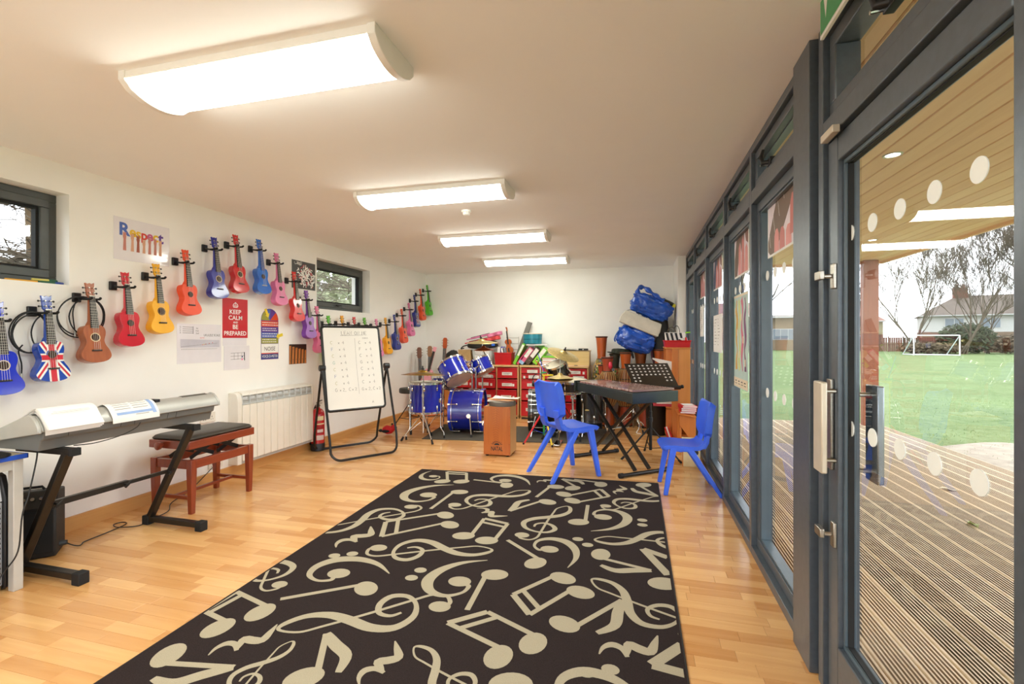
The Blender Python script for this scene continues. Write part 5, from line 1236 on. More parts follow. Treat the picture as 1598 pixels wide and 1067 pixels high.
for s_ in (-1, 1):
    e = part('ear_cup', MB().tube([(s_ * .075, 0, -.06), (s_ * .045, 0, -.06)], [.036, .04], 16), BLACK, t)
    part('cushion', MB().tube([(s_ * .045, 0, -.06), (s_ * .03, 0, -.06)], [.04, .034], 16), FUZZ, e)
# ------------------------------------------------------------------ storage units with red trays along the far wall
BEECH = woodmat('beech_board', '#d0a266', '#e6c38b', .45, 'z', 2.5)
BEECHX = woodmat('beech_board_across', '#d0a266', '#e6c38b', .45, 'x', 2.5)
TRED = mat('red_tray_plastic', '#cc1f24', .35, var=.04, scale=6)
LABW = mat('tray_label_paper', '#efe9df', .6)
def tray(t, x0, x1, z0, z1, out=0, lab=.5, sticker=0):
    """one pull-out tray: shallow box with a lipped front"""
    m1 = MB(); w_ = x1 - x0; y0 = -out
    m1.box(x0 + .008, x1 - .008, y0 + .004, .36, z0, z1 - .02)
    f = MB().prism([(x0, z0), (x1, z0), (x1, z1), (x1 - w_ * .30, z1), (x1 - w_ * .34, z1 - .022), (x0 + w_ * .34, z1 - .022), (x0 + w_ * .30, z1), (x0, z1)], y0 - .012, y0 + .006, 'y')
    p = part('tray', m1, TRED, t); part('tray_front', f, TRED, p, .004)
    part('tray_lip', MB().box(x0 - .003, x1 + .003, y0 - .022, y0 - .006, z1 - .014, z1 - .002), TRED, p, .004)
    cx, cz = x0 + w_ * lab, (z0 + z1) / 2 - .008
    part('label_holder', MB().box(cx - w_ * .26, cx + w_ * .26, y0 - .0165, y0 - .012, cz - .028, cz + .022), LABW, p, .002)
    mm = MB()
    for k in range(2): mm.rib([(cx - w_ * .2, cz - .012 + .016 * k), (cx + w_ * (.08 + .08 * k), cz - .011 + .016 * k)], .004, y0 - .0168)
    part('label_print', mm, mat('grey_print', '#77706a', .8), p)
    if sticker: part('sticker', MB().box(x0 + w_ * sticker - .016, x0 + w_ * sticker + .016, y0 - .0165, y0 - .012, cz - .03, cz + .012), LABW, p)
def unit(x0, x1, label, cols, y=7.5):
    t = thing('tray_unit', label, 'cabinet', (0, y, 0), 0, 'beech tray units')
    part('top_board', MB().box(x0 - .004, x1 + .004, -.012, .42, .85, .88), BEECHX, t, .003)
    part('base_board', MB().box(x0, x1, 0, .40, .03, .05), BEECHX, t)
    part('back_board', MB().box(x0, x1, .395, .41, .05, .85), BEECH, t)
    part('plinth', MB().box(x0 + .02, x1 - .02, .03, .38, 0, .03), BLACK, t)
    n = len(cols); wcol = (x1 - x0 - .02) / n
    for i in range(n + 1): part('side_panel', MB().box(x0 + wcol * i, x0 + wcol * i + .02, 0, .395, .05 if 0 < i < n else .0, .85), BEECH, t, .002)
    for i, col in enumerate(cols):
        a, b = x0 + wcol * i + .024, x0 + wcol * (i + 1) - .004
        for z0, z1, out, lab, stk in col: tray(t, a, b, z0, z1, out, lab, stk)
deep = [(.665, .835, 0, .5, 0), (.495, .645, 0, .5, .82), (.27, .475, .03, .48, .85), (.06, .24, 0, .5, 0)]
shal = [(.755, .835, 0, .55, 0), (.668, .745, 0, .62, .15), (.495, .655, 0, .55, 0), (.31, .475, 0, .5, 0), (.06, .29, .02, .5, 0)]
left = [(.755, .835, 0, .5, 0), (.665, .745, .02, .6, .85), (.495, .655, .03, .4, .8), (.27, .475, 0, .5, 0), (.06, .24, 0, .5, 0)]
unit(-2.985, -1.872, 'beech tray unit with red trays standing behind the blue drum kit', [left, left, deep])
unit(-1.846, -.735, 'beech tray unit with red trays behind the black drum kit', [shal, deep, [(.745, .835, 0, .45, .85)] + shal[1:]])
# --- things on the units
TOP = .88
def book(x, y, z, w_, h_, d_, m_, label, rz=0, ry=0, name='book', cat='book', group=None, spine=None):
    """upright book or file, spine to the room; ry leans it sideways about its foot"""
    t = thing(name, label, cat, (x, y, z), 0, group, rot=(0, ry, rz))
    part('cover', MB().box(0, w_, 0, d_, 0, h_), m_, t, .003)
    part('pages', MB().box(.004, w_ - .004, .004, d_ + .002, .003, h_ + .0012), PAPER, t)
    return t
GRN, PNK, BRN, LIM = mat('file_green', '#7fcf3a', .4), mat('file_pink', '#e8698f', .4), mat('file_brown', '#574634', .5), mat('file_lime', '#8ed62e', .4)
def lever(x, m_, label, lean, hole=True, w_=.075, panel=True, h_=.315):
    t = thing('lever_arch_file', label, 'file', (x, 7.60, TOP + .002), 0, 'lever arch files on the right tray unit', rot=(0, lean, 0))
    part('cover', MB().box(-w_, 0, 0, .27, 0, h_), m_, t, .003)
    part('pages', MB().box(-w_ + .006, -.006, .01, .272, .004, h_ - .004), PAPER, t)
    if panel: part('spine_label', MB().rect(-w_ * .86, -w_ * .14, h_ * .42, h_ * .95, -.001), LABW, t)
    if hole:
        part('finger_hole', MB().disc(-w_ / 2, h_ * .26, .014, y=-.0012, n=14), INK, t); part('hole_rim', MB().tube([(-w_ / 2 + .014 * math.cos(a), -.001, h_ * .26 + .014 * math.sin(a)) for a in [2 * PI * i / 14 for i in range(14)]], .002, 5, closed=True), CHROME, t)
    return t
L_ = 38
f1 = lever(-1.905, mat('file_rose', '#d94a6c', .4), 'slim rose pink file at the left of the leaning row on the right tray unit', L_, False, .04, False, .30)
f2 = lever(-1.835, PNK, 'pink lever arch file with a blue foot leaning on the right tray unit', L_, False, .08, True)
part('blue_foot', MB().box(-.081, .001, -.0015, .27, -.001, .055), mat('file_sky', '#9cc2e8', .4), f2)
lever(-1.725, BRN, 'dark brown lever arch file between the pink and the lime green ones', L_, True, .085)
lever(-1.60, LIM, 'lime green lever arch file at the right end of the leaning row', L_, True, .085)
lever(-1.955, GRN, 'green file standing behind the rose one under the grey board', 27, False, .05, True, .38)
t = thing('stacking_box', 'wide red plastic box holding papers on the left tray unit', 'box', (-2.155, 7.66, TOP), 0)
bx = [(-.15, -.11), (.15, -.11), (.15, .11), (-.15, .11)]
m1 = MB().loft([[(x * .9, y * .9, 0) for x, y in bx], [(x, y, .185) for x, y in bx], [(x * 1.04, y * 1.05, .185) for x, y in bx], [(x * 1.04, y * 1.05, .205) for x, y in bx], [(x * .97, y * .97, .205) for x, y in bx], [(x * .88, y * .88, .01) for x, y in bx]])
part('tub', m1, TRED, t, .004)
for k, (x, y, w_, h_, m_, ry, lb) in enumerate(((-2.28, 7.60, .045, .27, PAPER, 4, 'thick white booklet'), (-2.22, 7.61, .035, .285, mat('violet_cover', '#4c3a94', .5), 3, 'violet booklet'), (-2.175, 7.60, .05, .26, PAPER, -6, 'cream booklet'), (-2.115, 7.60, .04, .265, mat('grey_cover', '#8d8d92', .5), -14, 'grey booklet'))):
    book(x, y, TOP + .02, w_, h_, .15, m_, lb + ' standing in the red box on the left tray unit', 0, ry, 'booklet', 'booklet', 'booklets in the red box')
# violin in the red box
VLN = woodmat('violin_varnish', '#9a3d12', '#c8662a', .25, 'z', 3, coat=.4)
t = thing('violin', 'small brown violin standing up behind the red plastic box', 'violin', (-2.075, 7.70, 1.06), 0, rot=(-6, -9, 0))
vo = [(0, .33), (.05, .325), (.075, .29), (.075, .25), (.05, .22), (.045, .19), (.055, .16), (.085, .13), (.095, .08), (.08, .03), (.04, .003), (0, 0)]
vs_ = spline(vo, 3); vo = [(p.x * .75, p.y * .75) for p in vs_] + [(-p.x * .75, p.y * .75) for p in vs_[-2:0:-1]]
part('body', MB().prism(vo, -.02, .02, 'y'), VLN, t, .006)
part('neck', MB().box(-.010, .010, -.012, .004, .24, .39), BEECH, t, .002); part('fingerboard', MB().box(-.011, .011, -.026, -.02, .16, .39), INK, t)
part('scroll', MB().tube([(0, -.0, .385), (0, .004, .43), (0, -.004, .455), (0, -.018, .45), (0, -.016, .437)], [.012, .012, .013, .014, .010], 10), VLN, t)
part('tailpiece', MB().box(-.010, .010, -.026, -.02, .03, .10), INK, t)
# clear box of papers
CLEAR = mat('milky_plastic', '#c9cdc9', .25, var=.02)
t = thing('storage_box', 'large milky plastic box stuffed with papers on the left tray unit', 'box', (-2.52, 7.66, TOP), 0)
part('tub', MB().loft([[(-.15, -.11, 0), (.15, -.11, 0), (.15, .11, 0), (-.15, .11, 0)], [(-.175, -.13, .25), (.175, -.13, .25), (.175, .13, .25), (-.175, .13, .25)]]), CLEAR, t, .012)
part('rim', MB().box(-.19, .19, -.145, .145, .242, .262), mat('box_rim', '#aab2b0', .3), t, .005)
for k in range(3): part('paper_bundle', MB().grid(lambda u, v: (-.12 + .26 * u, -.122 - .008 * v - .012 * math.sin(PI * u), .02 + .075 * k + .06 * v + .008 * math.sin(5 * u + k)), 6, 2), PAPER, t)
t = thing('cardboard_box', 'plain brown cardboard box beside the milky one on the left tray unit', 'box', (-2.83, 7.66, TOP), 0)
part('carton', MB().box(-.11, .11, -.12, .12, 0, .245), mat('cardboard', '#c4a26e', .8), t, .004)
part('flap', MB().box(-.11, .11, -.125, -.12, .20, .25), mat('cardboard', '#c4a26e', .8), t)
# guitar bag with two small guitars on top
BAGK = mat('black_nylon', '#2b2a26', .6, bump=.25, bscale=60)
def lump(rx, ry, rz, seed, n=22, m=12, amp=.12, crink=0, boxy=.72):
    """soft stuffed bag: a rounded box pushed in and out by smooth noise, with sharp creases if crink"""
    from mathutils import noise as nz
    mb = MB(); rings = []
    for i in range(m + 1):
        tt = PI * (.03 + .94 * i / m); ring = []
        for k in range(n):
            a = 2 * PI * k / n; sq = lambda v: math.copysign(abs(v) ** boxy, v)
            d = Vector((sq(math.sin(tt)) * sq(math.cos(a)), sq(math.sin(tt)) * sq(math.sin(a)), -sq(math.cos(tt))))
            f = 1 + amp * nz.noise(d * 1.6 + Vector((seed, seed * 2.3, 0))) + amp * .5 * nz.noise(d * 4 + Vector((seed * 3, 0, 1)))
            if crink: f += crink * (abs(nz.noise(d * 3.2 + Vector((0, seed, 5)))) + .6 * abs(nz.noise(d * 7.5 + Vector((seed, 0, 9)))) + .35 * abs(nz.noise(d * 15 + Vector((3, seed, 0)))) - .4)
            ring.append((d.x * rx * f, d.y * ry * f, d.z * rz * f))
        rings.append(ring)
    return mb.loft(rings)
t = thing('guitar_bag', 'black soft bag lying on the milky box behind the cymbals', 'bag', (-2.55, 7.68, 1.215), 0, rot=(0, -2, 0))
part('bag', lump(.27, .13, .07, 2), BAGK, t); part('strap', MB().tube(spline([(-.25, -.08, .0), (-.32, -.1, -.02), (-.36, -.1, -.06), (-.30, -.12, -.05)], 5), .010, 6), BAGK, t)
part('blue_label', MB().box(.20, .255, -.14, -.125, -.03, .03), mat('bright_blue_label', '#2f6ee0', .4), t, .003)
def small_guitar(loc, rot, col, label):
    t = thing('toy_guitar', label, 'guitar', loc, rot=rot, group='small guitars on the left tray unit')
    part('body', MB().prism([(x * 1.0, y) for x, y in OUTL], -.03, .03, 'y'), col, t, .006)
    part('sound_hole', MB().disc(0, UT - UL * .33, .03, y=-.0305), INK, t)
    part('neck', MB().box(-.02, .02, -.04, -.01, -.21, .10), col, t, .003); part('fretboard', MB().box(-.02, .02, -.046, -.04, -.24, .10), FRET, t)
    part('headstock', MB().prism([(-.025, .10), (-.03, .18), (.03, .18), (.025, .10)], -.035, -.015, 'y'), col, t, .003)
small_guitar((-2.49, 7.76, 1.345), (90, 0, 0), mat('toy_red', '#e0484a', .4), 'red toy guitar lying flat under the pink one')
small_guitar((-2.49, 7.76, 1.345), (90, 0, 0), mat('toy_pink', '#e07fa5', .4), 'pink toy guitar on top of the red one, above the left tray unit')
# (placed precisely below)
gs = [o for o in bpy.data.objects if o.name.startswith('toy_guitar')]
for o, (lx, ly, lz, tl) in zip(gs, ((-2.70, 7.72, 1.245, 12), (-2.68, 7.76, 1.315, 13))):
    c_, s_ = math.cos(math.radians(tl)), math.sin(math.radians(tl))
    o.location = (lx, ly, lz); o.rotation_euler = Matrix(((0, s_, -c_), (1, 0, 0), (0, -c_, -s_))).to_euler()
# grey board, wire rack, teal drum, wooden chest, green papers
t = thing('long_board', 'long grey board leaning up against the far wall behind the files', 'board', (-1.985, 7.86, TOP + .003), 0, rot=(-4, 19, 0))
part('panel', MB().box(-.075, .005, -.012, .0, 0, .75), mat('grey_board', '#77756e', .6), t, .002); part('edge', MB().box(.005, .012, -.013, .001, 0, .75), mat('dark_edge', '#3c3b38', .6), t)
t = thing('wire_rack', 'thin grey wire rack behind the violin and the files', 'rack', (-2.0, 7.9, TOP))
for k in range(5): part('rail', MB().cyl((-.19, 0, .05 + .10 * k), (.03, 0, .05 + .10 * k), .004, n=6), STEEL, t)
for x in (-.19, .03): part('upright', MB().cyl((x, 0, 0), (x, 0, .47), .004, n=6), STEEL, t)
t = thing('paper_stack', 'flat stack of papers lying across the tops of the leaning files', 'papers', (-1.62, 7.70, TOP + .325), 8)
for k in range(4): part('sheet', MB().box(-.16 + .01 * (k % 2), .16 + .008 * (k % 3), -.11, .11, .005 * k, .005 * k + .0045), PAPER if k % 2 else mat('cream_paper', '#e9dfd2', .7), t)
part('support', MB().box(-.02, .14, .03, .10, -.325, 0), GRN, t)
t = thing('teal_drum', 'round teal drum on top of the papers and leaning files', 'drum', (-1.685, 7.72, TOP + .347), 0)
TEAL = mat('teal_vinyl', '#1c7f92', .3, var=.06)
part('shell', MB().lathe([(.145, 0), (.155, .01), (.163, .16), (.16, .17)], 32), TEAL, t)
part('rim', MB().tube([(.158 * math.cos(a), .158 * math.sin(a), .082) for a in [2 * PI * i / 32 for i in range(32)]], .004, 6, closed=True), mat('teal_dark', '#0f5666', .4), t)
part('skin', MB().lathe([(.168, .165), (.168, .178), (.12, .182)], 32), HEADW, t)
t = thing('wooden_chest', 'pale wooden chest with papers on its lid beside the cymbals', 'chest', (-.985, 7.71, TOP))
part('box', MB().box(-.245, .255, -.12, .13, 0, .225), woodmat('pale_pine', '#d2b06c', '#e4c98d', .5, 'x', 2.2), t, .003)
part('lid', MB().box(-.25, .262, -.125, .135, .225, .248), woodmat('pale_pine', '#d2b06c', '#e4c98d'), t, .003)
part('lid_edge', MB().box(-.25, .262, -.127, -.125, .238, .249), mat('dark_lid_edge', '#5a4c38', .6), t)
t = thing('paper_stack', 'loose white papers piled on the wooden chest', 'papers', (-1.08, 7.71, TOP + .249), 0)
for k in range(4): part('sheet', MB().grid(lambda u, v: (-.13 + .26 * u + .02 * k, -.1 + .2 * v, .002 + .006 * k + .012 * (k + 1) * (u - .5) ** 2), 6, 2), PAPER, t)
t = thing('black_case', 'small black case lying at the right end of the wooden chest', 'case', (-.835, 7.70, TOP + .249), 0)
part('case', MB().box(-.075, .075, -.05, .05, 0, .028), BLACK, t, .004); part('catch', MB().box(-.01, .01, -.054, -.05, .006, .02), STEEL, t)
for k, (lb, m_, x, z) in enumerate((('white paper pile at the foot of the wooden chest', PAPER, -1.385, 0), ('lime green book on the papers beside the wooden chest', GRN, -1.37, .125))):
    t = thing('book_pile' if k == 0 else 'book', lb, 'books' if k == 0 else 'book', (x, 7.66, TOP + z + .001))
    for j in range(5 if k == 0 else 1): part('sheet' if k == 0 else 'cover', MB().box(-.11 + .008 * (j % 2), .115 - .006 * (j % 3), -.09, .10, .0245 * j, .0245 * j + .023 if k == 0 else .03), (PAPER if j % 2 else mat('pale_pink_paper', '#e9c4b4', .7)) if k == 0 else m_, t, .002)
t = thing('paper_sheet', 'pink sheet lying along the front edge of the right tray unit', 'sheet', (-.96, 7.535, TOP + .001))
part('sheet', MB().box(-.22, .23, -.02, .03, 0, .004), mat('pale_pink_paper', '#e9c4b4', .7), t); part('scrap', MB().box(.0, .05, -.015, .01, .004, .012), BLACK, t)
# ------------------------------------------------------------------ guitars in the far left corner
GWD = woodmat('guitar_cedar', '#b3601f', '#d98a3e', .3, 'z', 3, coat=.3)
def guitar(x, y, hgt, lean, rz, label, face, headm, s=1.0):
    t = thing('guitar', label, 'guitar', (x, y, .012), 0, 'guitars in the corner', rot=(lean, 0, rz))
    go = [(0, .0), (.10, .008), (.165, .06), (.18, .14), (.16, .22), (.115, .28), (.11, .31), (.13, .37), (.13, .42), (.10, .465), (.04, .48), (0, .48)]
    sp = spline(go, 3); g2 = [(p.x * s, p.y * s) for p in sp] + [(-p.x * s, p.y * s) for p in sp[-2:0:-1]]
    part('body', MB().prism(g2, -.05, .045, 'y'), face, t, .005)
    part('sound_hole', MB().disc(0, .33 * s, .042 * s, y=-.051), INK, t)
    part('bridge', MB().box(-.08 * s, .08 * s, -.06, -.05, .12 * s, .145 * s), FRET, t)
    part('neck', MB().box(-.026, .026, -.06, -.03, .46 * s, hgt - .19), headm, t, .004)
    part('fretboard', MB().box(-.027, .027, -.066, -.06, .38 * s, hgt - .19), FRET, t)
    part('headstock', MB().prism([(-.026, hgt - .19), (-.037, hgt - .16), (-.037, hgt - .02), (-.02, hgt), (.02, hgt), (.037, hgt - .02), (.037, hgt - .16), (.026, hgt - .19)], -.05, -.032, 'y'), headm, t, .003)
    for sx in (-1, 1):
        for k in range(3): part('tuning_peg', MB().cyl((sx * .036, -.04, hgt - .045 - .045 * k), (sx * .058, -.04, hgt - .045 - .045 * k), .007, n=8), CHROME, t)
    st = MB()
    for k in range(6): st.cyl((-.02 + .008 * k, -.068, hgt - .19), (-.025 + .01 * k, -.062, .13 * s), .0008, n=4)
    part('strings', st, STRG, t)
guitar(-3.53, 7.30, 1.16, -7, 38, 'guitar with a dark slotted head leaning in the corner, leftmost', GWD, woodmat('dark_head', '#5a2f14', '#7c4722', .3))
guitar(-3.40, 7.36, 1.185, -8, 18, 'guitar with an orange body and brown head leaning behind the ride cymbal', mat('orange_guitar', '#e8731c', .25, coat=.4), woodmat('brown_head', '#7a4a20', '#a06a34', .3))
guitar(-3.19, 7.45, 1.33, -9, 8, 'guitar with a tall orange red head leaning right of the other corner guitars', GWD, woodmat('red_head', '#a03c16', '#c8602c', .3), .9)
small_guitar((-3.27, 7.22, 1.0), (-14, 12, 10), mat('toy_rose', '#e59aa6', .4), 'pink toy guitar standing behind the blue tom in the corner')
t = thing('gig_bag', 'black padded bag standing behind the blue tom beside the corner guitars', 'bag', (-3.12, 7.72, .56), 0)
part('bag', lump(.16, .13, .55, 5, amp=.06), BAGK, t)
# ------------------------------------------------------------------ djembes in the far right corner
TER = mat('terracotta_lacquer', '#b8561f', .35, var=.06, scale=5, coat=.2)
TER2 = mat('terracotta_red_lacquer', '#a9472a', .35, var=.06, scale=5)
DWOOD = mat('brown_djembe_wood', '#8a4a20', .4, var=.1, scale=6)
ROPE = mat('pale_rope', '#b5935c', .8, var=.1, scale=60)
RIMK = mat('dark_djembe_rim', '#2c2018', .6)
PATT = mat('painted_pattern', '#3f6a3a', .45)
def pattern_mat():
    m = bpy.data.materials.new('bright_painted_band'); m.use_nodes = True; n = m.node_tree; b = n.nodes['Principled BSDF']
    v = n.nodes.new('ShaderNodeTexVoronoi'); v.inputs['Scale'].default_value = 26; tc = n.nodes.new('ShaderNodeTexCoord'); cr = n.nodes.new('ShaderNodeValToRGB'); sp = n.nodes.new('ShaderNodeSeparateColor')
    n.links.new(tc.outputs['Object'], v.inputs['Vector']); n.links.new(v.outputs['Color'], sp.inputs[0]); n.links.new(sp.outputs[0], cr.inputs[0]); cr.color_ramp.interpolation = 'CONSTANT'
    e = cr.color_ramp.elements; e[0].color = rgb('#1d2a1c'); e[1].position = .2; e[1].color = rgb('#3f7a34')
    for p_, c in ((.42, '#d9a22c'), (.58, '#24507c'), (.72, '#e8dcae'), (.84, '#a8321f')): q = e.new(p_); q.color = rgb(c)
    n.links.new(cr.outputs[0], b.inputs['Base Color']); b.inputs['Roughness'].default_value = .5; return m
PBAND = pattern_mat()
def djembe(x, y, z, h, r, label, inv=False, foot=TER, band=False, tilt=(0, 0)):
    """goblet drum; inv stands it on its head"""
    t = thing('djembe', label, 'drum', (x, y, z + (h if inv else 0)), 0, 'djembes in the corner', rot=((180 if inv else 0) + tilt[0], tilt[1], 0))
    rf = r * .70
    part('foot', MB().lathe([(rf, 0), (rf * 1.0, .012), (rf * .86, h * .18), (rf * .72, h * .42), (rf * .76, h * .50)], 24), foot, t)
    part('foot_rim', MB().tube([(rf * math.cos(a), rf * math.sin(a), .012) for a in [2 * PI * i / 24 for i in range(24)]], .009, 6, closed=True), RIMK, t)
    part('bowl', MB().lathe([(rf * .74, h * .48), (r * .86, h * .62), (r * .99, h * .78), (r, h * .93)], 24), PBAND if band else DWOOD, t)
    for zz in (.80, .90):
        part('ring', MB().tube([((r + .006) * math.cos(a), (r + .006) * math.sin(a), h * zz) for a in [2 * PI * i / 24 for i in range(24)]], .006, 6, closed=True), RIMK, t)
    part('waist_ring', MB().tube([((rf * .80) * math.cos(a), (rf * .80) * math.sin(a), h * .50) for a in [2 * PI * i / 20 for i in range(20)]], .008, 6, closed=True), RIMK, t)
    rp = MB()
    for k in range(20):
        a0, a1 = 2 * PI * k / 20, 2 * PI * (k + .35) / 20
        rp.tube([(rf * .82 * math.cos(a0), rf * .82 * math.sin(a0), h * .50), (r * .93 * math.cos((a0 + a1) / 2), r * .93 * math.sin((a0 + a1) / 2), h * .645), ((r + .008) * math.cos(a1), (r + .008) * math.sin(a1), h * .80), ((r + .008) * math.cos(a1), (r + .008) * math.sin(a1), h * .90)], .0055, 5)
    tag(part('ropes', rp, ROPE, t), kind='stuff')
    part('skin', MB().lathe([(r + .004, h * .93), (r * .99, h * .985), (r * .9, h)], 24), HEADW, t)
djembe(-.415, 7.27, 0, .60, .145, 'upright djembe with terracotta foot under the far end of the xylophone')
djembe(-.16, 7.34, 0, .60, .145, 'upright djembe beside it, behind the crossed xylophone legs', foot=TER2)
djembe(.12, 7.30, 0, .60, .145, 'upright djembe with its foot beside the white cable, left of the black bin', foot=TER2)
djembe(-.56, 7.62, 0, .62, .14, 'upright djembe at the back near the tray unit', foot=TER)
djembe(-.20, 7.66, 0, .62, .15, 'upright djembe at the back under the cap', foot=DWOOD)
djembe(.16, 7.66, 0, .62, .15, 'upright djembe at the back under the blue bags', foot=DWOOD)
djembe(-.54, 7.64, .625, .73, .13, 'tall upturned djembe with a flaring terracotta foot, highest beside the wall', True, TER, True)
djembe(-.425, 7.26, .605, .435, .125, 'upturned djembe with a red egg shaker hanging by its terracotta foot', True, TER2)
djembe(-.33, 7.60, .625, .46, .12, 'upturned djembe with a bright painted band behind the egg shaker', True, mat('dark_foot', '#3a3a2c', .5), True)
djembe(-.16, 7.40, .605, .50, .125, 'upturned djembe with an orange foot left of the blue bag', True, TER)
djembe(.06, 7.60, .625, .49, .14, 'upturned brown djembe directly under the lower blue bag', True, DWOOD)
djembe(.38, 7.42, 0, .60, .14, 'upright djembe in the corner behind the wooden cabinet', foot=TER2)
djembe(.33, 7.43, .605, .55, .115, 'upturned terracotta djembe between the blue bag and the red tray', True, TER)
djembe(-.52, 7.40, .605, .315, .085, 'small upturned terracotta djembe in front of the tall one', True, TER2)
t = thing('egg_shaker', 'red egg shaker hanging in front of the upturned djembes', 'shaker', (-.375, 7.135, .92))
part('egg', MB().ball((0, 0, 0), (.032, .032, .055), 14, 9), mat('egg_red', '#d8304a', .25), t); part('loop', MB().tube([(0, 0, .05), (.01, .02, .09), (0, .03, .11)], .003, 5), BLACK, t)
t = thing('cap', 'dark green patterned cap lying on the upturned djembes', 'cap', (-.22, 7.56, 1.105), 0, rot=(0, 6, 0))
part('crown', lump(.17, .12, .055, 9, amp=.1), mat('dark_green_cloth', '#2f3326', .8, var=.3, scale=30, bump=.3), t); part('peak', MB().ball((-.16, -.05, -.02), (.07, .06, .012), 12, 6), mat('dark_green_cloth', '#2f3326'), t)
t = thing('microphone_stand', 'thin grey stand rising in front of the upturned djembes', 'stand', (-.045, 6.95, 0))
part('pole', MB().cyl((0, 0, .05), (0, 0, .70), .011, n=8).cyl((0, 0, .68), (0, 0, 1.05), .007, n=8), STEEL, t); part('clip', MB().tube([(0, 0, 1.04), (-.02, -.02, 1.12)], [.016, .02], 8), BLACK, t)
part('hub', MB().cyl((0, 0, .26), (0, 0, .33), .025, n=10), CHROME, t)
tripod(t, (0, 0), .30, .27, (-60, 60, 190), .009)
t = thing('speaker', 'black box speaker on the floor behind the xylophone legs', 'speaker', (-.62, 7.05, 0), 12)
part('cabinet', MB().box(-.12, .12, -.10, .10, .0, .46), mat('black_speaker_vinyl', '#191919', .6), t, .008); part('grille', MB().box(-.105, .105, -.108, -.10, .03, .43), mat('speaker_cloth', '#121212', .85), t, .003); part('badge', MB().poly([(-.02, .36), (.02, .36), (0, .40)], -.109), WHITE, t)
part('wood_post', MB().box(-.155, -.135, -.02, .02, 0, .50), OAK, t)
t = thing('waste_bin', 'tall round black bin behind the music stand', 'bin', (.262, 6.80, 0))
part('bin', MB().lathe([(.125, 0), (.13, .01), (.14, .40), (.145, .41), (.138, .41), (.128, .02)], 32), mat('black_bin_plastic', '#1b1a17', .45), t); part('rim', MB().tube([(.143 * math.cos(a), .143 * math.sin(a), .408) for a in [2 * PI * i / 32 for i in range(32)]], .006, 6, closed=True), BLACK, t)
cable('white cable looping on the floor beside the black bin', [(.10, 6.86, .10), (.05, 6.85, .15), (.03, 6.82, .06), (.0, 6.78, .008), (.06, 6.74, .006)], .006)
bpy.data.objects[[o.name for o in bpy.data.objects if o.name.startswith('power_cable')][-1]].data.materials[0] = WHITE
# --- bags piled in the corner
TARP = mat('blue_tarpaulin', '#1b55bf', .3, var=.14, scale=9, bump=1.0, bscale=11, coat=.3)
CANV = mat('off_white_canvas', '#cfc8ba', .7, var=.04, bump=.4, bscale=7)
def sack(name, label, loc, rot, rx, ry, rz, m_, seed, amp=.14, cat='bag', crink=.16, boxy=.6):
    t = thing(name, label, cat, loc, rot=rot); part('bag', lump(rx, ry, rz, seed, 64, 36, amp, crink, boxy), m_, t, ang=28 if crink > .1 else 60); return t
t = sack('gig_bag', 'bulky black padded bag standing in the corner behind the blue bags', (.355, 7.68, 1.24), (0, -4, 0), .135, .24, .55, BAGK, 11, .12, crink=.05)
part('strap', MB().tube(spline([(-.05, -.22, .15), (-.12, -.25, .0), (-.14, -.24, -.2), (-.06, -.22, -.35)], 6), .018, 6), mat('purple_strap', '#54303f', .6), t)
t = sack('tarpaulin_bag', 'crinkled blue tarpaulin bag hanging below the white canvas one', (-.01, 7.48, 1.30), (0, 22, 0), .275, .17, .18, TARP, 21)
for k, q in enumerate(((-.26, -.05, .10), )): part('handle', MB().tube(spline([(-.24, -.06, .10), (-.29, -.08, .02), (-.30, -.08, -.10), (-.27, -.08, -.14)], 6), .012, 6), mat('blue_webbing', '#2a5aa8', .6), t)
t = thing('canvas_bag', 'off-white folded canvas bag lying slanted between the two blue bags', 'bag', (.05, 7.47, 1.535), 0, rot=(0, 23, 0))
part('bag', MB().loft([[(-.30, -.18, -.085), (.30, -.18, -.085), (.30, .14, -.085), (-.30, .14, -.085)], [(-.315, -.19, .0), (.315, -.19, .0), (.315, .15, 0), (-.315, .15, 0)], [(-.27, -.16, .12), (.29, -.16, .12), (.29, .13, .12), (-.27, .13, .12)]]), CANV, t, .014, seg=3)
part('fold', MB().box(-.27, .31, -.197, -.185, -.075, -.045), CANV, t, .004)
part('flap', MB().grid(lambda u, v: (-.26 + .2 * u, -.13 + .2 * v, .12 + .05 * math.sin(PI * u)), 5, 3), CANV, t)
t = sack('tarpaulin_bag', 'crinkled blue tarpaulin bag on top of the pile in the corner', (.215, 7.48, 1.80), (0, 24, 4), .29, .19, .165, TARP, 33)
part('handle', MB().tube(spline([(-.27, -.05, .10), (-.285, -.08, .18), (-.22, -.12, .215), (-.10, -.15, .185), (.02, -.16, .155), (.12, -.15, .14)], 6), [.03 + .012 * math.sin(i * .9) for i in range(31)], 8), TARP, t)
part('black_contents', lump(.12, .10, .06, 4), BAGK, t, loc=(.19, .0, .13))
part('yellow_tag', MB().box(.27, .31, -.10, -.09, .10, .16), mat('yellow_tag', '#d8d02a', .5), t)
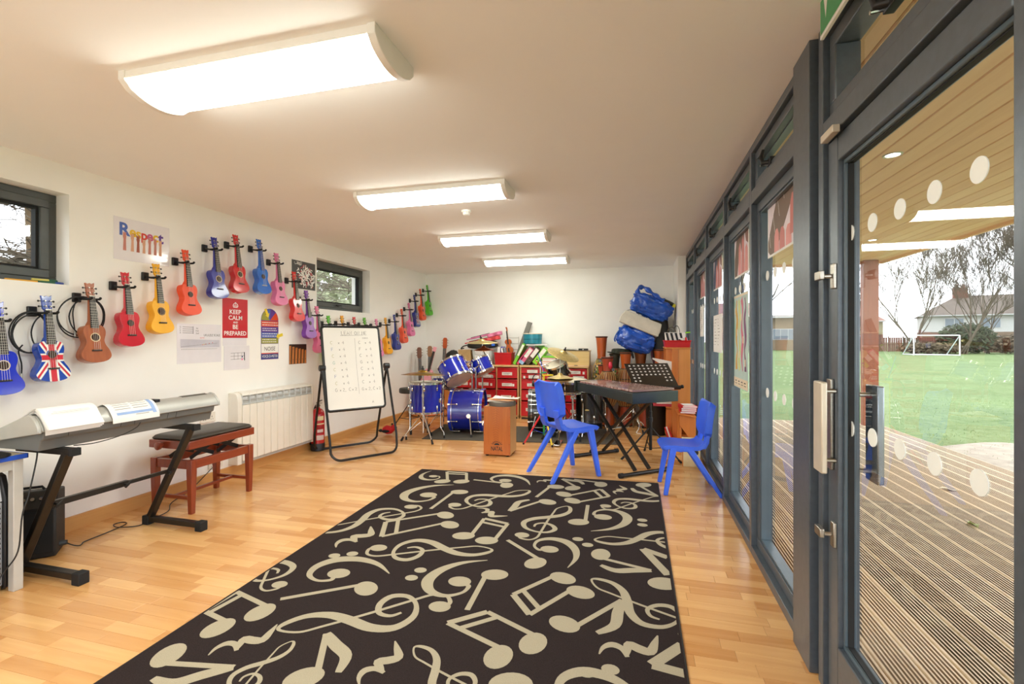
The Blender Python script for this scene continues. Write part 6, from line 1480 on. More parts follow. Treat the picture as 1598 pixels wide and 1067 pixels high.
# ------------------------------------------------------------------ wooden cabinet by the window, with a red tray on top
HON = woodmat('honey_cabinet_wood', '#cf8238', '#e8a257', .4, 'z', 2.0)
HON2 = woodmat('orange_cabinet_wood', '#b9661f', '#d7833a', .4, 'z', 2.2)
t = thing('cabinet', 'tall honey coloured wooden cabinet with papers on its shelves, its end to the room', 'cabinet', (0, 0, 0))
part('end_panel', MB().box(.515, .665, 6.40, 6.43, .40, 1.19), HON, t, .003)
part('corner_post', MB().loft([[(.455, 6.385, 0), (.50, 6.385, 0), (.50, 6.43, 0), (.455, 6.43, 0)], [(.44, 6.385, .24), (.515, 6.385, .24), (.515, 6.43, .24), (.44, 6.43, .24)], [(.44, 6.385, 1.19), (.515, 6.385, 1.19), (.515, 6.43, 1.19), (.44, 6.43, 1.19)]]), HON2, t, .003)
part('top_board', MB().box(.36, .672, 6.38, 7.02, 1.19, 1.205), HON, t, .003)
for z in (.43, .86): part('shelf', MB().box(.37, .66, 6.43, 7.0, z - .02, z), HON2, t)
part('back_panel', MB().box(.655, .668, 6.43, 7.0, .05, 1.19), HON2, t); part('end_panel', MB().box(.37, .66, 6.98, 7.0, .0, 1.19), HON2, t)
part('front_rail', MB().box(.37, .44, 6.43, 6.46, .9, 1.19).box(.37, .44, 6.43, 6.46, .05, .40), HON2, t); part('plinth', MB().box(.37, .66, 6.43, 7.0, .05, .08), HON2, t)
for k, (z, n, x0) in enumerate(((.432, 5, .215), (.862, 5, .22))):
    t = thing('paper_stack', ('pink and white papers sticking out of the lower cabinet shelf', 'slumping white papers on the upper cabinet shelf above the music stand')[k], 'papers', (0, 0, z))
    for j in range(n): part('sheet', MB().loft([[(x0 + .02 * ((j * 7) % 3) + dx, 6.47 + dy, .017 * j + dz) for dx, dy, dz in ((0, 0, -.045 * 0 - (.0 if k == 0 else 0)), (.36, 0, 0), (.36, .3, 0), (0, .3, 0))], [(x0 + .02 * ((j * 7) % 3) + dx, 6.47 + dy, .017 * j + .015) for dx, dy in ((0, 0), (.36, 0), (.36, .3), (0, .3))]]), (mat('red_pink_paper', '#c8414c', .6) if (j < 2 and k == 0) else mat('cream_paper', '#e9dfd2', .7) if j % 2 else PAPER), t)
t = thing('paper_sheet', 'large curled sheet hanging out of the cabinet over the music stand', 'sheet', (0, 0, 0)); part('sheet', MB().grid(lambda u, v: (.20 + .25 * u, 6.40 + .02 * v, 1.07 - .05 * u - .10 * v * u - .02 * v), 5, 4), PAPER, t)
t = thing('red_booklets', 'red and white booklets leaning at the foot of the cabinet', 'books', (.40, 6.33, 0), 0, rot=(0, -18, 0))
for j in range(3): part('booklet', MB().box(.0 + .02 * j, .018 + .02 * j, -.07, .07, .02, .18), TRED if j != 1 else PAPER, t)
t = thing('tray', 'shallow red tray with toys and paper bags on top of the cabinet', 'tray', (.52, 6.60, 1.205))
ty = [(-.165, -.20), (.15, -.20), (.15, .20), (-.165, .20)]
part('tray', MB().loft([[(x * .95, y * .96, 0) for x, y in ty], [(x, y, .075) for x, y in ty], [(x * 1.05, y * 1.03, .08) for x, y in ty], [(x * 1.05, y * 1.03, .092) for x, y in ty], [(x * .95, y * .95, .09) for x, y in ty], [(x * .90, y * .92, .006) for x, y in ty]]), TRED, t, .003)
t = thing('paper_bag', 'black and white striped paper bag standing in the red tray', 'bag', (.49, 6.56, 1.213), 8)
part('bag', MB().loft([[(-.11, -.04, 0), (.11, -.04, 0), (.11, .05, 0), (-.11, .05, 0)], [(-.125, -.035, .185), (.125, -.035, .185), (.125, .045, .185), (-.125, .045, .185)]]), PAPER, t, .002)
mm = MB()
for k in range(4):
    x = -.095 + .058 * k; mm.add([(x - .008, -.0405, .08), (x + .022, -.0405, .06), (x - .004, -.0365, .18), (x - .034, -.0365, .18)], [(0, 1, 2, 3)])
part('stripes', mm, INK, t)
part('handle', MB().tube([(-.05 + .05 * math.cos(a), -.03, .185 + .07 * math.sin(a)) for a in [PI * i / 12 for i in range(13)]], .004, 6), BRN, t)
part('handle', MB().tube([(.03 + .04 * math.cos(a), .04, .185 + .09 * math.sin(a)) for a in [PI * i / 12 for i in range(13)]], .004, 6), BLACK, t)
t = thing('toy_car', 'small red, white and black rounded toy lying at the front of the red tray', 'toy', (.58, 6.43, 1.275), 0)
part('body', MB().ball((0, 0, .02), (.055, .03, .032), 14, 8), WHITE, t); part('band', MB().tube([(.035 * 1, .03 * math.cos(a), .02 + .032 * math.sin(a)) for a in [2 * PI * i / 16 for i in range(16)]], .012, 6, closed=True), TRED, t); part('base', MB().ball((-.03, 0, .012), (.04, .032, .026), 12, 7), BLACK, t)
t = thing('green_straw', 'bent lime green tube sticking up out of the red tray', 'tube', (.60, 6.62, 1.27)); part('tube', MB().tube(spline([(0, 0, 0), (.01, 0, .10), (.03, 0, .125), (.07, 0, .13)], 5), .008, 8), LIM, t); part('mouth', MB().tube([(.07, 0, .13), (.085, 0, .131)], [.008, .012], 8), LIM, t)
# ------------------------------------------------------------------ low table, red books and box near the glass
t = thing('low_table', 'low orange wooden table with a slanting front between cabinet and chair', 'table', (0, 0, 0))
part('tabletop', MB().prism([(.465, .425), (.672, .395), (.672, .413), (.465, .443)], 5.84, 6.20, 'y'), HON2, t, .004)
part('apron', MB().prism([(.49, .425), (.67, .40), (.67, .12), (.62, .12), (.49, .30)], 5.87, 5.89, 'y'), HON2, t, .003)
for x, y in ((.50, 5.90), (.65, 5.90), (.50, 6.16), (.65, 6.16)): part('leg', MB().cbox((x, y, .205), (.03, .03, .41)), HON2, t, .003)
for k in range(4):
    t = thing('book', ('lowest red book on the low table', 'second red book from the bottom on the low table', 'third red book on the low table', 'white topped red book on top of the pile on the low table')[k], 'book', (.585 + .006 * (k % 2), 6.0, .437 + .0225 * k), 3 * k, 'red books on the low table', rot=(0, 0, 3 * k))
    part('cover', MB().box(-.085, .085, -.12, .12, 0, .021).box(0, 0, 0, 0, 0, 0) if False else MB().box(-.085, .085, -.12, .12, 0, .021), TRED, t, .002); part('pages', MB().box(-.0845, .08, -.121, .115, .004, .017), PAPER, t)
    if k == 3: part('title_panel', MB().box(-.06, .07, -.10, .10, .021, .022), PAPER, t)
t = thing('cardboard_box', 'cream box with a dark emblem on the floor behind the smaller chair', 'box', (.553, 5.28, 0), -3)
part('carton', MB().box(-.085, .085, -.13, .13, 0, .25), mat('cream_card', '#dccb9d', .6), t, .003); part('lid', MB().box(-.088, .088, -.133, .133, .20, .252), mat('cream_card', '#dccb9d', .6), t, .002)
mm = MB(); mm.disc(.045, .15, .022, .026, -.1312); part('emblem', mm, INK, t); part('orange_edge', MB().box(-.089, -.08, -.135, -.13, 0, .25), HON2, t)
# ------------------------------------------------------------------ pictures taped to the glass
PIC1, FING, FING2 = hexm('pale_lilac', '#e7d9e2', .4), hexm('finger_pink', '#de8c86', .4), hexm('finger_rose', '#c9706a', .4)
FRB, NECKB = hexm('fretboard_brown', '#6e5340', .4), hexm('hair_brown', '#7a3f2c', .4)
def photo(yfar, z0, z1, label, var, w_=.48):
    t = card('photo_print', label, 'photo', yfar - w_ / 2, (z0 + z1) / 2, w_, z1 - z0, PAPER, 'photos of fingers taped to the windows', -90, GX - .0005)
    h = z1 - z0; W2, H2 = w_ / 2 - .012, h / 2 - .012
    fr_ = [(-W2, -H2), (W2, -H2), (W2, H2), (-W2, H2)]
    mm = MB(); mm.mi = 0; mm.poly(fr_, -.0024)
    def sh(pts, mi, y):
        pl = clip(pts, fr_)
        if len(pl) > 2: mm.mi = mi; mm.poly(pl, y)
    if var == 0:
        sh([(-.26, -.12), (-.12, -.20), (.26, .10), (.14, .22), (.0, .20)], 3, -.0027)
        for k in range(5):
            a = -.17 + .085 * k; sh([(a - .01, -.12 + .07 * k), (a - .004, -.125 + .07 * k), (a - .085, .12 + .07 * k), (a - .091, .125 + .07 * k)], 5, -.003)
        sh([(.03, .18), (.2, .2), (.14, .13), (.09, .15)], 4, -.0032)
        for k, (x, z, l) in enumerate(((-.06, -.20, .16), (.04, -.20, .15), (.15, -.18, .12), (.22, -.12, .2))): sh([(x - .045, z), (x + .05, z), (x + .045, z + l * .8), (x + .02, z + l), (x - .015, z + l), (x - .04, z + l * .8)], 1 + k % 2, -.0034 - k * 1e-4)
    else:
        sh([(-.30, -.2), (-.14, -.2), (.02, .2), (-.12, .2)], 6 if var == 2 else 3, -.0027)
        sh([(-.02, .2), (.12, .2), (.1, .05), (.02, -.02), (-.04, .08)], 3, -.0028)
        sh([(.08, .2), (.26, .2), (.26, .0), (.16, .04)], 4, -.003)
        for k, (x, z, l) in enumerate(((-.05, -.22, .28), (.06, -.22, .32), (.17, -.22, .24))): sh([(x - .05, z), (x + .055, z), (x + .04, z + l * .85), (x + .01, z + l), (x - .03, z + l * .9)], 1 + k % 2, -.0033 - k * 1e-4)
    part('picture', mm, [PIC1, FING, FING2, FRB, NECKB, W_, hexm('picture_navy', '#3c4468', .4)], t)
photo(3.045, 1.785, 2.135, 'photo of fingers on a fretboard taped to the pane nearest the door', 0)
photo(4.01, 1.782, 2.15, 'photo of pink fingers pressing strings taped to the second pane from the door', 1)
photo(5.05, 1.79, 2.13, 'photo of a hand on an instrument taped high on the middle pane', 2)
photo(6.135, 1.79, 2.135, 'photo of fingers taped to the fourth pane, narrowest in view', 1)
t = card('display_board', 'large collage of coloured paper shapes taped to the second pane from the door', 'collage', 3.90, 1.30, .70, .70, hexm('pale_aqua', '#bcd3cd', .5), None, -90, GX - .0005)
mm = MB(); rg = random.Random(5)
for k in range(7):
    x = -.31 + .095 * k; mm.mi = (0, 1, 2, 3, 1, 4, 5)[k]
    pts = [(x + .035 * math.sin(2.2 * i + k) * .6, .31 - .075 * i) for i in range(8)]
    mm.rib(spline(pts, 3), [.02 + .045 * abs(math.sin(i * .22 + k)) for i in range(22)], -.0026 - k * 1e-5)
mm.mi = 6
for k in range(9): mm.rect(-.30 + .07 * k, -.262 + .07 * k, -.2 + .42 * rg.random(), 0, -.0030) if False else mm.rib([(-.28 + .068 * k, -.18 + .055 * ((k * 5) % 8)), (-.28 + .068 * k, -.13 + .055 * ((k * 5) % 8))], .028, -.0030)
mm.rect(-.345, .345, -.345, -.275, -.0031); mm.rect(-.345, .345, .33, .345, -.0031)
mm.mi = 7
for k in range(6): mm.rib([(-.27 + .1 * k, -.30), (-.22 + .1 * k, -.30)], .008, -.0034); mm.rib([(-.27 + .1 * k, -.32), (-.21 + .1 * k, -.32)], .005, -.0034)
mm.mi = 8; mm.rect(-.345, -.31, -.345, -.275, -.0033)
part('paper_shapes', mm, [hexm('leaf_green', '#7fa84a'), hexm('pale_lime', '#cfd88a'), hexm('mint', '#9cc7b4'), hexm('mustard', '#d9a83c'), hexm('rose_paper', '#cf6a86'), hexm('plum', '#7a4a74'), hexm('caption_cream', '#ead9bd'), K_, hexm('teal_print', '#2c6a74')], t)
for lb, yf, z0, z1, w_, n_ in (('large white sheet with faint notes taped to the middle pane', 5.20, 1.188, 1.545, .62, 9), ('white printed page taped to the fourth pane from the door', 6.32, 1.343, 1.695, .52, 14)):
    t = card('paper_sheet', lb, 'sheet', yf - w_ / 2, (z0 + z1) / 2, w_, z1 - z0, PAPER, None, -90, GX - .0005)
    mm = MB()
    for k in range(n_):
        for c in range(3):
            x = -w_ * .42 + w_ * .28 * c; mm.rib([(x, (z1 - z0) * (.38 - .76 * k / n_)), (x + w_ * .2 * (.6 + .4 * math.sin(k + c * 2)), (z1 - z0) * (.38 - .76 * k / n_))], .006, -.0026)
    part('print', mm, mat('faint_print', '#a8a39c', .8) if n_ == 9 else INK, t)
# ------------------------------------------------------------------ covered deck outside the glass
DECKM = woodmat('weathered_deck_board', '#c9b08a', '#ead9ba', .7, 'y', 2.0, rnd=.35, bump=.1)
dk_ = struct('deck', MB().box(.80, 3.62, -4.5, 8.6, -.16, -.045), mat('deck_joist_dark', '#4a3a28', .8))
def deck_board(w_):
    """grooved board running along y"""
    n = 7; prof = [(0, -.03), (w_, -.03)]; top = [(w_, -.004), (w_ - .004, 0)]
    g = (w_ - .02) / n
    for k in range(n):
        x1 = w_ - .010 - g * k; top += [(x1 - g * .18, 0), (x1 - g * .30, -.009), (x1 - g * .68, -.009), (x1 - g * .78, 0)]
    return prof + top + [(.004, 0), (0, -.004)]
me = MB().prism(deck_board(.143), -4.5, 8.5, 'y').mesh('deck_board', False)
GROOVE = mat('dark_deck_groove', '#6a5842', .85, var=.15, scale=6)  # groove faces coloured darker than the board tops
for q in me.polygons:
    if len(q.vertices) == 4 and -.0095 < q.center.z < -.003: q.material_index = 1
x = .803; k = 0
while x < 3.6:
    link('deck_board', me, [DECKM, GROOVE], dk_, (x, 0, 0)); x += .148; k += 1
sof = struct('canopy_ceiling', MB().box(.80, 3.66, -4.5, 8.46, 2.53, 2.66), mat('canopy_roof', '#8d8a84', .7))
CED = woodmat('cedar_soffit_board', '#dba672', '#f0cb9c', .5, 'y', 1.6, rnd=.4)
me = MB().prism([(0, 2.53), (0, 2.512), (.006, 2.506), (.134, 2.506), (.14, 2.512), (.14, 2.53)], -4.5, 8.45, 'y').mesh('soffit_board', False)
x = .802
while x < 3.55: link('soffit_board', me, CED, sof, (x, 0, 0)); x += .1435
part('fascia', MB().box(3.63, 3.665, -4.5, 8.48, 2.47, 2.70), CED, sof, .003); part('end_fascia', MB().box(.8, 3.63, 8.45, 8.48, 2.47, 2.70), CED, sof)
DLT = emis('lit_downlight', '#fff6e0', 8)
for x, y in ((1.60, 3.57), (2.75, 6.6)):
    t = thing('downlight', 'round recessed downlight in the canopy, ' + ('nearer the door' if y < 5 else 'far along the deck'), 'light', (x, y, 2.506))
    part('trim_ring', MB().lathe([(.055, 0), (.052, -.006), (.04, -.004), (.04, .0)], 24, False), STEEL, t); part('lamp', MB().lathe([(.04, -.001), (.005, -.002)], 20), DLT, t)
PST = woodmat('red_brown_timber_post', '#7c3f25', '#a45f3c', .55, 'z', 2)
t = thing('timber_post', 'square red brown timber post carrying the corner of the canopy', 'post', (3.42, 8.30, .0))
part('post', MB().box(-.10, .10, -.05, .05, .002, 2.50), PST, t, .004)
for z in (.18, .40): part('bolt', MB().tube([(-.03, -.05, z), (-.03, -.064, z)], [.016, .010], 10), CHROME, t)
LEAF = mat('dry_leaf', '#d5c9ae', .7); LEAF2 = mat('yellow_green_leaf', '#a8b470', .7)
for k, (x, y, m_, lb) in enumerate(((2.62, 4.93, LEAF, 'pale fallen leaf on the deck, farthest of three'), (2.95, 4.12, LEAF, 'pale fallen leaf on the deck near the door edge'), (2.30, 4.05, LEAF2, 'yellow green fallen leaf on the deck'))):
    lf = MB().grid(lambda u, v: ((u - .5) * .13, (v - .5) * .06 * math.sin(PI * max(.05, min(.95, u))), .004 + .02 * abs(v - .5) + .01 * math.sin(6 * u)), 8, 4)
    t = thing('fallen_leaf', lb, 'leaf', (x, y, 0), 40 * k); part('blade', lf, m_, t); part('stalk', MB().tube([(.06, 0, .006), (.10, .01, .004)], .0015, 5), LEAF, t)

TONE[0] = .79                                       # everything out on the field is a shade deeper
# ------------------------------------------------------------------ playing field
def grassmat():
    m = bpy.data.materials.new('winter_grass'); m.use_nodes = True; n = m.node_tree; b = n.nodes['Principled BSDF']; b.inputs['Roughness'].default_value = .9; b.inputs['Specular IOR Level'].default_value = .1
    tc = n.nodes.new('ShaderNodeTexCoord'); a1 = n.nodes.new('ShaderNodeTexNoise'); a1.inputs['Scale'].default_value = .35; a1.inputs['Detail'].default_value = 8
    a2 = n.nodes.new('ShaderNodeTexNoise'); a2.inputs['Scale'].default_value = 9; a2.inputs['Detail'].default_value = 6
    for q in (a1, a2): n.links.new(tc.outputs['Object'], q.inputs['Vector'])
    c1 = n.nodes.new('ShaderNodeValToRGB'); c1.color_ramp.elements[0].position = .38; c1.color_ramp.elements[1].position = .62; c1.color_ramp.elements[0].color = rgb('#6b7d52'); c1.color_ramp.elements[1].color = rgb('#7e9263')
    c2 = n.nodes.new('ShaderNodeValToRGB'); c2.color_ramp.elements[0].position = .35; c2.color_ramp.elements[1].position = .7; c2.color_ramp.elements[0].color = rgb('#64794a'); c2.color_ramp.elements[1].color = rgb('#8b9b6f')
    mx = n.nodes.new('ShaderNodeMix'); mx.data_type = 'RGBA'; mx.inputs[0].default_value = .5
    n.links.new(a1.outputs[0], c1.inputs[0]); n.links.new(a2.outputs[0], c2.inputs[0]); n.links.new(c1.outputs[0], mx.inputs[6]); n.links.new(c2.outputs[0], mx.inputs[7]); n.links.new(mx.outputs[2], b.inputs['Base Color'])
    bp = n.nodes.new('ShaderNodeBump'); bp.inputs['Strength'].default_value = .8; bp.inputs['Distance'].default_value = .05
    a3 = n.nodes.new('ShaderNodeTexNoise'); a3.inputs['Scale'].default_value = 30; a3.inputs['Detail'].default_value = 8; n.links.new(tc.outputs['Object'], a3.inputs['Vector']); n.links.new(a3.outputs[0], bp.inputs['Height']); n.links.new(bp.outputs[0], b.inputs['Normal'])
    return m
GRASS = grassmat()
struct('ground', MB().grid(lambda u, v: (-120 + 260 * u, -60 + 260 * v, -.165), 20, 20), GRASS)
sp_ = MB(); rg = random.Random(8)
sp_.prism([(5.0 + 1.5 * math.cos(a) * (1 + .25 * math.sin(3 * a + 1)), 6.9 + 1.1 * math.sin(a) * (1 + .2 * math.cos(4 * a))) for a in [2 * PI * i / 40 for i in range(40)]], -.165, -.150, 'z')
tag(solid('sand_patch', sp_, mat('pale_sand', '#a89e8b', .9, var=.12, scale=6, bump=.6, bscale=30), 'pale bare sandy patch in the grass at the deck edge', 'sand'), kind='stuff')
# blades standing along the near edge of the field
gb = MB()
for k in range(5200):
    x, y = rg.uniform(3.72, 10), rg.uniform(3.5, 14)
    h = rg.uniform(.015, .045); a = rg.uniform(0, PI); c, q = math.cos(a) * .004, math.sin(a) * .004; lx, ly = rg.uniform(-.03, .03), rg.uniform(-.03, .03)
    gb.add([(x - c, y - q, -.17), (x + c, y + q, -.17), (x + lx, y + ly, -.165 + h)], [(0, 1, 2)])
tag(solid('grass', gb, mat('grass_blade', '#8fa566', .8, var=.2, scale=2), 'short green grass blades at the edge of the deck', 'grass'), kind='stuff')
GZ = -.165
struct('bounce_paving', MB().box(-8, 4.5, -12, NY - .32, -.165, -.10), mat('pale_bounce_paving', '#cfcac2', .8, var=.05, scale=2))  # unseen pale slab added to bounce daylight onto the near ceiling
# ------------------------------------------------------------------ goal
GW = mat('white_goal_paint', '#d8d8d6', .4)
t = thing('football_goal', 'white football goal standing on the field in front of the trees', 'goal', (25.2, 49.0, GZ), 0, rot=(0, 0, -10))
part('crossbar', MB().cyl((-1.55, 0, 1.75), (1.55, 0, 1.75), .055, n=10), GW, t)
for sx in (-1, 1):
    part('post', MB().cyl((sx * 1.55, 0, 0), (sx * 1.55, 0, 1.75), .055, n=10), GW, t)
    part('back_stay', MB().cyl((sx * 1.55, 0, 1.75), (sx * 1.55 - .35, 1.6, .05), .035, n=8), mat('pale_blue_stay', '#cfe0e4', .4), t)
    part('ground_bar', MB().cyl((sx * 1.55, 0, .05), (sx * 1.55 - .35, 1.6, .05), .035, n=8), GW, t)
part('ground_bar', MB().cyl((-1.9, 1.6, .05), (1.2, 1.6, .05), .035, n=8), GW, t); part('front_bar', MB().cyl((-1.55, 0, .05), (1.55, 0, .05), .035, n=8), GW, t)
# ------------------------------------------------------------------ houses across the field
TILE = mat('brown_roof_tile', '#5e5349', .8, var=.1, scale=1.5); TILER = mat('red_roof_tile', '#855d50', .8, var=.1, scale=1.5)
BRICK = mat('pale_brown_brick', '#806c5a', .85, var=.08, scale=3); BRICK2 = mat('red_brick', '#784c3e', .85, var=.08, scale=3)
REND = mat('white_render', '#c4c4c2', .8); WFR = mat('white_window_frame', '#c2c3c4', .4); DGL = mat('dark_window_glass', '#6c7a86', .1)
def house_window(t, x, z, w_, h_, y=0):
    f = part('window', MB().box(x - w_ / 2, x + w_ / 2, y - .06, y, z, z + h_), WFR, t)
    n = max(1, round(w_ / .8))
    for i in range(n): part('window_pane', MB().box(x - w_ / 2 + .07 + i * (w_ - .07) / n, x - w_ / 2 + (i + 1) * (w_ - .07) / n, y - .075, y - .06, z + .07, z + h_ - .07), DGL, f)
def house(name, label, loc, rz, L_, eave, ridge, dep, roof, lower, upper, chim=(), wins=(), hip=0):
    t = thing(name, label, 'house', (loc[0], loc[1], GZ), rz)
    part('lower_wall', MB().box(-L_ / 2, L_ / 2, 0, dep, 0, eave * .52), lower, t); part('upper_wall', MB().box(-L_ / 2 + .01, L_ / 2 - .01, .01, dep - .01, eave * .52, eave), upper, t)
    a, b = -L_ / 2 - .4, L_ / 2 + .4
    part('roof', MB().add([(a, -.5, eave - .1), (b, -.5, eave - .1), (b, dep + .5, eave - .1), (a, dep + .5, eave - .1), (a + hip, dep / 2, ridge), (b - hip, dep / 2, ridge)], [(0, 1, 5, 4), (2, 3, 4, 5), (1, 2, 5), (3, 0, 4), (0, 3, 2, 1)]), roof, t, smooth=False)
    part('gutter', MB().box(a, b, -.56, -.48, eave - .12, eave), WFR, t)
    for x in chim:
        c = part('chimney', MB().box(x - .7, x + .7, dep / 2 - .5, dep / 2 + .5, ridge - 1.2, ridge + 1.1), BRICK2, t)
        for q in (-.3, .3): part('chimney_pot', MB().cyl((x + q, dep / 2, ridge + 1.1), (x + q, dep / 2, ridge + 1.5), .16, n=8), TILER, c)
    for x, z, w_, h_ in wins: house_window(t, x, z, w_, h_)
house('terrace_house', 'long brown roofed terrace with white upper walls and two chimneys beyond the goal', (47.5, 67), -22, 26, 4.4, 7.0, 8, TILE, BRICK, REND, (-9, -3.2), [(x, 2.75, 1.8, 1.25) for x in (-10, -6.8, -3.6, -.4, 2.8, 6, 9.2)] + [(x, .5, 1.6, 1.3) for x in (-9, -5.5, -2, 1.5, 5, 8.5)], 4)
house('red_roofed_house', 'cream house with a reddish roof seen left of the goal behind the timber post', (27.0, 76), -16, 11, 3.9, 6.2, 8, TILER, BRICK2, mat('cream_render', '#9c9072', .8), (), [(-3, 2.6, 1.7, 1.1), (1.5, 2.6, 1.7, 1.1), (3.5, .6, 1.6, 1.3)], 2.5)
house('brick_house', 'pale brown house seen through the pane nearest the door', (19.5, 66), -8, 7.0, 4.2, 4.6, 8, mat('flat_roof_grey', '#746e66', .8), mat('tan_brick', '#8e7a60', .85, var=.05, scale=2), mat('tan_brick', '#8e7a60', .85), (), [(-1.5, 1.3, 2.6, 1.4)], 1)
house('gabled_house', 'reddish brick house at the left of the brown one through the glass', (12.2, 64.6), -8, 5.0, 4.3, 6.2, 8, TILER, BRICK2, mat('peach_brick', '#906a52', .85, var=.05, scale=2), (), [(.8, 2.2, 1.5, 1.2)], 0)
# fence panels and scrub at the end of the field
for k in range(12):
    x, y = 25.2 + k * 1.25, 62 - k * .36
    t = thing('fence_panel', ('weathered reddish timber fence panel at the field edge' if k % 3 else 'weathered grey brown timber fence panel at the field edge'), 'fence', (x, y, GZ), -16, 'garden fence panels')
    fm = mat('fence_red' if k % 3 else 'fence_brown', '#7c5648' if k % 3 else '#655648', .85, var=.1)
    part('post', MB().box(-.66, -.56, -.05, .05, 0, 1.75), fm, t)
    for j in range(6): part('slat', MB().box(-.55 + .195 * j, -.55 + .195 * j + .18, -.012 * (j % 2), .015, .05, 1.6), fm, t)
# ------------------------------------------------------------------ bare trees
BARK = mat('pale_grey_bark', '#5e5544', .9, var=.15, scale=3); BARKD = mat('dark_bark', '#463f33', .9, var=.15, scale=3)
def tree_mesh(h, seed, spread=.55, levels=5, up=.25, rad=.022, trunks=1, droop=0, kids=(3, 4), cut=0):
    rg = random.Random(seed); tr, tw = MB(), MB()
    def grow(p, d, ln, r, lv):
        n = 4; pts = [p]; q = p.copy(); dd = d.copy()
        for i in range(n):
            dd = (dd + Vector((rg.gauss(0, .10), rg.gauss(0, .10), rg.gauss(0, .06) + (.05 * up if lv < 4 else -.02 * droop)))).normalized(); q = q + dd * ln / n; pts.append(q.copy())
        (tr if lv <= 1 else tw).tube(pts, [max(h * .0008, r * (1 - .5 * i / n)) for i in range(n + 1)], 6 if lv == 0 else (4 if lv < 3 else 3), cap=False)
        if lv >= levels: return
        for k in range(rg.randint(*kids) + (1 if lv == 0 else 0)):
            f = rg.uniform(.30 if lv else .25, 1); i = min(n - 1, int(f * n)); b = pts[i].lerp(pts[i + 1], f * n - i)
            a = rg.uniform(0, 2 * PI); s_ = Vector((math.cos(a), math.sin(a), rg.uniform(-.1, .3) - .2 * droop)); nd = (dd * (1 - spread) + s_ * spread + Vector((0, 0, up * .6))).normalized()
            grow(b, nd, ln * rg.uniform(.52, .74), r * .5 * (1.1 - .35 * f), lv + 1)
    for k in range(trunks):
        d = Vector((rg.gauss(0, .12 + .1 * (trunks > 1)), rg.gauss(0, .12), 1)).normalized(); grow(Vector((rg.uniform(-.5, .5) * (trunks > 1), 0, 0)), d, h * .42, h * rad / (1 + .3 * (trunks > 1)), 0)
    if cut:                                          # limbs pruned clear of the building
        for m_ in (tr, tw):
            m_.f = [f for f in m_.f if max(m_.v[i].x for i in f) < cut]; m_.m = m_.m[:len(m_.f)]
    return tr.mesh('trunk'), tw.mesh('branches')
def tree(loc, label, h, seed, bark=BARK, **k):
    t = thing('bare_tree', label, 'tree', (loc[0], loc[1], GZ), 0, 'bare trees'); a, b = tree_mesh(h, seed, **k)
    part('trunk', a, bark, t); part('branches', b, bark, t); return t
tree((26.3, 55), 'slim multi-stemmed bare tree right of the timber post', 15.5, 1, trunks=3, spread=.36, up=.5, rad=.0085, levels=5, kids=(3, 4))
tree((30.0, 54), 'tall bare tree in the middle, left of the goal', 15.5, 2, trunks=3, spread=.36, up=.5, rad=.008, levels=5, kids=(3, 4))
tree((37.5, 53.5), 'broad bare tree with spreading dark limbs rising behind the goal', 18.5, 3, BARKD, trunks=2, spread=.46, up=.4, rad=.0095, levels=5, kids=(3, 4))
tree((46.5, 50), 'bare tree at the right edge of the door glass', 18, 5, trunks=2, spread=.42, up=.45, rad=.0085, levels=5, kids=(3, 4))
tree((22.4, 58), 'thin bare tree behind the timber post', 14, 6, trunks=2, spread=.36, up=.5, rad=.0075, levels=5, kids=(3, 4))
tree((7.4, 34), 'bare tree whose branches sweep across the sky in the pane nearest the door', 14, 9, BARKD, trunks=1, spread=.55, up=.3, rad=.013, levels=6, kids=(3, 4))
tree((33.5, 57), 'bare tree half hidden behind the goal trees', 14, 12, trunks=2, spread=.4, up=.45, rad=.0075, levels=5, kids=(3, 4))
tree((-6.3, 2.95), 'tangled bare tree close outside the near high window', 6.4, 21, mat('bough_brown', '#5d5242', .9), spread=.6, up=.05, droop=.6, rad=.012, kids=(6, 7), cut=1.9)
tree((-6.1, 8.7), 'bare tree outside the far high window', 6.0, 23, mat('bough_brown', '#5d5242', .9), spread=.6, up=.05, droop=.7, rad=.014, kids=(4, 5), cut=1.7)
def foliage(nm, label, loc, r, n, m_, seed, cat='bush', size=.12, cz=None):
    rg = random.Random(seed); t = thing(nm, label, cat, loc); mb = MB()
    for k in range(n):
        d = Vector((rg.gauss(0, 1), rg.gauss(0, 1), rg.gauss(0, 1))).normalized() * rg.random() ** .35
        c = Vector((d.x * r[0], d.y * r[1], (cz or r[2]) + d.z * r[2])); u = Vector((rg.gauss(0, 1), rg.gauss(0, 1), rg.gauss(0, 1))).normalized() * size; v = u.orthogonal() * .5
        mb.add([c - u, c + v, c + u, c - v], [(0, 1, 2, 3)])
    tag(part('leaves', mb, m_, t), kind='stuff'); part('stems', MB().cyl((0, 0, 0), (0, 0, (cz or r[2]) * .9), .06, .03, 8), BARK, t); return t
IVY = mat('dark_ivy', '#3f4f30', .8, var=.2, scale=3); DRY = mat('dry_scrub', '#6d5f48', .9, var=.15, scale=3); CON = mat('pale_conifer', '#a5ae88', .8, var=.2, scale=4)
foliage('ivy_bush', 'dark green ivy clad bush left of the terrace', (31.2, 56.0, GZ), (2.4, 1.5, 1.5), 1500, IVY, 1, size=.22)
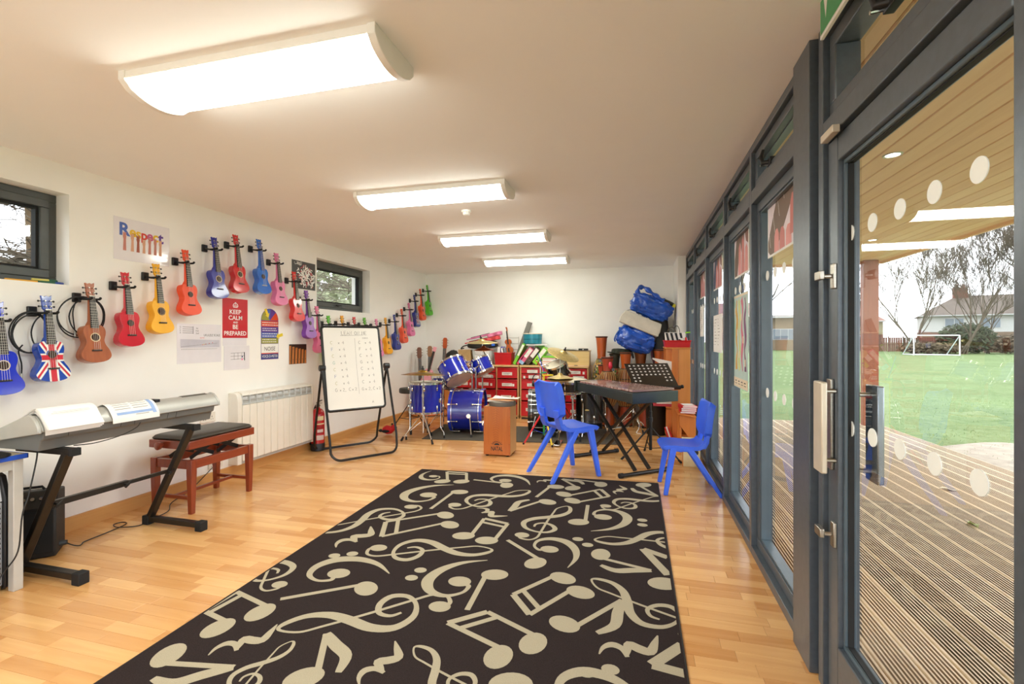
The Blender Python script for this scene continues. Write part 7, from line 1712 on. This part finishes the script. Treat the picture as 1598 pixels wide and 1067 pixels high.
foliage('scrub', 'tangle of dry brown scrub behind the right of the goal', (37.0, 56.0, GZ), (5.5, 1.6, 1.0), 2200, DRY, 2, size=.22)
foliage('scrub', 'low dry scrub in front of the terrace at the right', (45.5, 56.0, GZ), (5.5, 1.6, 1.2), 2000, DRY, 3, size=.24)
foliage('scrub', 'grey brown mound of twigs left of the goal', (27.5, 54.5, GZ), (2.8, 1.2, .55), 900, DRY, 4, size=.18)
foliage('conifer', 'feathery pale green conifer filling the far high window', (-8.2, 11.5, GZ), (1.9, 2.4, 1.9), 3000, CON, 5, 'tree', .10, 2.6)
foliage('ivy_bush', 'ivy covered shrub behind the tangled branches of the near window', (-9.0, 5.0, GZ), (.9, 1.6, 1.2), 500, mat('mixed_shrub', '#5f6648', .8, var=.25, scale=3), 6, size=.13)
t = thing('garden_fence', 'grey boarded fence outside the high windows', 'fence', (-9.6, 5.5, GZ), 90)
fg = mat('grey_fence_board', '#7a7566', .85, var=.12, scale=2)
for k in range(6): part('board', MB().box(-5.5, 5.5, -.01, .015, (.12 + .44 * k), (.54 + .44 * k)), fg, t)
for k in range(6): part('post', MB().box(-5.5 + 2.2 * k, -5.4 + 2.2 * k, .015, .11, 0, 2.75), fg, t)
t = thing('tree_trunk', 'thick pale brown trunk just outside the near high window', 'tree', (-6.9, 3.95, GZ)); part('trunk', MB().tube([(0, 0, 0), (.02, .02, 1.5), (-.02, -.02, 3.2), (0, .1, 4.6)], [.085, .07, .06, .05], 12), mat('tan_bark', '#8f7658', .9, bump=.5, bscale=20), t); part('stub', MB().tube([(0, 0, 2.5), (.2, .25, 2.8)], [.05, .03], 8), mat('tan_bark', '#8f7658'), t)
t = thing('timber_post', 'red brown post outside the far high window at its right edge', 'post', (-4.3, 6.63, GZ)); part('post', MB().box(-.04, .04, -.05, .05, 0, 3.2), mat('red_brown_post', '#7a4a3a', .7), t, .003); part('cap', MB().box(-.05, .05, -.06, .06, 3.2, 3.23), mat('red_brown_post', '#7a4a3a'), t)
